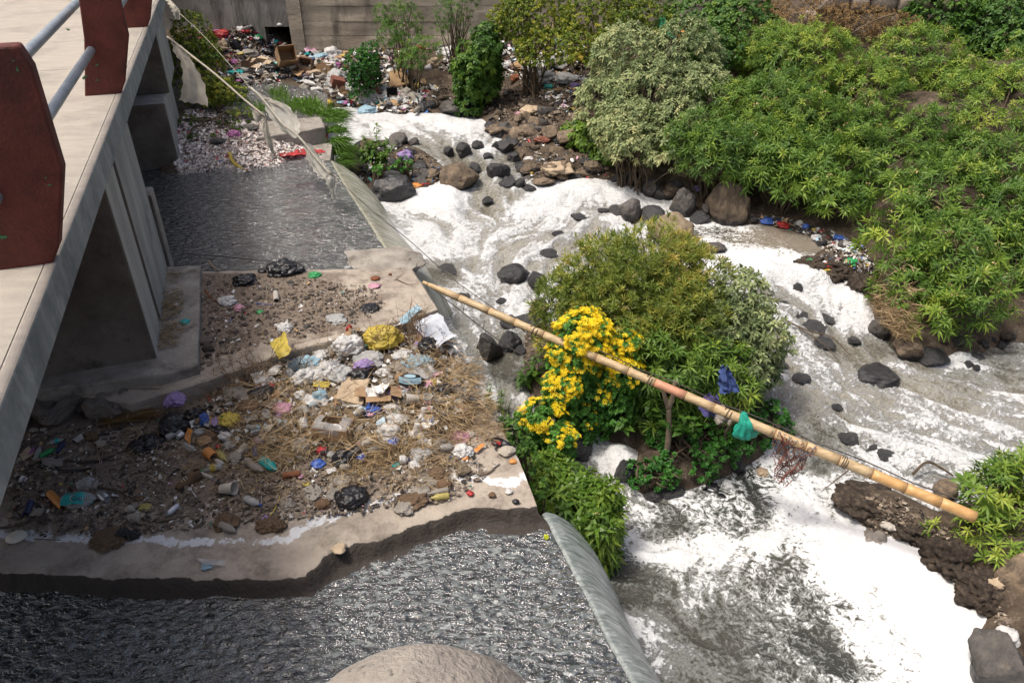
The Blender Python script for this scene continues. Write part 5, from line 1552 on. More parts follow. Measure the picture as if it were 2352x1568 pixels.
bush('broad_leaved_shrub', "dark green creeper mound at the top of the bank left of the dry brush", 'shrub', 'broad', [(1690,70,14.6,.8,.7,.6),(1600,50,15.2,.7,.7,.6),(1640,120,14,.6,.6,.5)], 613, dens=1.0, tint=.42)
bush('dry_brush', "rust brown dry brush below the stone wall", 'shrub', 'dry', [(1850,50,14.6,.8,.6,.45),(1960,60,14.5,.8,.6,.4),(2050,75,14.2,.5,.5,.35),(1760,50,14.9,.5,.5,.4)], 615, dens=1.2, tint=.5, gap=.36, nstem=70, r0=.012)
bush('sage_bush', "grey green sage bush with pale curled leaf tips", 'shrub', 'sage', [(1440,140,13.4,.62,.6,.6),(1570,135,13.2,.62,.6,.62),(1500,215,12.7,.75,.65,.6),(1390,235,12.7,.5,.5,.42),(1610,215,12.5,.5,.5,.5),(1440,290,12.0,.55,.5,.45),(1550,290,11.9,.5,.45,.42)], 621, dens=1.3, tint=.56, gap=.30, nstem=60)
bush('sage_bush', "low sage bush with yellowing leaves at the foot of the bank", 'shrub', 'sage', [(1450,330,11.6,.45,.4,.34),(1530,350,11.4,.38,.35,.3),(1400,300,12.0,.3,.3,.28)], 623, dens=1.2, tint=.66, gap=.33)
bush('broad_leaved_shrub', "bright green herb mound below the sage bush at the rocks", 'shrub', 'broad', [(1350,330,11.6,.36,.3,.26),(1390,360,11.3,.3,.25,.22),(1320,310,11.3,.25,.25,.2)], 625, ground=True, dens=1.2, tint=.75)
bush('broad_leaved_shrub', "leafy yellow green bush against the right part of the back wall", 'shrub', 'gold', [(1230,50,15.6,.75,.6,.65),(1180,60,15.9,.55,.5,.5),(1255,115,15.0,.6,.5,.4)], 631, dens=1.3, tint=.5)
bush('broad_leaved_shrub', "sprawling bush with yellow green tops next to the sage bush", 'shrub', 'gold', [(1380,55,15.0,.8,.6,.6),(1340,110,14.4,.5,.5,.4),(1470,50,15.0,.6,.5,.5)], 633, dens=1.2, tint=.5, gap=.34)
bush('broad_leaved_shrub', "rounded dark leaved bush standing in the litter by the back wall", 'shrub', 'broad', [(1100,120,15.4,.42,.4,.42),(1075,155,15.0,.3,.3,.25),(1120,90,15.6,.3,.3,.28)], 635, skirt=True, dens=1.3, tint=.5)
bush('feathery_shrub', "feathery green shrub growing out of the litter below the wall", 'shrub', 'feather', [(925,55,16.8,.42,.4,.45),(900,95,16.3,.35,.3,.3),(975,115,15.9,.38,.35,.28),(945,140,15.4,.3,.3,.24),(880,45,17,.2,.2,.3)], 637, dens=1.0, tint=.62)
bush('broad_leaved_shrub', "small dark bush between the litter piles below the wall", 'shrub', 'celery', [(825,150,15.6,.3,.3,.32),(850,120,16,.2,.2,.2)], 639, skirt=True, dens=.7, tint=.45, size=1.5)
bush('broad_leaved_shrub', "sprawling weed bush at the wall foot right of the bare saplings", 'shrub', 'feather', [(1030,50,16.6,.35,.3,.45),(1060,25,16.9,.4,.3,.4)], 641, dens=.6, tint=.4)
bush('broad_leaved_shrub', "tall yellow green weed bush beside the bridge abutment", 'shrub', 'gold', [(445,95,15.2,.42,.4,.55),(430,160,14.4,.5,.4,.5),(475,140,14.6,.3,.3,.4),(520,215,13.6,.35,.3,.25),(480,215,13.5,.5,.35,.3)], 643, dens=1.1, tint=.42, gap=.33)
bush('broad_leaved_shrub', "straggly weeds trailing over the white litter by the abutment", 'shrub', 'gold', [(430,290,11.9,.35,.3,.15),(520,300,11.7,.28,.25,.12),(470,320,11.4,.3,.2,.12),(560,265,12.3,.25,.2,.15)], 645, dens=.55, tint=.25, gap=.4)
bush(WN, "willow leaved shrub on the rocky island in midstream", 'shrub', 'willow_dry', [(1390,640,6.9,.50,.45,.42),(1500,610,7.0,.48,.45,.42),(1300,690,6.8,.33,.3,.3),(1580,650,6.9,.42,.4,.4),(1450,720,6.55,.55,.45,.45),(1560,740,6.5,.5,.42,.42),(1560,590,7.2,.22,.2,.25),(1400,590,7.2,.3,.25,.2)], 701, skirt=True, dens=1.35, tint=.50, gap=.31, seedheads=170, nstem=70, seedsize=.7)
bush(WN, "lower dark part of island shrub with broad star shaped tips", 'shrub', 'willow', [(1540,830,6.15,.42,.36,.36),(1640,850,6.15,.34,.3,.34),(1480,790,6.3,.3,.3,.3)], 703, skirt=True, dens=1.3, tint=.36, gap=.33, size=.85)
bush('sage_bush', "pale sage shrub on the right side of the midstream island", 'shrub', 'sage', [(1690,690,6.8,.36,.34,.34),(1740,770,6.5,.32,.28,.3),(1670,760,6.5,.34,.3,.32),(1700,840,6.2,.28,.25,.22)], 705, skirt=True, dens=1.3, tint=.5, gap=.34, size=.85)
bush(WN, "small willow leaved sprout low on the island's right side", 'shrub', 'willow', [(1690,900,5.95,.22,.2,.2),(1650,950,5.75,.14,.14,.12)], 707, dens=1.1, tint=.5, size=.75)
def yellow_bush():
    px = [(1340,765,6.15,.27,.25,.22),(1385,800,6.12,.22,.18,.17),(1295,810,6.1,.17,.14,.15),(1330,815,6.08,.25,.2,.18),(1445,790,6.1,.12,.12,.14),(1425,855,6.0,.23,.17,.17),(1290,890,5.9,.19,.17,.18),(1375,885,6.05,.22,.17,.17),(1245,955,5.65,.22,.17,.16),(1215,965,5.6,.13,.12,.12),(1325,955,5.9,.2,.15,.16),(1290,1000,5.5,.16,.14,.1),(1400,945,6.1,.15,.12,.12)]
    r = bush('yellow_flowering_bush', "bush covered in bright yellow flower heads under the bamboo pole", 'shrub', 'celery', px, 711, skirt=True, dens=.75, tint=.8, gap=.25, size=1.2, zmin=-.8)
    lobes = [((*tuple(PY(x, y, Y)),), (a, b, c)) for (x, y, Y, a, b, c) in px]
    wts = [1.5, 1.1, .9, 1.4, .9, .7, .55, .22, .6, .5, .25, .4, .1]
    fl = Leaves()
    r_ = np.random.RandomState(77)
    for (c, rr), w in zip(lobes, wts):
        rm = (rr[0] * rr[1] * rr[2]) ** (1 / 3)
        n = int(400 * w * (rm / .2) ** 2)
        d = norm(r_.normal(size=(n * 3, 3)) + np.array([0, -.25, .45]))
        d = d[(d[:, 2] > -.35)]
        p = np.array(c) + d * np.array(rr) * (1.0 + .22 * (fbm(d * 2.1 + np.array(c) * 1.7, 3, 714) - .5) + .55 * (fbm(d * 4.5 + np.array(c) * 3, 3, 15) - .5) + r_.normal(size=len(d)) * .05)[:, None]
        kp = fbm(p * 9, 2, 31) > .43 + .06 / max(w, .2) * .4
        p, d = p[kp][:n], d[kp][:n]
        n = len(p)
        ax = norm(d * .6 + np.array([0, 0, .8]))
        u = norm(np.cross(ax, r_.normal(size=(n, 3)))); v = np.cross(ax, u)
        sz = r_.uniform(.7, 1.25, n)
        for i in range(13):
            rad = .024 * math.sqrt((i + .5) / 13)
            a = 2.39996 * i
            q = p + (u * math.cos(a) + v * math.sin(a)) * (rad * sz)[:, None] + ax * ((.012 - rad * .35) * sz)[:, None]
            dd = norm(u * math.cos(a + 1) + v * math.sin(a + 1) + ax * .25)
            fl.add(q - dd * .007, dd, ax + r_.normal(size=(n, 3)) * .25, np.full(n, .012) * sz, np.full(n, .0105) * sz, np.zeros(n), r_.uniform(0, 1, n))
    fl.build('flowers', LM['flower'], r)
    return r
yellow_bush()
bush('celery_plant', "low bright green celery like plants spreading over the island front", 'plant', 'celery', ground=True, lobes_px=[(1560,1010,0,.2,.18,.14),(1600,990,0,.22,.18,.15),(1640,1000,0,.22,.18,.15),(1590,1050,0,.2,.16,.13),(1545,1060,0,.16,.14,.12),(1640,1050,0,.2,.16,.13),(1610,1085,0,.14,.12,.1),(1520,1010,0,.16,.14,.12)], seed=721, dens=.8, tint=.5, size=1.3)
bush('celery_plant', "celery like plants behind the bamboo on the island's right tip", 'plant', 'celery', ground=True, lobes_px=[(1720,960,0,.2,.18,.16),(1765,965,0,.18,.16,.16),(1690,985,0,.2,.16,.15),(1740,1000,0,.18,.16,.13),(1785,990,0,.14,.14,.13),(1690,1030,0,.16,.14,.12)], seed=723, dens=.8, tint=.5, size=1.3)
bush('celery_plant', "celery like clump round the foot of the forked stump", 'plant', 'celery', ground=True, lobes_px=[(1500,1090,0,.18,.15,.12),(1455,1085,0,.13,.1,.1),(1530,1105,0,.12,.09,.09),(1480,1115,0,.14,.1,.09)], seed=725, dens=.85, tint=.5, size=1.25)
bush('knotweed_clump', "glossy knotweed clump growing against the slab edge beside the lower weir", 'plant', 'knot', [(1255,1085,4.95,.17,.17,.14),(1310,1120,4.85,.24,.2,.16),(1385,1145,4.7,.16,.16,.16),(1310,1190,4.55,.23,.18,.18),(1380,1200,4.5,.15,.15,.14),(1270,1160,4.65,.14,.14,.14),(1330,1250,4.4,.13,.1,.1)], 731, skirt=True, dens=1.35, tint=.55, size=.95, seedheads=46, gap=.24, zmin=-.8, seedsize=.5)
bush(WN, "bright green willow sapling at the right edge beside the bamboo's end", 'shrub', 'willow', [(2290,1120,4.85,.27,.25,.2),(2340,1190,4.7,.25,.25,.22),(2260,1210,4.6,.16,.15,.15),(2310,1270,4.4,.2,.16,.13),(2350,1080,5.0,.2,.2,.15)], 741, skirt=True, dens=1.1, tint=.62, size=.85, gap=.3, zmin=-.8)
bush(WN, "small willow sprout on the mud below the bamboo's end", 'plant', 'willow', [(2165,1220,4.7,.1,.09,.07),(2210,1225,4.65,.08,.08,.07)], 743, dens=.9, tint=.62, size=.75, gap=.2, nstem=8, r0=.006)
bush(WN, "tiny willow sprig at the lower right waterline", 'plant', 'willow', [(2185,1295,4.4,.07,.06,.05)], 745, dens=.9, tint=.62, size=.7, gap=.2, nstem=6, r0=.005)
bush(WN, "second tiny willow sprig under the right edge shrub", 'plant', 'willow', [(2290,1330,4.25,.07,.06,.05)], 746, dens=.9, tint=.55, size=.7, gap=.2, nstem=6, r0=.005)
bush('weed_fringe', "fringe of weeds rooted in the weir wall under the slab edge", 'plant', 'broad', [(1185,1000,4.75,.09,.16,.14),(1215,1050,4.6,.08,.14,.12),(1165,985,4.9,.07,.1,.1),(1235,1120,4.45,.07,.12,.1)], 747, dens=.6, tint=.55, size=.55, gap=.25)
def tall_weed(name, label, stem_list, kind, leaf_n, seed, LL=.09, WW=.014, mat='willow', tint=.5, zoff=None, cat='plant', r=.006):
    """stem_list: (foot px, foot py, foot z, top px, top py) in the foot's depth plane"""
    x, y, z, _, _ = stem_list[0]
    root = empty(name, P(x, y, z))
    tag(root, label, cat)
    loc = np.array(root.location)
    lv = Leaves(); r_ = np.random.RandomState(seed)
    for (x, y, z, tx, ty) in stem_list:
        b = P(x, y, z); t = PY(tx, ty, b.y - .05)
        m = (b + t) / 2 + Vector((r_.normal() * .03, r_.normal() * .03, 0))
        q = np.array(spline([b, m, t], 8))
        o = MB().add(*s_tube([v - loc for v in q], [r * (1 - .6 * i / len(q)) for i in range(len(q))], 5)).build('stem', [twig_mat if mat in ('dry',) else LM['grass']], root)
        n = leaf_n
        s = r_.uniform(.08, 1, n) ** .8
        idx = s * (len(q) - 1)
        p = q[np.clip(idx.astype(int), 0, len(q) - 1)]
        az = r_.uniform(0, 6.28, n)
        d = np.stack([np.cos(az), np.sin(az), r_.uniform(-.1, .9, n)], 1)
        sc = (1.15 - .6 * s) * r_.uniform(.7, 1.1, n)
        lv.add(p, d, np.tile([0, 0, 1.0], (n, 1)), LL * sc, WW * sc * 1.1, r_.uniform(.1, .5, n), tint + r_.normal(size=n) * .14)
    lv.build('leaves', LM[mat], root)
    return root
tall_weed('tall_weed', "tall leafy green weed standing in the water by the slab edge", [(1140,950,.2,1130,880),(1150,952,.2,1152,895),(1128,948,.2,1122,905)], 'w', 60, 801, .10, .016)
tall_weed('tall_weed', "thin pale weed beside the tall leafy one at the slab edge", [(1170,960,.2,1175,915)], 'w', 14, 803, .05, .01)
tall_weed('tall_weed', "big dark green weed with seed spikes on the gravel bar", [(862,380,.78,866,285),(850,382,.78,838,315),(875,383,.78,888,318),(858,386,.78,850,330),(870,385,.78,905,335),(845,385,.78,828,345),(862,388,.78,880,350)], 'w', 60, 805, .20, .055, 'broad', .6, r=.009)
bush('weed_tuft', "small bright green tuft by the purple bag on the gravel bar", 'plant', 'celery', [(928,378,11.9,.16,.13,.1)], 807, dens=.8, tint=.7, size=1.5)
bush('weed_tuft', "pale grey green tuft on top of the black rock slab", 'plant', 'celery', [(875,392,11.4,.13,.1,.08)], 809, dens=.7, tint=1.0, size=1.4)
tall_weed('bare_sapling', "bare brown sapling stems in front of the back wall", [(975,95,1.45,995,-20),(978,95,1.45,972,-20),(970,92,1.45,985,-30),(963,80,1.45,948,-20)], 'w', 3, 811, .1, .02, 'dry', r=.022)
tall_weed('broad_leaved_plant', "dark broad leaved dock plant left of the yellow flowers", [(1215,880,.3,1205,830),(1225,880,.3,1232,825),(1210,885,.3,1195,850),(1235,870,.3,1225,815)], 'w', 12, 813, .17, .07, 'broad', .45)
tall_weed('broad_leaved_plant', "dark dock leaves in the shade under the bamboo's middle", [(1560,1010,.25,1570,950),(1590,1010,.25,1600,960),(1545,1005,.25,1530,950),(1500,985,.25,1490,930),(1440,1000,.2,1430,960)], 'w', 12, 815, .18, .08, 'broad', .45)
tall_weed('broad_leaved_plant', "green leafy herb growing from the undercut earth bank", [(2080,690,.6,2090,650),(2085,690,.6,2110,660),(2090,715,.55,2075,680)], 'w', 16, 817, .12, .05, 'broad', .7)
def grass(label, spots, n, h, seed, lean=(0, 0, 0), name='grass_tuft', kind='grass', width=.012, tint=.5, cat='grass', is_stuff=False):
    """spots: (px, py, z, radius m)"""
    c = P(spots[0][0], spots[0][1], spots[0][2])
    root = empty(name, c)
    tag(root, label, cat)
    lv = Leaves(); r_ = np.random.RandomState(seed)
    for (x, y, z, R) in spots:
        p = P(x, y, z)
        m = n
        a = r_.uniform(0, 6.28, m); rr = R * np.sqrt(r_.rand(m))
        b = np.stack([p.x + rr * np.cos(a), p.y + rr * np.sin(a) * .8, np.full(m, p.z - .02)], 1)
        d = np.stack([r_.normal(size=m) * .35 + lean[0], r_.normal(size=m) * .35 + lean[1], np.ones(m) + lean[2]], 1)
        az = r_.uniform(0, 6.28, m)
        lv.add(b, d, np.stack([np.cos(az), np.sin(az), np.zeros(m)], 1), h * r_.uniform(.5, 1.1, m), np.full(m, width), r_.uniform(.1, .6, m), tint + r_.normal(size=m) * .15)
    lv.build('blades', LM[kind], root)
    return root
grass("tall reed grass clump at the end of the white litter bank", [(655,245,1.45,.25),(690,258,1.45,.25),(720,262,1.45,.22),(640,225,1.4,.15)], 130, .42, 831, tint=.6)
grass("low grass strip along the back of the white litter bank", [(540,240,1.4,.3),(580,246,1.4,.3),(620,250,1.4,.25),(600,255,1.4,.2)], 120, .2, 833, tint=.55)
grass("long grass hanging down the weir wall beside the white water", [(752,275,1.45,.12),(758,300,1.35,.12),(763,325,1.25,.12),(768,350,1.1,.12),(762,262,1.5,.12),(772,372,1.0,.1),(770,340,1.15,.12),(745,262,1.5,.15)], 230, .40, 835, lean=(.75, -.2, -.7), tint=.45)
grass("broad leaved grass clump at the head of the end block", [(715,250,1.45,.22),(735,265,1.45,.2),(700,245,1.45,.2)], 60, .3, 837, width=.04, tint=.6)
def straw(label, spots, seed, n_, Lr=(.08, .28), lift=.05, thick=.004, name='dry_straw', zf=None, tint=.6):
    n = n_ * 1.7; thick = thick * 1.25
    root = empty(name, P(spots[0][0], spots[0][1], zf or Z_LOW))
    tag(root, label, 'dry straw', kind='stuff')
    r_ = np.random.RandomState(seed)
    lv = Leaves()
    for (x, y, R, w) in spots:
        p = P(x, y, zf or Z_LOW)
        m = int(n * w)
        a = r_.uniform(0, 6.28, m); rr = R * np.sqrt(r_.rand(m))
        az = r_.uniform(0, 6.28, m)
        d = np.stack([np.cos(az), np.sin(az), r_.normal(size=m) * .22], 1)
        L = r_.uniform(*Lr, m)
        b = np.stack([p.x + rr * np.cos(a), p.y + rr * np.sin(a), p.z + r_.exponential(lift, m) + .01], 1) - d * (L / 2)[:, None]
        b[:, 2] = np.maximum(b[:, 2], p.z + .006)
        d[:, 2] = np.maximum(d[:, 2], -.1)
        lv.add(b, d, r_.normal(size=(m, 3)), L, np.full(m, thick), r_.uniform(-.1, .15, m), tint + r_.normal(size=m) * .25)
    lv.build('stalks', LM['straw'], root)
    return root
straw("matted tan straw tangled through the litter heap on the slab", [(620,1000,.3,1.2),(680,1010,.28,1.3),(600,940,.3,1),(700,900,.3,1),(560,880,.25,.8),(780,950,.3,1),(860,1010,.25,1),(950,930,.3,1.4),(1000,870,.25,1.2),(1020,950,.25,1),(880,880,.3,.8),(640,1040,.22,1),(1080,950,.22,.9),(1000,1000,.25,.8),(850,1040,.2,.6),(930,1010,.2,.7),(750,1000,.25,1),(960,850,.2,.8),(1060,880,.2,.9)], 841, 330)
straw("rusty brown root fibres spread over the damp part of the slab", [(820,1050,.2,1),(880,1045,.2,1),(800,1110,.16,.8),(860,1060,.2,.8),(940,1080,.25,.8),(1000,1085,.2,.8),(500,1040,.3,.7),(450,1060,.3,.6),(560,1070,.3,.7),(300,1010,.3,.5),(640,1120,.2,.4),(1060,1010,.15,.6),(1130,1000,.12,.8)], 843, 150, (.05, .16), .02, .004, tint=.45)
straw("brown dry moss and straw along the pier footing", [(392,640,.12,.6),(388,680,.14,.8),(385,720,.14,1),(392,760,.14,1),(380,790,.12,.8),(400,700,.1,.6)], 845, 130, (.04, .12), .02, .004, zf=Z_FOOT, tint=.45)
straw("tan dead roots hanging under the right bank shrub", [(2040,720,.2,1),(2060,750,.2,1.2),(2020,700,.15,.8),(2075,770,.12,.8)], 847, 200, (.1, .3), .12, .006, zf=.35, tint=.5)
def dead_weed(label, x, y, z, n, h, seed, spread=.5, group=None):
    root = empty('dead_weed', P(x, y, z))
    tag(root, label, 'dead weed', group)
    r_ = random.Random(seed)
    mb = MB()
    for k in range(n):
        d = Vector((r_.gauss(0, spread), r_.gauss(0, spread), 1)).normalized()
        L = h * r_.uniform(.5, 1)
        a = Vector((r_.uniform(-.08, .08), r_.uniform(-.08, .08), 0))
        b = a + d * L * .5 + Vector((r_.gauss(0, .03), r_.gauss(0, .03), 0))
        c = a + d * L + Vector((r_.gauss(0, .06), r_.gauss(0, .06), -.03))
        mb.add(*s_tube([a, b, c], [.0035, .0025, .0015], 4, False))
        for _ in range(3):
            t = r_.uniform(.4, .9)
            s = b.lerp(c, (t - .4) / .5) if t > .4 else b
            e = s + Vector((r_.gauss(0, .07), r_.gauss(0, .07), abs(r_.gauss(0, .06))))
            mb.add(*s_tube([s, e], [.002, .0012], 4, False))
    o = mb.build('stalk', [dead_mat], root)
    o['kind'] = 'stuff'
    return root
dead_mat = M('dead_stalk', (0.25, 0.17, 0.095), (0.12, 0.075, 0.045), scale=10, rough=0.9, bump=0.2)
for i, (x, y, z, n, h, s, lab) in enumerate([(930,790,1.3,16,.45,.35,"tallest dead weed standing behind the yellow sack"),(880,800,1.3,10,.35,.4,"dead weed standing left of the yellow sack"),(960,770,1.36,12,.4,.35,"dead weed at the corner of the upper slab"),(560,880,1.25,14,.4,.6,"dead weed tangle beside the yellow torn sheet"),(600,850,1.3,12,.38,.5,"dead weed above the step edge at left"),(700,850,1.25,10,.3,.5,"dead weed in front of the white bags"),
     (500,930,1.2,12,.4,.7,"leaning dead weed over the black bags"),(780,840,1.25,10,.35,.4,"dead weed between the white bags"),(640,960,1.2,12,.3,.7,"low dead weed left of the cardboard box"),(1010,840,1.25,10,.3,.4,"dead weed by the black sack at the slab edge"),(540,960,1.2,10,.3,.7,"low dead weed above the blue bottle"),(920,870,1.22,8,.3,.4,"dead weed beside the dark printed bag")]):
    dead_weed(lab, x, y, z, n, h, 900 + i, s)
# ================================================================== litter: materials
def plain(name, col, rough=.6, **k):
    k.setdefault('bump', 0.15); k.setdefault('scale', 9); k.setdefault('bscale', 50)
    c2 = k.pop('col2', tuple(c * 0.72 for c in col))
    return M(name, col, c2, rough=rough, **k)
PM = {}
for n, c, r, kw in [
    ('white', (.74,.73,.71), .5, {'transl': .25}), ('grey', (.46,.46,.45), .5, {'transl': .2}), ('clear', (.50,.50,.48), .25, {'alpha': .62, 'spec': .6}), ('dull', (.27,.245,.21), .6, {}),
    ('black', (.012,.012,.014), .28, {'spec': .55, 'bump': .4}), ('navy', (.03,.04,.10), .4, {}), ('blue', (.05,.12,.42), .4, {}), ('lightblue', (.36,.55,.66), .5, {'transl': .2}),
    ('teal', (.03,.38,.36), .45, {}), ('green', (.03,.30,.09), .4, {}), ('greenbag', (.04,.50,.36), .4, {'transl': .35}), ('yellow', (.62,.48,.08), .5, {'transl': .2}), ('orange', (.62,.25,.06), .55, {}),
    ('red', (.45,.035,.035), .5, {'transl': .15}), ('pink', (.68,.36,.46), .5, {'transl': .2}), ('magenta', (.45,.16,.36), .6, {'transl': .15}), ('purple', (.36,.26,.52), .5, {'transl': .2}),
    ('card', (.36,.235,.13), .85, {'col2': (.26,.165,.09)}), ('cardpale', (.46,.36,.25), .88, {'col2': (.35,.27,.18)}), ('carddark', (.17,.10,.06), .85, {}), ('cardred', (.20,.075,.05), .8, {}), ('kraft', (.42,.27,.14), .85, {}),
    ('brown', (.15,.09,.05), .85, {}), ('wood', (.32,.24,.15), .85, {'stretch': (1, 8, 8)}), ('rust', (.20,.07,.03), .85, {}), ('foam', (.76,.75,.72), .85, {}), ('silver', (.55,.56,.58), .35, {'metal': .7}), ('cupin', (.50,.46,.40), .8, {}),
    ('cloth', (.66,.62,.53), .9, {'transl': .4, 'bscale': 160, 'bump': .3}), ('rope', (.50,.45,.36), .9, {}), ('shell', (.66,.62,.52), .4, {}), ('fabricblue', (.05,.085,.24), .9, {}), ('greennet', (.03,.25,.12), .7, {'alpha': .75}), ('tarp', (.50,.53,.58), .7, {}), ('yellowclear', (.52,.44,.14), .35, {'alpha': .8}), ('wire', (.06,.05,.045), .6, {}), ('rootbrown', (.13,.085,.05), .9, {})]:
    PM[n] = plain('litter_' + n, c, r, **kw)
UPX = [(458,622),(948,617),(1008,711),(964,724),(800,772),(649,810),(540,850),(455,882)]
FTX = [(372,614),(460,612),(456,840),(365,865),(300,868)]
HEAP = [(480,900),(560,840),(700,800),(820,760),(960,735),(1030,790),(1080,880),(1090,960),(1000,1020),(880,1030),(760,1040),(620,1050),(520,1020),(440,980)]
HEAPW = [tuple(P(x, y, Z_LOW))[:2] for x, y in HEAP]
LOWX = [(0,1000),(60,960),(230,940),(455,882),(540,850),(649,810),(800,772),(964,724),(1012,745),(1100,905),(1190,1050),(1245,1165),(980,1200),(800,1255),(700,1322),(0,1320),(-60,1320)]
def heap_h(x, y):
    d = -float(sdist(np.array([[x, y]]), HEAPW)[0])
    return 0.0 if d < 0 else 0.07 * (1 - math.exp(-d / .15))
def LP(px, py):
    """what a picture point lands on"""
    if pip(px, py, FTX): return P(px, py, Z_FOOT)
    if pip(px, py, UPX): return P(px, py, Z_UP + .01)
    if pip(px, py, LOWX):
        p = P(px, py, Z_LOW)
        h = heap_h(p.x, p.y)
        return P(px, py, Z_LOW + h)
    return G(px, py, 0.05, 4.0)
def LPE(px, py): return P(px, py, Z_LOW + .04)
def heap():
    xs = np.arange(-3.4, 0.05, .03); ys = np.arange(3.9, 6.9, .03)
    X, Y = np.meshgrid(xs, ys); pts = np.stack([X.ravel(), Y.ravel()], 1)
    d = -sdist(pts, HEAPW)
    up = sdist(pts, up_poly)
    z = Z_LOW + 0.07 * (1 - np.exp(-np.maximum(d, 0) / .15)) * (0.55 + 0.9 * fbm(pts * 6, 4, 77)) - 0.01
    ok = (d > -0.02) & (up > 0.02)
    nx = len(xs); i, j = np.meshgrid(np.arange(nx - 1), np.arange(len(ys) - 1)); i0 = (j * nx + i).ravel()
    F = np.stack([i0, i0 + 1, i0 + nx + 1, i0 + nx], 1); F = F[ok[F].all(1)]
    used = np.zeros(len(pts), bool); used[F.ravel()] = True; new = np.cumsum(used) - 1
    o = link_mesh('rubbish_mat', np.stack([pts[:, 0], pts[:, 1], z], 1)[used], new[F], [M('rubbish_soil', (.20,.155,.105), (.075,.055,.04), scale=14, bump=1, bscale=60, rough=.95, third=(.34,.29,.22), tscale=20, tlo=.56, thi=.66)])
    tag(o, 'mat of rotted litter and straw under the rubbish heap on the slab', 'rubbish', kind='stuff')
heap()
def scrap_mat(name, palette, rough=.7):
    m = bpy.data.materials.new(name); m.use_nodes = True
    nt = m.node_tree; b = nt.nodes['Principled BSDF']
    at = _n(nt, 'ShaderNodeAttribute'); at.attribute_name = 'tint'
    cr = _n(nt, 'ShaderNodeValToRGB'); cr.color_ramp.interpolation = 'CONSTANT'
    els = cr.color_ramp.elements
    tot = sum(w for w, c in palette); acc = 0
    for i, (w, c) in enumerate(palette):
        e = els[0] if i == 0 else (els[1] if i == 1 else els.new(min(.999, acc / tot)))
        e.position = min(.999, acc / tot); e.color = (*c, 1); acc += w
    nt.links.new(at.outputs['Fac'], cr.inputs[0]); nt.links.new(cr.outputs[0], b.inputs['Base Color'])
    b.inputs['Roughness'].default_value = rough
    return m
PAL_MIX = [(5,(.70,.69,.67)),(3,(.42,.41,.39)),(3,(.30,.27,.22)),(4,(.16,.125,.09)),(3,(.075,.058,.045)),(2,(.02,.02,.022)),(1.6,(.36,.24,.13)),(.5,(.42,.05,.05)),(.4,(.06,.16,.40)),(.4,(.05,.30,.25)),(.4,(.55,.42,.08)),(.4,(.60,.36,.45)),(.4,(.45,.60,.70))]
PAL_DARK = [(4,(.16,.125,.095)),(3,(.09,.07,.055)),(4,(.22,.175,.13)),(1.4,(.34,.29,.225)),(.35,(.62,.60,.56)),(1,(.03,.026,.022))]
PAL_WHITE = [(9,(.80,.75,.71)),(4,(.72,.61,.56)),(2,(.58,.52,.47)),(1.2,(.34,.27,.23)),(.8,(.15,.11,.09)),(.25,(.50,.10,.12)),(.2,(.12,.22,.45))]
PAL_HILL = [(2.6,(.66,.64,.61)),(2,(.36,.33,.29)),(5,(.15,.115,.085)),(4,(.085,.066,.05)),(1.4,(.30,.21,.125)),(1,(.02,.02,.02)),(.4,(.42,.04,.05)),(.3,(.06,.14,.40)),(.3,(.05,.30,.25)),(.3,(.5,.4,.08)),(.3,(.55,.25,.40))]
SM = {'mix': scrap_mat('scraps_mixed', PAL_MIX), 'dark': scrap_mat('scraps_dark', PAL_DARK, .9), 'white': scrap_mat('scraps_white', PAL_WHITE, .8), 'hill': scrap_mat('scraps_hill', PAL_HILL, .8)}
def scraps(name, label, cat, polypx, n, smin, smax, pal, seed, place=None, flat=.5, aspect=(.3, 1), lift=.01):
    r_ = np.random.RandomState(seed)
    pts = scatter_px(polypx, n)
    pl = place or LP
    B = np.array([tuple(pl(x, y)) for x, y in pts])
    root = empty(name, tuple(B[0]))
    tag(root, label, cat, kind='stuff')
    size = smin * (smax / smin) ** (r_.rand(n) ** 1.7)
    asp = r_.uniform(*aspect, n)
    az = r_.uniform(0, 6.28, n)
    nrm = norm(np.stack([r_.normal(size=n) * flat, r_.normal(size=n) * flat, np.ones(n)], 1))
    u = norm(np.stack([np.cos(az), np.sin(az), np.zeros(n)], 1) - nrm * (np.cos(az) * nrm[:, 0] + np.sin(az) * nrm[:, 1])[:, None])
    v = np.cross(nrm, u)
    V = []
    for j in (-1, 0, 1):
        for i in (-1, 0, 1):
            ju = (i + r_.uniform(-.35, .35, n)) * size / 2; jv = (j + r_.uniform(-.35, .35, n)) * size * asp / 2
            V.append(B + u * ju[:, None] + v * jv[:, None] + nrm * (r_.normal(size=n) * size * .16)[:, None] + np.array([0, 0, lift]) + np.array([0, 0, 1.0]) * (size * .15)[:, None])
    V = np.stack(V, 1).reshape(-1, 3)
    V[:, 2] = np.maximum(V[:, 2], np.repeat(B[:, 2], 9) + .002)
    b = np.arange(n) * 9
    F = np.concatenate([np.stack([b + q, b + q + 1, b + q + 4, b + q + 3], 1) for q in (0, 1, 3, 4)])
    link_mesh('scraps', V - B[0], F, [SM[pal]], smooth=False, parent=root, attrs={'tint': np.repeat(r_.rand(n), 9)})
    return root
HILL = [(425,62),(520,48),(600,58),(640,100),(660,170),(640,198),(520,192),(470,165),(430,130)]
MIDP = [(640,150),(690,118),(800,92),(860,70),(1000,60),(1010,110),(900,130),(960,190),(1010,205),(985,262),(900,262),(850,255),(790,240),(740,215),(680,190)]
WBANK = [(400,330),(430,250),(520,265),(620,270),(745,295),(752,368),(660,384),(560,402),(480,410),(420,412),(400,380)]
scraps('litter_scraps', "slope of small mixed rubbish and rags left of the culvert", 'rubbish', HILL, 2600, .03, .16, 'hill', 1)
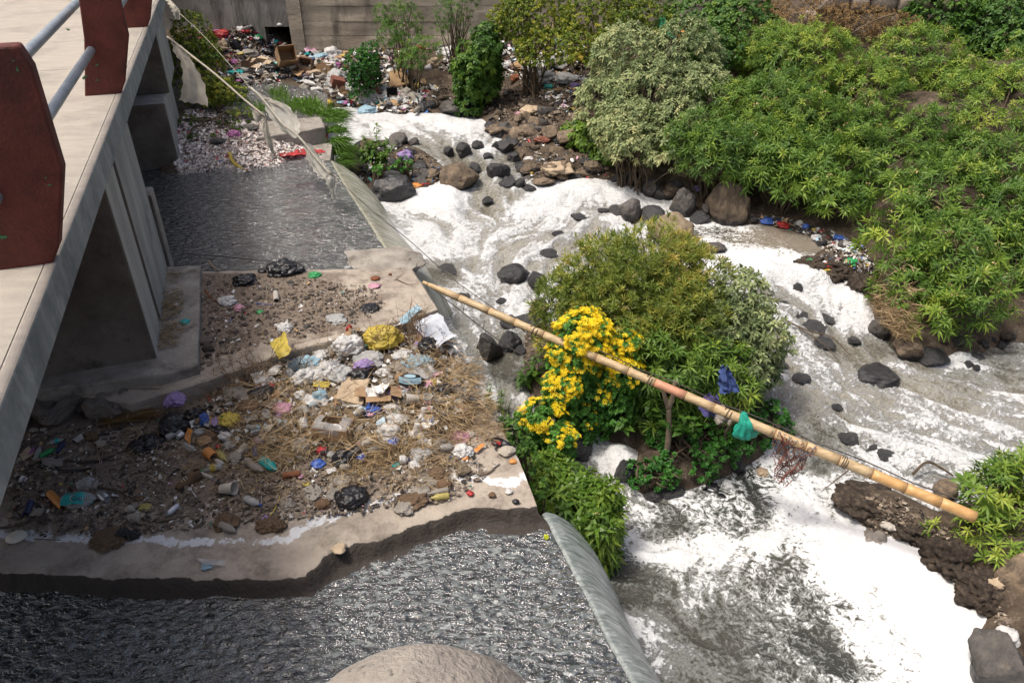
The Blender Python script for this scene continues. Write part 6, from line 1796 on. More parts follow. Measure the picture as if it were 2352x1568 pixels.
scraps('litter_scraps', "spill of pale plastic and paper rubbish below the back wall", 'rubbish', MIDP, 3000, .04, .22, 'mix', 2)
scraps('litter_scraps', "pale rubbish caught between the wall bushes and the brown bank", 'rubbish', [(1020,90),(1100,100),(1340,100),(1360,200),(1330,270),(1270,250),(1190,180),(1080,190),(1010,160)], 1300, .03, .16, 'mix', 3)
scraps('foam_flakes', "thick spread of white foam flakes and shreds on the bank by the upper pool", 'rubbish', WBANK, 9000, .02, .07, 'white', 4, flat=.7)
scraps('litter_scraps', "small rubbish between the stones of the gravel bar", 'rubbish', [(785,372),(830,330),(960,345),(1025,390),(980,445),(880,450),(800,400)], 500, .02, .09, 'mix', 5)
scraps('litter_scraps', "small rubbish among the rocks right of the upper rapids", 'rubbish', [(1180,340),(1310,280),(1440,410),(1480,440),(1250,425),(1190,390)], 420, .02, .09, 'mix', 6)
scraps('litter_scraps', "rubbish washed up on the shaded shore by the scum pool", 'rubbish', [(1690,485),(1850,515),(1980,560),(2010,620),(1960,650),(1880,615),(1890,570),(1760,512)], 900, .025, .10, 'mix', 7)
scraps('litter_scraps', "torn paper and plastic scraps all over the rubbish heap on the slab", 'rubbish', HEAP, 1500, .018, .10, 'mix', 8)
scraps('litter_scraps', "small leaf and paper bits around the heap on the damp slab", 'rubbish', [(40,1010),(230,960),(460,900),(1060,820),(1170,1060),(1100,1120),(700,1200),(300,1230),(20,1240)], 1500, .008, .035, 'mix', 9)
scraps('mud_flakes', "dark mud flakes and leaf rot over the damp middle of the slab", 'leaf litter', [(20,1010),(230,960),(470,930),(1060,1000),(1120,1090),(1040,1150),(800,1180),(560,1200),(300,1230),(20,1230)], 6500, .010, .055, 'dark', 10, lift=.002, flat=.35)
scraps('mud_flakes', "brown chips and soil crumbs over the upper slab", 'leaf litter', [(462,635),(640,632),(850,660),(885,700),(840,740),(700,775),(560,800),(462,850)], 2600, .008, .04, 'dark', 11, lift=.008)
scraps('litter_scraps', "bright bits of rubbish among the crumbs on the upper slab", 'rubbish', [(462,640),(850,660),(880,700),(840,740),(560,800),(470,790)], 240, .010, .045, 'mix', 12, lift=.012)
scraps('mud_flakes', "dark leaf rot and debris on the lower right mud spit", 'leaf litter', [(1950,1140),(2060,1140),(2180,1220),(2300,1400),(2350,1500),(2260,1400),(2120,1260),(1990,1230)], 1300, .012, .06, 'dark', 13)
scraps('mud_flakes', "dark debris along the muddy bank below the bushes", 'leaf litter', [(1010,200),(1200,190),(1310,260),(1300,330),(1200,330),(1130,270),(1000,250)], 1500, .02, .10, 'dark', 14)
scraps('mud_flakes', "litter and rotted leaves over the island's muddy front", 'leaf litter', [(1190,760),(1240,740),(1240,830),(1200,840)], 160, .012, .05, 'dark', 15)
# ================================================================== single pieces of litter
def frame(o, a, b, up=(0, 0, 1)):
    a, b = Vector(a), Vector(b)
    m = basis(b - a, up).to_4x4()
    m.translation = (a + b) / 2
    o.matrix_world = m
    return o
ZUP = Vector((0, 0, 1))
def rootat(name, p, label, cat, group=None, yaw=0.0, tilt=(0, 0)):
    o = empty(name, p, (tilt[0], tilt[1], yaw))
    return tag(o, label, cat, group)
def bottle(a, b, wpx, mat, label, cap=None, band=None, name='plastic_bottle', cat='bottle', dz=0.0, crush=.10, seed=None):
    """lies from picture point a (base) to b (neck)"""
    pa, pb = LP(*a), LP(*b)
    z = max(pa.z, pb.z) + dz
    pa, pb = P(a[0], a[1], z), P(b[0], b[1], z)
    L = (pb - pa).length
    r = wpx / pxm(pa) / 2
    root = rootat(name, (pa + pb) / 2 + ZUP * r * .95, label, cat)
    d = (pb - pa)
    root.rotation_euler = (rng.uniform(0, 1), 0, math.atan2(d.y, d.x)) if False else (0, rng.uniform(-.08, .08), math.atan2(d.y, d.x))
    h = L / 2
    prof = [(0.0, -h), (r * .75, -h), (r * .95, -h + r * .2), (r, -h + r * .5), (r * .93, -h + L * .3), (r, -h + L * .36), (r * .94, -h + L * .5), (r, -h + L * .62), (r * .8, -h + L * .76), (r * .42, -h + L * .88), (r * .34, -h + L * .93), (r * .34, h)]
    if cap is None: prof.append((0.0, h))
    V, F = s_lathe(prof, 12, 'x')
    sd = seed or rng.randrange(999)
    V = V + (fbm(V / r * .8 + sd, 3, sd)[:, None] - .5) * np.array([0, 1, 1]) * r * crush * 4
    V[:, 0] = -V[:, 0] if False else V[:, 0]
    MB().add(V, F).build('body', [PM[mat]], root)
    if cap: MB().add(*s_lathe([(0, h), (r * .42, h), (r * .42, h + r * .45), (0, h + r * .45)], 10, 'x')).build('cap', [PM[cap]], root)
    if band:
        V, F = s_lathe([(r * 1.0, -h + L * .34), (r * 1.03, -h + L * .36), (r * 1.0, -h + L * .5), (r * 1.03, -h + L * .62), (r * 1.0, -h + L * .64)], 12, 'x')
        V = V + (fbm(V / r * .8 + sd, 3, sd)[:, None] - .5) * np.array([0, 1, 1]) * r * crush * 4
        MB().add(V, F).build('label', [PM[band]], root)
    return root
def tube_item(a, b, wpx, mat, label, name='cardboard_tube', cat='tube', hollow=True, ribs=0, inner=None):
    pa, pb = LP(*a), LP(*b)
    L = (pb - pa).length; r = wpx / pxm(pa) / 2
    root = rootat(name, (pa + pb) / 2 + ZUP * r * .9, label, cat, None, math.atan2((pb - pa).y, (pb - pa).x))
    n = 2 + ribs * 2
    prof = [(r * (1.0 if (i % 2 == 0 or not ribs) else .9), -L / 2 + L * i / (n - 1)) for i in range(n)]
    mb = MB()
    if hollow:
        prof = prof + [(r * .86, L / 2), (r * .86, -L / 2), (r, -L / 2)]
    else:
        prof = [(0, -L / 2)] + prof + [(0, L / 2)]
    mb.add(*s_lathe(prof, 14, 'x'))
    sharp(mb.build('wall' if hollow else 'body', [PM[mat]], root), 40)
    if hollow:
        MB().add(*s_lathe([(0, -L * .1), (r * .85, -L * .1)], 14, 'x')).build('bottom', [PM[inner or 'brown']], root)
    return root
def cup(px, py, wpx, label, lie=None, mat='white', band=None, name='foam_cup', flip=False, dz=0.0):
    """lie: picture direction in which the mouth points; None = standing"""
    p = LP(px, py)
    r = wpx / pxm(p) / 2
    h = r * 2.35
    root = rootat(name, p, label, 'cup')
    prof = [(0, 0), (r * .68, 0), (r * .7, .002), (r * .97, h * .93), (r * 1.04, h * .94), (r * 1.04, h), (r * .96, h), (r * .66, h * .06), (0, h * .06)]
    sharp(MB().add(*s_lathe(prof, 18)).build('body', [PM[mat]], root), 45)
    if band:
        MB().add(*s_lathe([(r * (.7 + .27 * .28) + .0012, h * .28), (r * (.7 + .27 * .72) + .0012, h * .72)], 18)).build('print', [band], root)
    if flip:
        root.rotation_euler = (math.pi - .2, .15, 0); root.location = p + ZUP * (h * .97 + dz)
    elif lie is not None:
        q = P(px + lie[0], py + lie[1], p.z)
        d = (q - p); az = math.atan2(d.y, d.x)
        root.rotation_euler = Matrix.Rotation(az, 3, 'Z').to_euler()
        root.rotation_euler = (Matrix.Rotation(az, 3, 'Z') @ Matrix.Rotation(math.radians(78), 3, 'Y')).to_euler()
        dd = Vector((math.cos(az), math.sin(az), 0))
        root.location = p + ZUP * (r * .9 + dz) - dd * h * .5
    else:
        root.location = p + ZUP * dz
    return root
def spot_print(name, base, ink, sc=60):
    return M(name, ink, base, scale=sc, lo=.48, hi=.54, bump=0, rough=.7, detail=2)
pink_print = spot_print('cup_print', (.74,.66,.64), (.62,.16,.20), 90)
def can(a, b, wpx, col, label, print_=None):
    pa, pb = LP(*a), LP(*b)
    L = (pb - pa).length; r = wpx / pxm(pa) / 2
    L = max(L, r * 2.2)
    root = rootat('drink_can', (pa + pb) / 2 + ZUP * r, label, 'can', None, math.atan2((pb - pa).y, (pb - pa).x))
    prof = [(0, -L / 2 + .006), (r * .72, -L / 2 + .006), (r * .76, -L / 2), (r * .82, -L / 2 + .003), (r, -L * .40), (r, L * .40), (r * .80, L / 2 - .003), (r * .76, L / 2), (r * .72, L / 2 - .005), (0, L / 2 - .005)]
    V, F = s_lathe(prof, 16, 'x')
    mi = [1 if (j // 16) in (3, 4, 5) else 0 for j in range(len(F))]
    sd = rng.randrange(99)
    V = V + (fbm(V / r + sd, 3, sd)[:, None] - .5) * np.array([0, 1, 1]) * r * .25
    mb = MB(); mb.add(V, F); mb.M = mi
    sharp(mb.build('body', [PM['silver'], print_ or PM[col]], root), 45)
    return root
def bag(px, py, w, h, mat, label, name='plastic_bag', cat='bag', lv=4, amp=.55, dz=0, seed=None, knot=False, yr=.9, group=None, place=None, freq=1.7):
    p = (place or LP)(px, py + h * .25)
    s = pxm(p)
    rx = w / s / 2
    rz = h / s / 2 * .85
    root = rootat(name, p, label, cat, group, rng.uniform(-.5, .5)) if knot else None
    V, F = s_crumple(seed or rng.randrange(9999), lv, amp, (rx * 1.25, rx * 1.25 * yr, rz * 1.3), freq=freq)
    V[:, 2] += rz * .38 + dz
    if root is None:
        o = MB().add(V, F).build(name, [PM[mat]])
        o.location = p
        o.rotation_euler = (0, 0, rng.uniform(-.4, .4))
        return tag(o, label, cat, group)
    MB().add(V, F).build('sack', [PM[mat]], root)
    mb = MB()
    for k in range(5):
        a = k * 1.26 + rng.uniform(-.3, .3)
        e = Vector((math.cos(a) * rx * .5, math.sin(a) * rx * .5, rz * 1.25))
        q = [Vector((0, 0, rz * .85)), Vector((e.x * .3, e.y * .3, rz * 1.15)), e]
        pts = []
        for i, c in enumerate(q):
            t = Vector((-math.sin(a), math.cos(a), 0)) * rx * (.06, .12, .22)[i]
            pts += [tuple(c - t), tuple(c + Vector((0, 0, rx * .08))), tuple(c + t)]
        mb.add(pts, [(0, 1, 4, 3), (1, 2, 5, 4), (3, 4, 7, 6), (4, 5, 8, 7)])
    mb.build('knot', [PM[mat]], root)
    return root
def sheet(corners, mat, label, name='torn_sheet', cat='sheet', nx=14, ny=10, amp=.03, lift=.015, seed=None, freq=9, thick=0, place=None, creases=0):
    """crumpled sheet laid on four picture points (clockwise)"""
    q = [(place or LP)(*c) for c in corners]
    c0 = sum(q, Vector()) / 4
    sd = seed or rng.randrange(999)
    base = max(v.z for v in q) if not place else None
    def fn(u, v):
        a = q[0].lerp(q[1], u); b = q[3].lerp(q[2], u)
        p = a.lerp(b, v)
        if base is not None: p.z = max(p.z, base - .02)
        n = fbm(np.array([[p.x * freq, p.y * freq, sd * 1.0]]), 4, sd)[0]
        e = min(u, 1 - u, v, 1 - v)
        rg = 1 - abs(fbm(np.array([[p.x * freq * .9 + 7, p.y * freq * .9, sd + 3.0]]), 3, sd + 9)[0] - .5) * 4
        cz = (.012 * abs(math.sin(v * math.pi * (creases + .5))) if creases else 0)
        jx = (n - .5) * amp * 1.6 * (1.2 if e < .04 else .4)
        return (p.x - c0.x + jx, p.y - c0.y - jx * .7, p.z - c0.z + lift + amp * (n * 1.1 + .45 * rg) - amp * .4 + cz)
    V, F = s_grid(nx, ny, fn)
    o = MB().add(V, F).build(name, [PM[mat] if isinstance(mat, str) else mat])
    o.location = c0
    if thick:
        m = o.modifiers.new('thickness', 'SOLIDIFY'); m.thickness = thick
    return tag(o, label, cat)
def card_box(px, py, w, d, h, yaw, mat, label, open_=True, flaps=True, tilt=(0, 0), inner=None, dz=0, name='cardboard_box', place=None, up=None):
    """w, d, h in picture units at that distance; parts: wall panels, bottom, flaps"""
    p = (place or LP)(px, py)
    s = pxm(p)
    w, d, h = w / s, d / s, h / s
    t = max(.004, w * .02)
    root = rootat(name, p + ZUP * dz, label, 'box', None, yaw, tilt)
    mt = PM[mat]
    for i, (x, y, sx, sy) in enumerate([(0, -d / 2, w, t), (0, d / 2, w, t), (-w / 2, 0, t, d - t * 1.2), (w / 2, 0, t, d - t * 1.2)]):
        V, F = s_box(sx, sy, h, (x, y, h / 2))
        V = np.array(V) + (NR.rand(8, 3) - .5) * w * .03
        MB().add(V, F).build('side_panel', [mt], root, False)
    V, F = s_box(w * .99, d * .99, t, (0, 0, t * .6)); MB().add(V, F).build('bottom_panel', [mt], root, False)
    if not open_:
        V, F = s_box(w * 1.005, d * 1.005, t, (0, 0, h + t * .5)); MB().add(V, F).build('top_panel', [mt], root, False)
    elif flaps:
        for (x, y, sx, sy, ax, sg) in [(0, -d / 2, w, d * .45, 'X', -1), (0, d / 2, w, d * .45, 'X', 1), (-w / 2, 0, w * .45, d, 'Y', -1), (w / 2, 0, w * .45, d, 'Y', 1)]:
            V, F = s_box(sx, sy, t, (0, sg * sy / 2, 0) if ax == 'X' else (sg * sx / 2, 0, 0))
            ang = rng.uniform(-.2, 1.2) * (sg if ax == 'X' else -sg) * -1
            T = Matrix.Translation((x, y, h)) @ Matrix.Rotation(ang, 4, ax)
            MB().add(V, F, 0, T).build('flap', [mt], root, False)
    return root
def lettering(text, parent, loc, rot, size, mat, name='lettering', extrude=.0004):
    c = bpy.data.curves.new(name, 'FONT')
    c.body = text; c.size = size; c.extrude = extrude; c.align_x = 'CENTER'; c.align_y = 'CENTER'
    o = bpy.data.objects.new(name, c); COL.objects.link(o)
    bpy.context.view_layer.update()
    me = bpy.data.meshes.new_from_object(o.evaluated_get(bpy.context.evaluated_depsgraph_get()))
    bpy.data.objects.remove(o)
    o = bpy.data.objects.new(name, me); COL.objects.link(o)
    me.materials.clear(); me.materials.append(mat); o.parent = parent; o.location = loc; o.rotation_euler = rot
    return o
def stick(ptsl, r, mat, label, name='stick', cat='stick', world=False, taper=.5, n=6, lift=0.01):
    q = [Vector(p) if world else LP(*p) + ZUP * lift for p in ptsl]
    c = q[0].copy()
    s = spline([v - c for v in q], 5) if len(q) > 2 else [v - c for v in q]
    o = MB().add(*s_tube(s, [r * (1 - (1 - taper) * i / (len(s) - 1)) for i in range(len(s))], n)).build(name, [mat if not isinstance(mat, str) else PM[mat]])
    o.location = c
    return tag(o, label, cat)
def pebble(px, py, w, h, label, kind='p', cat='stone', name='pebble'):
    p = LP(px, py); s = pxm(p)
    o = obj_from(rng.choice(B_ROUND), name, p + ZUP * (h / s * .25), (0, 0, rng.uniform(-.4, .4)), (w / s / 2 * 1.1, w / s / 2 * .85, h / s / 2 * .9), RM[kind])
    return tag(o, label, cat)
# ---------------------------------------------------------------- on the lower slab, left part under the bridge
bottle((94,1053),(131,1033),13,'green',"bright green plastic bottle lying by the black hose")
bottle((117,1022),(148,1011),12,'clear',"clear bottle with a teal wrap above the bright green one", band='teal')
bottle((133,1043),(150,1016),12,'navy',"dark violet bottle next to the bright green one")
bottle((84,1058),(95,1030),13,'clear',"clear bottle left of the bright green one")
bottle((69,1048),(81,1030),9,'magenta',"small pink and blue bottle near the fascia edge", cap='blue')
sheet([(45,1048),(68,1030),(80,1046),(55,1062)],'cardpale',"dirty tan carton piece next to the small pink bottle",'carton_piece','carton',amp=.02)
sheet([(98,1058),(150,1062),(150,1078),(100,1075)],'dull',"crushed grey carton with a dark end below the green bottle",'crushed_carton','carton',amp=.04)
sheet([(170,1015),(190,1000),(196,1012),(180,1022)],'white',"thin white torn bag at the foot of the footing rubble",'torn_bag','bag',amp=.03)
tube_item((62,1188),(73,1158),16,'navy',"dark navy tube standing by a grey pebble under the bridge",'plastic_tube')
pebble(88,1179,32,16,"grey oval pebble beside the dark navy tube")
pebble(234,1021,26,18,"tan oval pebble by the white six pack rings")
pebble(78,990,22,14,"tan pebble at the top left of the slab near the fascia"); pebble(102,988,16,10,"smaller tan pebble next to the top left one")
bag(215,1000,26,34,'brown',"brown hessian lump beside the white six pack rings",'hessian_lump','sack',amp=.3)
def rings():
    c = LP(243, 1005); root = rootat('six_pack_rings', c, "white plastic six pack rings on the damp slab", 'plastic rings', None, .2)
    r = 9 / pxm(c)
    for i in range(3):
        for j in range(2):
            pts = [Vector(((i - 1) * 2 * r + r * math.cos(a), (j - .5) * 2 * r + r * math.sin(a), .012 + .004 * math.sin(3 * a))) for a in [2 * math.pi * k / 16 for k in range(17)]]
            MB().add(*s_tube(pts, .0022, 5, False)).build('ring', [PM['white']], root)
rings()
stick([(308,1024),(270,1045),(230,1061),(190,1064),(152,1060)],.008,'black',"black hose curving across the damp slab",'hose','hose',taper=1)
stick([(88,1063),(110,1076),(147,1084),(190,1082),(213,1078)],.011,'black',"thick black hose end curled below the green bottle",'hose','hose',taper=1)
bag(337,1017,56,26,'black',"flattened black bag in the middle of the damp slab",amp=.7)
def broom():
    a, b = P(222, 972, Z_LOW + .03), P(385, 940, Z_LOW + .06)
    root = rootat('straw_broom', (a + b) / 2, "bundle of tan broom straw lying along the footing rubble", 'broom')
    r_ = np.random.RandomState(3); lv = Leaves()
    d = np.array(tuple((b - a))); L = np.linalg.norm(d); d /= L
    n = 420
    t = r_.uniform(0, .55, n)
    pinch = .35 + .65 * np.abs(t - .3) / .3
    off = r_.normal(size=(n, 3)) * np.array([.02, .028, .018]) * pinch[:, None]
    dd = norm(d + off * 2.5)
    lv.add(np.array(tuple(a)) + d * (t * L)[:, None] + off, dd, r_.normal(size=(n, 3)), L * r_.uniform(.35, .5, n), np.full(n, .005), np.full(n, .02), r_.uniform(.2, .8, n))
    lv.build('bristles', LM['dry'], root)
    c = Vector(np.array(tuple(a)) + d * L * .45) - root.location
    MB().add(*s_tube([c + Vector((0, .032 * math.cos(k), .026 * math.sin(k))) for k in [i * .65 for i in range(11)]], .004, 5, False)).build('binding', [PM['rope']], root)
broom()
bag(402,972,62,56,'black',"big black rubbish bag at the left end of the heap",knot=False,amp=.45)
bag(412,945,40,26,'purple',"purple bag draped over the big black bag",dz=.13,amp=.6)
bag(472,961,24,32,'blue',"bright blue crumpled bag among the black bags",amp=.6)
bag(450,950,40,34,'black',"black bag behind the bright blue one",amp=.6)
bag(528,962,46,26,'yellow',"yellow and green crisp packet at the left of the heap",'snack_packet','packet',amp=.6)
bag(515,958,16,16,'green',"green end of a snack packet beside the yellow one",'snack_packet','packet',amp=.6)
bottle((384,1012),(425,990),16,'clear',"clear bottle lying below the big black bag")
can((409,1010),(422,1000),14,'silver',"pale dented can next to the clear bottle below the black bag")
bottle((425,1026),(452,1043),16,'clear',"clear capless bottle alone on the damp slab",)
sheet([(430,985),(445,995),(440,1028),(428,1010)],'orange',"salmon coloured pointed plastic shred",'plastic_shred','shred',amp=.03)
tube_item((478,1045),(494,1058),24,'orange',"short ribbed orange tube among the bottles",'ribbed_tube','tube',ribs=5)
bottle((500,1044),(523,1062),16,'yellowclear',"yellow tinted bottle with a green cap beside the orange tube",cap='green')
bottle((513,1070),(494,1058),11,'white',"slim white bottle below the orange tube")
bottle((513,1076),(468,1086),17,'clear',"clear bottle with a yellow and white label and green cap",cap='green',band='yellow')
o = obj_from(B_ROUND[0],'red_ball',LP(502,1034) + ZUP * .03,(0,0,0),(.024,.024,.024),PM['red']); tag(o,"small red ball beside the white cup on the slab",'ball')
cup(560,1042,22,"white cup with its mouth to the right beside the red ball",lie=(10,-6),mat='cupin')
bag(540,1050,34,26,'dull',"crumpled dirty white wrapper by the red ball",'wrapper','wrapper',amp=.6)
bag(530,1022,30,22,'clear',"crumpled clear bag above the red ball",amp=.6)
bottle((589,1054),(586,1027),13,'blue',"deep blue bottle standing at the straw's edge",cap='blue')
bottle((566,1065),(607,1090),21,'dull',"dirty cream bottle lying left of the teal bottle")
bottle((602,1066),(638,1086),24,'teal',"teal bottle with a broken neck",crush=.05)
bottle((565,1151),(598,1164),18,'grey',"dusty grey bottle alone on the lower slab",cap='blue')
bottle((507,1209),(545,1226),17,'dull',"mud caked white bottle in a clump of twigs")
tube_item((117,1138),(148,1170),17,'orange',"orange brown cardboard tube beside the green printed pack")
def printed_pack():
    p = LP(182, 1156); s = pxm(p)
    root = rootat('plastic_pack', p, "clear plastic pack with a turquoise printed label and blue lettering", 'pack', None, .12)
    V, F = s_crumple(41, 4, .3, (.14, .085, .06)); V[:, 2] += .03
    MB().add(V, F).build('wrap', [PM['clear']], root)
    def fn(u, v):
        x, y = (u - .5) * .15, (v - .5) * .12
        return (x - .01, y - .015, .088 - 5 * y * y - 2.0 * x * x + .004 * math.sin(60 * x))
    V, F = s_grid(12, 8, fn)
    MB().add(V, F).build('label', [PM['teal']], root)
    lettering('Cru', root, (.025, -.045, .092), (.45, 0, 0), .05, PM['navy'])
    lettering('Cru', root, (.024, -.044, .0915), (.45, 0, 0), .056, PM['white'])
printed_pack()
stick([(205,1118),(240,1122),(285,1133),(311,1150)],.009,twig_mat,"dark curved branch behind the turquoise printed pack")
can((230,1140),(249,1153),20,'silver',"crushed silver can right of the turquoise printed pack")
bottle((216,1128),(226,1106),14,'dull',"dusty bottle standing behind the dark branch")
bag(199,1110,36,24,'clear',"clear wrapper behind the dark branch",amp=.6)
pebble(299,1174,22,24,"upright tan pebble in the pebble pair"); pebble(309,1191,34,18,"white oval pebble in the pebble pair")
bag(335,1163,26,16,'yellowclear',"squashed yellowish plastic lump near the pebble pair",'plastic_lump','plastic',amp=.5)
bag(322,1144,18,14,'brown',"brown crushed box lid on the damp slab",'box_lid','carton',amp=.2,lv=2)
can((386,1186),(412,1166),16,'silver',"white dented can resting on a stick")
stick([(360,1200),(400,1192),(460,1180)],.007,bark_mat,"tan stick under the white dented can")
stick([(355,1195),(385,1197),(412,1185)],.01,twig_mat,"thick dark stick under the white dented can")
def shell():
    p = LP(35, 1238); s = pxm(p); r = 20 / s
    root = rootat('sea_shell', p + ZUP * .02, "pale oyster like shell at the lower left of the slab", 'shell', None, .4, (.3, 0))
    V, F = [], []
    n, m = 24, 8
    for i in range(m + 1):
        for k in range(n):
            a = 2 * math.pi * k / n; q = i / m
            V.append((r * q * math.cos(a) * 1.1 + .2 * r * q, r * q * math.sin(a) * .8, .3 * r * (1 - q * q) + .012 * r * math.sin(q * 40)))
    for i in range(m):
        for k in range(n): F.append((i * n + k, i * n + (k + 1) % n, (i + 1) * n + (k + 1) % n, (i + 1) * n + k))
    MB().add(V, F).build('valve', [PM['shell']], root)
shell()
for (x, y, w, h, mt, lab) in [(250,1234,60,13,'rootbrown',"clump of dark rotted plant stems on the chalky band"),(285,1222,26,22,'black',"black rag on the clump of rotted stems"),(308,1226,24,18,'black',"second black rag beside the rotted stems"),(520,1195,46,18,'rootbrown',"dark twig clump holding the mud caked bottle"),(615,1200,44,16,'rootbrown',"wet debris clump with a purple wrapper"),(640,1205,30,22,'rootbrown',"brown husk lump at the end of the debris clump")]:
    bag(x, y, w, h, mt, lab, 'debris_clump', 'debris', amp=.7, freq=3)
stick([(540,1222),(553,1190),(565,1170)],.006,twig_mat,"dark upright broken branch in the debris clump")
stick([(560,1205),(640,1160),(690,1150)],.006,twig_mat,"long dark twig from the debris clump")
stick([(610,1200),(632,1170),(644,1140)],.005,'yellow',"thin yellow stick in the debris clump")
bag(612,1190,22,14,'purple',"purple wrapper in the debris clump",'wrapper','wrapper',amp=.6)
sheet([(452,1285),(515,1290),(518,1302),(470,1302)],'clear',"clear flattened wrapper on the wet lip of the slab",'wrapper','wrapper',amp=.012)
bag(475,1298,24,8,'lightblue',"small blue and white scrap under the flattened wrapper",'scrap','scrap',amp=.5,lv=2)
stick([(80,1240),(140,1242)],.005,twig_mat,"thin dark stick right of the pale shell")
stick([(0,1215),(45,1207),(80,1195)],.010,twig_mat,"dark branch at the left picture edge under the bridge")
stick([(745,1210),(770,1200)],.004,'white',"white plastic straw piece near the wet lip",'plastic_straw','straw')
stick([(601,1166),(601,1135)],.0035,'white',"white straw beside the dusty grey bottle",'plastic_straw','straw')
stick([(644,1160),(655,1145),(672,1137)],.005,'white',"white plastic knife on the debris",'plastic_knife','cutlery')
def spoon():
    a, b = LP(437, 1124), LP(451, 1144)
    root = rootat('plastic_spoon', a + ZUP * .01, "white plastic spoon on the damp slab", 'spoon', None, math.atan2((b - a).y, (b - a).x))
    L = (b - a).length
    V, F = s_rock(1, 2, 0, 0, (.022, .016, .006)); MB().add(V, F).build('bowl', [PM['white']], root)
    MB().add(*s_tube([(.018, 0, .002), (L * .6, 0, .008), (L, 0, .003)], [.004, .003, .005], 6)).build('handle', [PM['white']], root)
spoon()
def boot(a, b, hpx, label, mat='brown'):
    pa, pb = LP(*a), LP(*b)
    L = (pb - pa).length; h = hpx / pxm(pa)
    root = rootat('old_boot', (pa + pb) / 2, label, 'boot', None, math.atan2((pb - pa).y, (pb - pa).x))
    st = [(-.5, .16, .80), (-.42, .19, .95), (-.25, .20, .98), (-.08, .20, .72), (.12, .20, .55), (.32, .20, .42), (.45, .15, .33), (.5, .05, .2)]
    V, F, n = [], [], 12
    for (x, w, z) in st:
        for k in range(n):
            t = math.pi * k / (n - 1)
            V.append((x * L, math.cos(t) * w * L, .03 * L + math.sin(t) ** .6 * z * h))
    for i in range(len(st) - 1):
        for k in range(n - 1):
            if i in (0, 1) and 4 <= k <= 6: continue
            F.append((i * n + k, i * n + k + 1, (i + 1) * n + k + 1, (i + 1) * n + k))
    F.append(tuple(range(n)))
    o = MB().add(V, F).build('upper', [PM[mat]], root); mm = o.modifiers.new('thickness', 'SOLIDIFY'); mm.thickness = .006
    V, F = [], []
    m = 20
    for z in (0, .05 * L):
        for k in range(m):
            t = 2 * math.pi * k / m
            V.append((math.cos(t) * .53 * L, math.sin(t) * (.21 - .03 * math.cos(t + 2.2)) * L, z))
    F = [(k, (k + 1) % m, m + (k + 1) % m, m + k) for k in range(m)] + [tuple(range(m - 1, -1, -1)), tuple(range(m, 2 * m))]
    MB().add(V, F).build('sole', [PM['black']], root, False)
    for i in range(3):
        x = (.02 + .09 * i) * L
        MB().add(*s_tube([(x, -.10 * L, (.66 - .1 * i) * h), (x + .03 * L, 0, (.76 - .1 * i) * h), (x, .10 * L, (.66 - .1 * i) * h)], .004, 5)).build('lace', [PM['rope']], root)
    return root
boot((463,1097),(405,1124),30,"worn brown lace up boot half buried in the mud")
cup(527,1134,30,"dirty cream cup lying in leaf rot on the damp slab",lie=(16,2),mat='cupin')
tube_item((462,1090),(490,1101),10,'cupin',"pale short tube beside the worn boot",hollow=False,name='paper_roll')
# ---------------------------------------------------------------- the heap on the lower slab
bag(884,778,80,58,'yellow',"large yellow plastic sack on top of the heap",'plastic_sack','sack',amp=.4,dz=.05)
sheet([(625,815),(660,818),(668,848),(640,868)],'yellow',"torn yellow sheet standing up at the left of the heap",amp=.10,lift=.08)
bag(700,832,60,18,'lightblue',"blue grey cloth strip beside the torn yellow sheet",'cloth_strip','cloth',amp=.6)
bag(673,822,18,12,'purple',"small lilac rag above the blue grey cloth strip",'rag','cloth',amp=.6)
bag(802,795,62,54,'white',"white shopping bag with a red print at the heap's back",amp=.5,dz=.04)
bag(806,778,14,22,'red',"red print of the white shopping bag",'bag_corner','bag',amp=.3,dz=.12)
bag(848,822,66,30,'grey',"long translucent grey bag in front of the yellow sack",amp=.5)
bag(786,858,54,44,'grey',"pale grey bag left of the purple bag",amp=.6)
bag(748,848,44,34,'white',"knotted white bag in the middle left of the heap",knot=True)
bag(760,835,40,20,'white',"flat white bag behind the knotted one",amp=.6)
bag(700,862,44,40,'white',"white and green bag at the left of the heap",amp=.6)
sheet([(575,862),(610,850),(618,875),(588,888)],'white',"white foam sheet lying in the dead weeds",'foam_sheet','foam',amp=.01,thick=.006)
sheet([(720,880),(760,882),(756,895),(718,893)],'yellow',"yellow edged white wrapper in the straw",'wrapper','wrapper',amp=.02)
bag(692,870,26,20,'green',"pale green scrap of a bag",amp=.6)
bag(985,800,46,54,'black',"black plastic sack leaning at the slab edge",'plastic_sack','sack',amp=.4,dz=.03)
tp = sheet([(950,770),(1005,745),(1045,800),(1002,828)],'tarp',"grey printed tarpaulin hanging over the slab edge",'tarpaulin','sheet',amp=.07,lift=.10,nx=20,ny=16,freq=6, place=LPE)
lettering('1100 LA', tp, (.06, -.06, .17), (.2, .1, -.9), .045, PM['navy'])
sheet([(1005,745),(1028,770),(1052,815),(1030,800)],'white',"white torn lining at the edge of the tarpaulin",amp=.05,lift=.05,place=LPE)
sheet([(920,762),(960,735),(968,745),(930,775)],'lightblue',"green and white striped strip at the heap's top",'striped_strip','strip',amp=.04,lift=.12)
sheet([(895,745),(935,735),(945,760),(905,770)],'white',"white crumpled plastic at the step edge",amp=.05,lift=.08)
bag(960,832,60,18,'lightblue',"light blue plastic net by the black sack",'plastic_net','netting',amp=.7,freq=3)
bag(925,815,40,20,'white',"white wrapper right of the yellow sack",'wrapper','wrapper',amp=.6)
bag(838,846,38,26,'purple',"lilac bag on top of a black bag",dz=.05,amp=.6)
bag(829,862,50,34,'black',"black bag under the lilac bag",amp=.6)
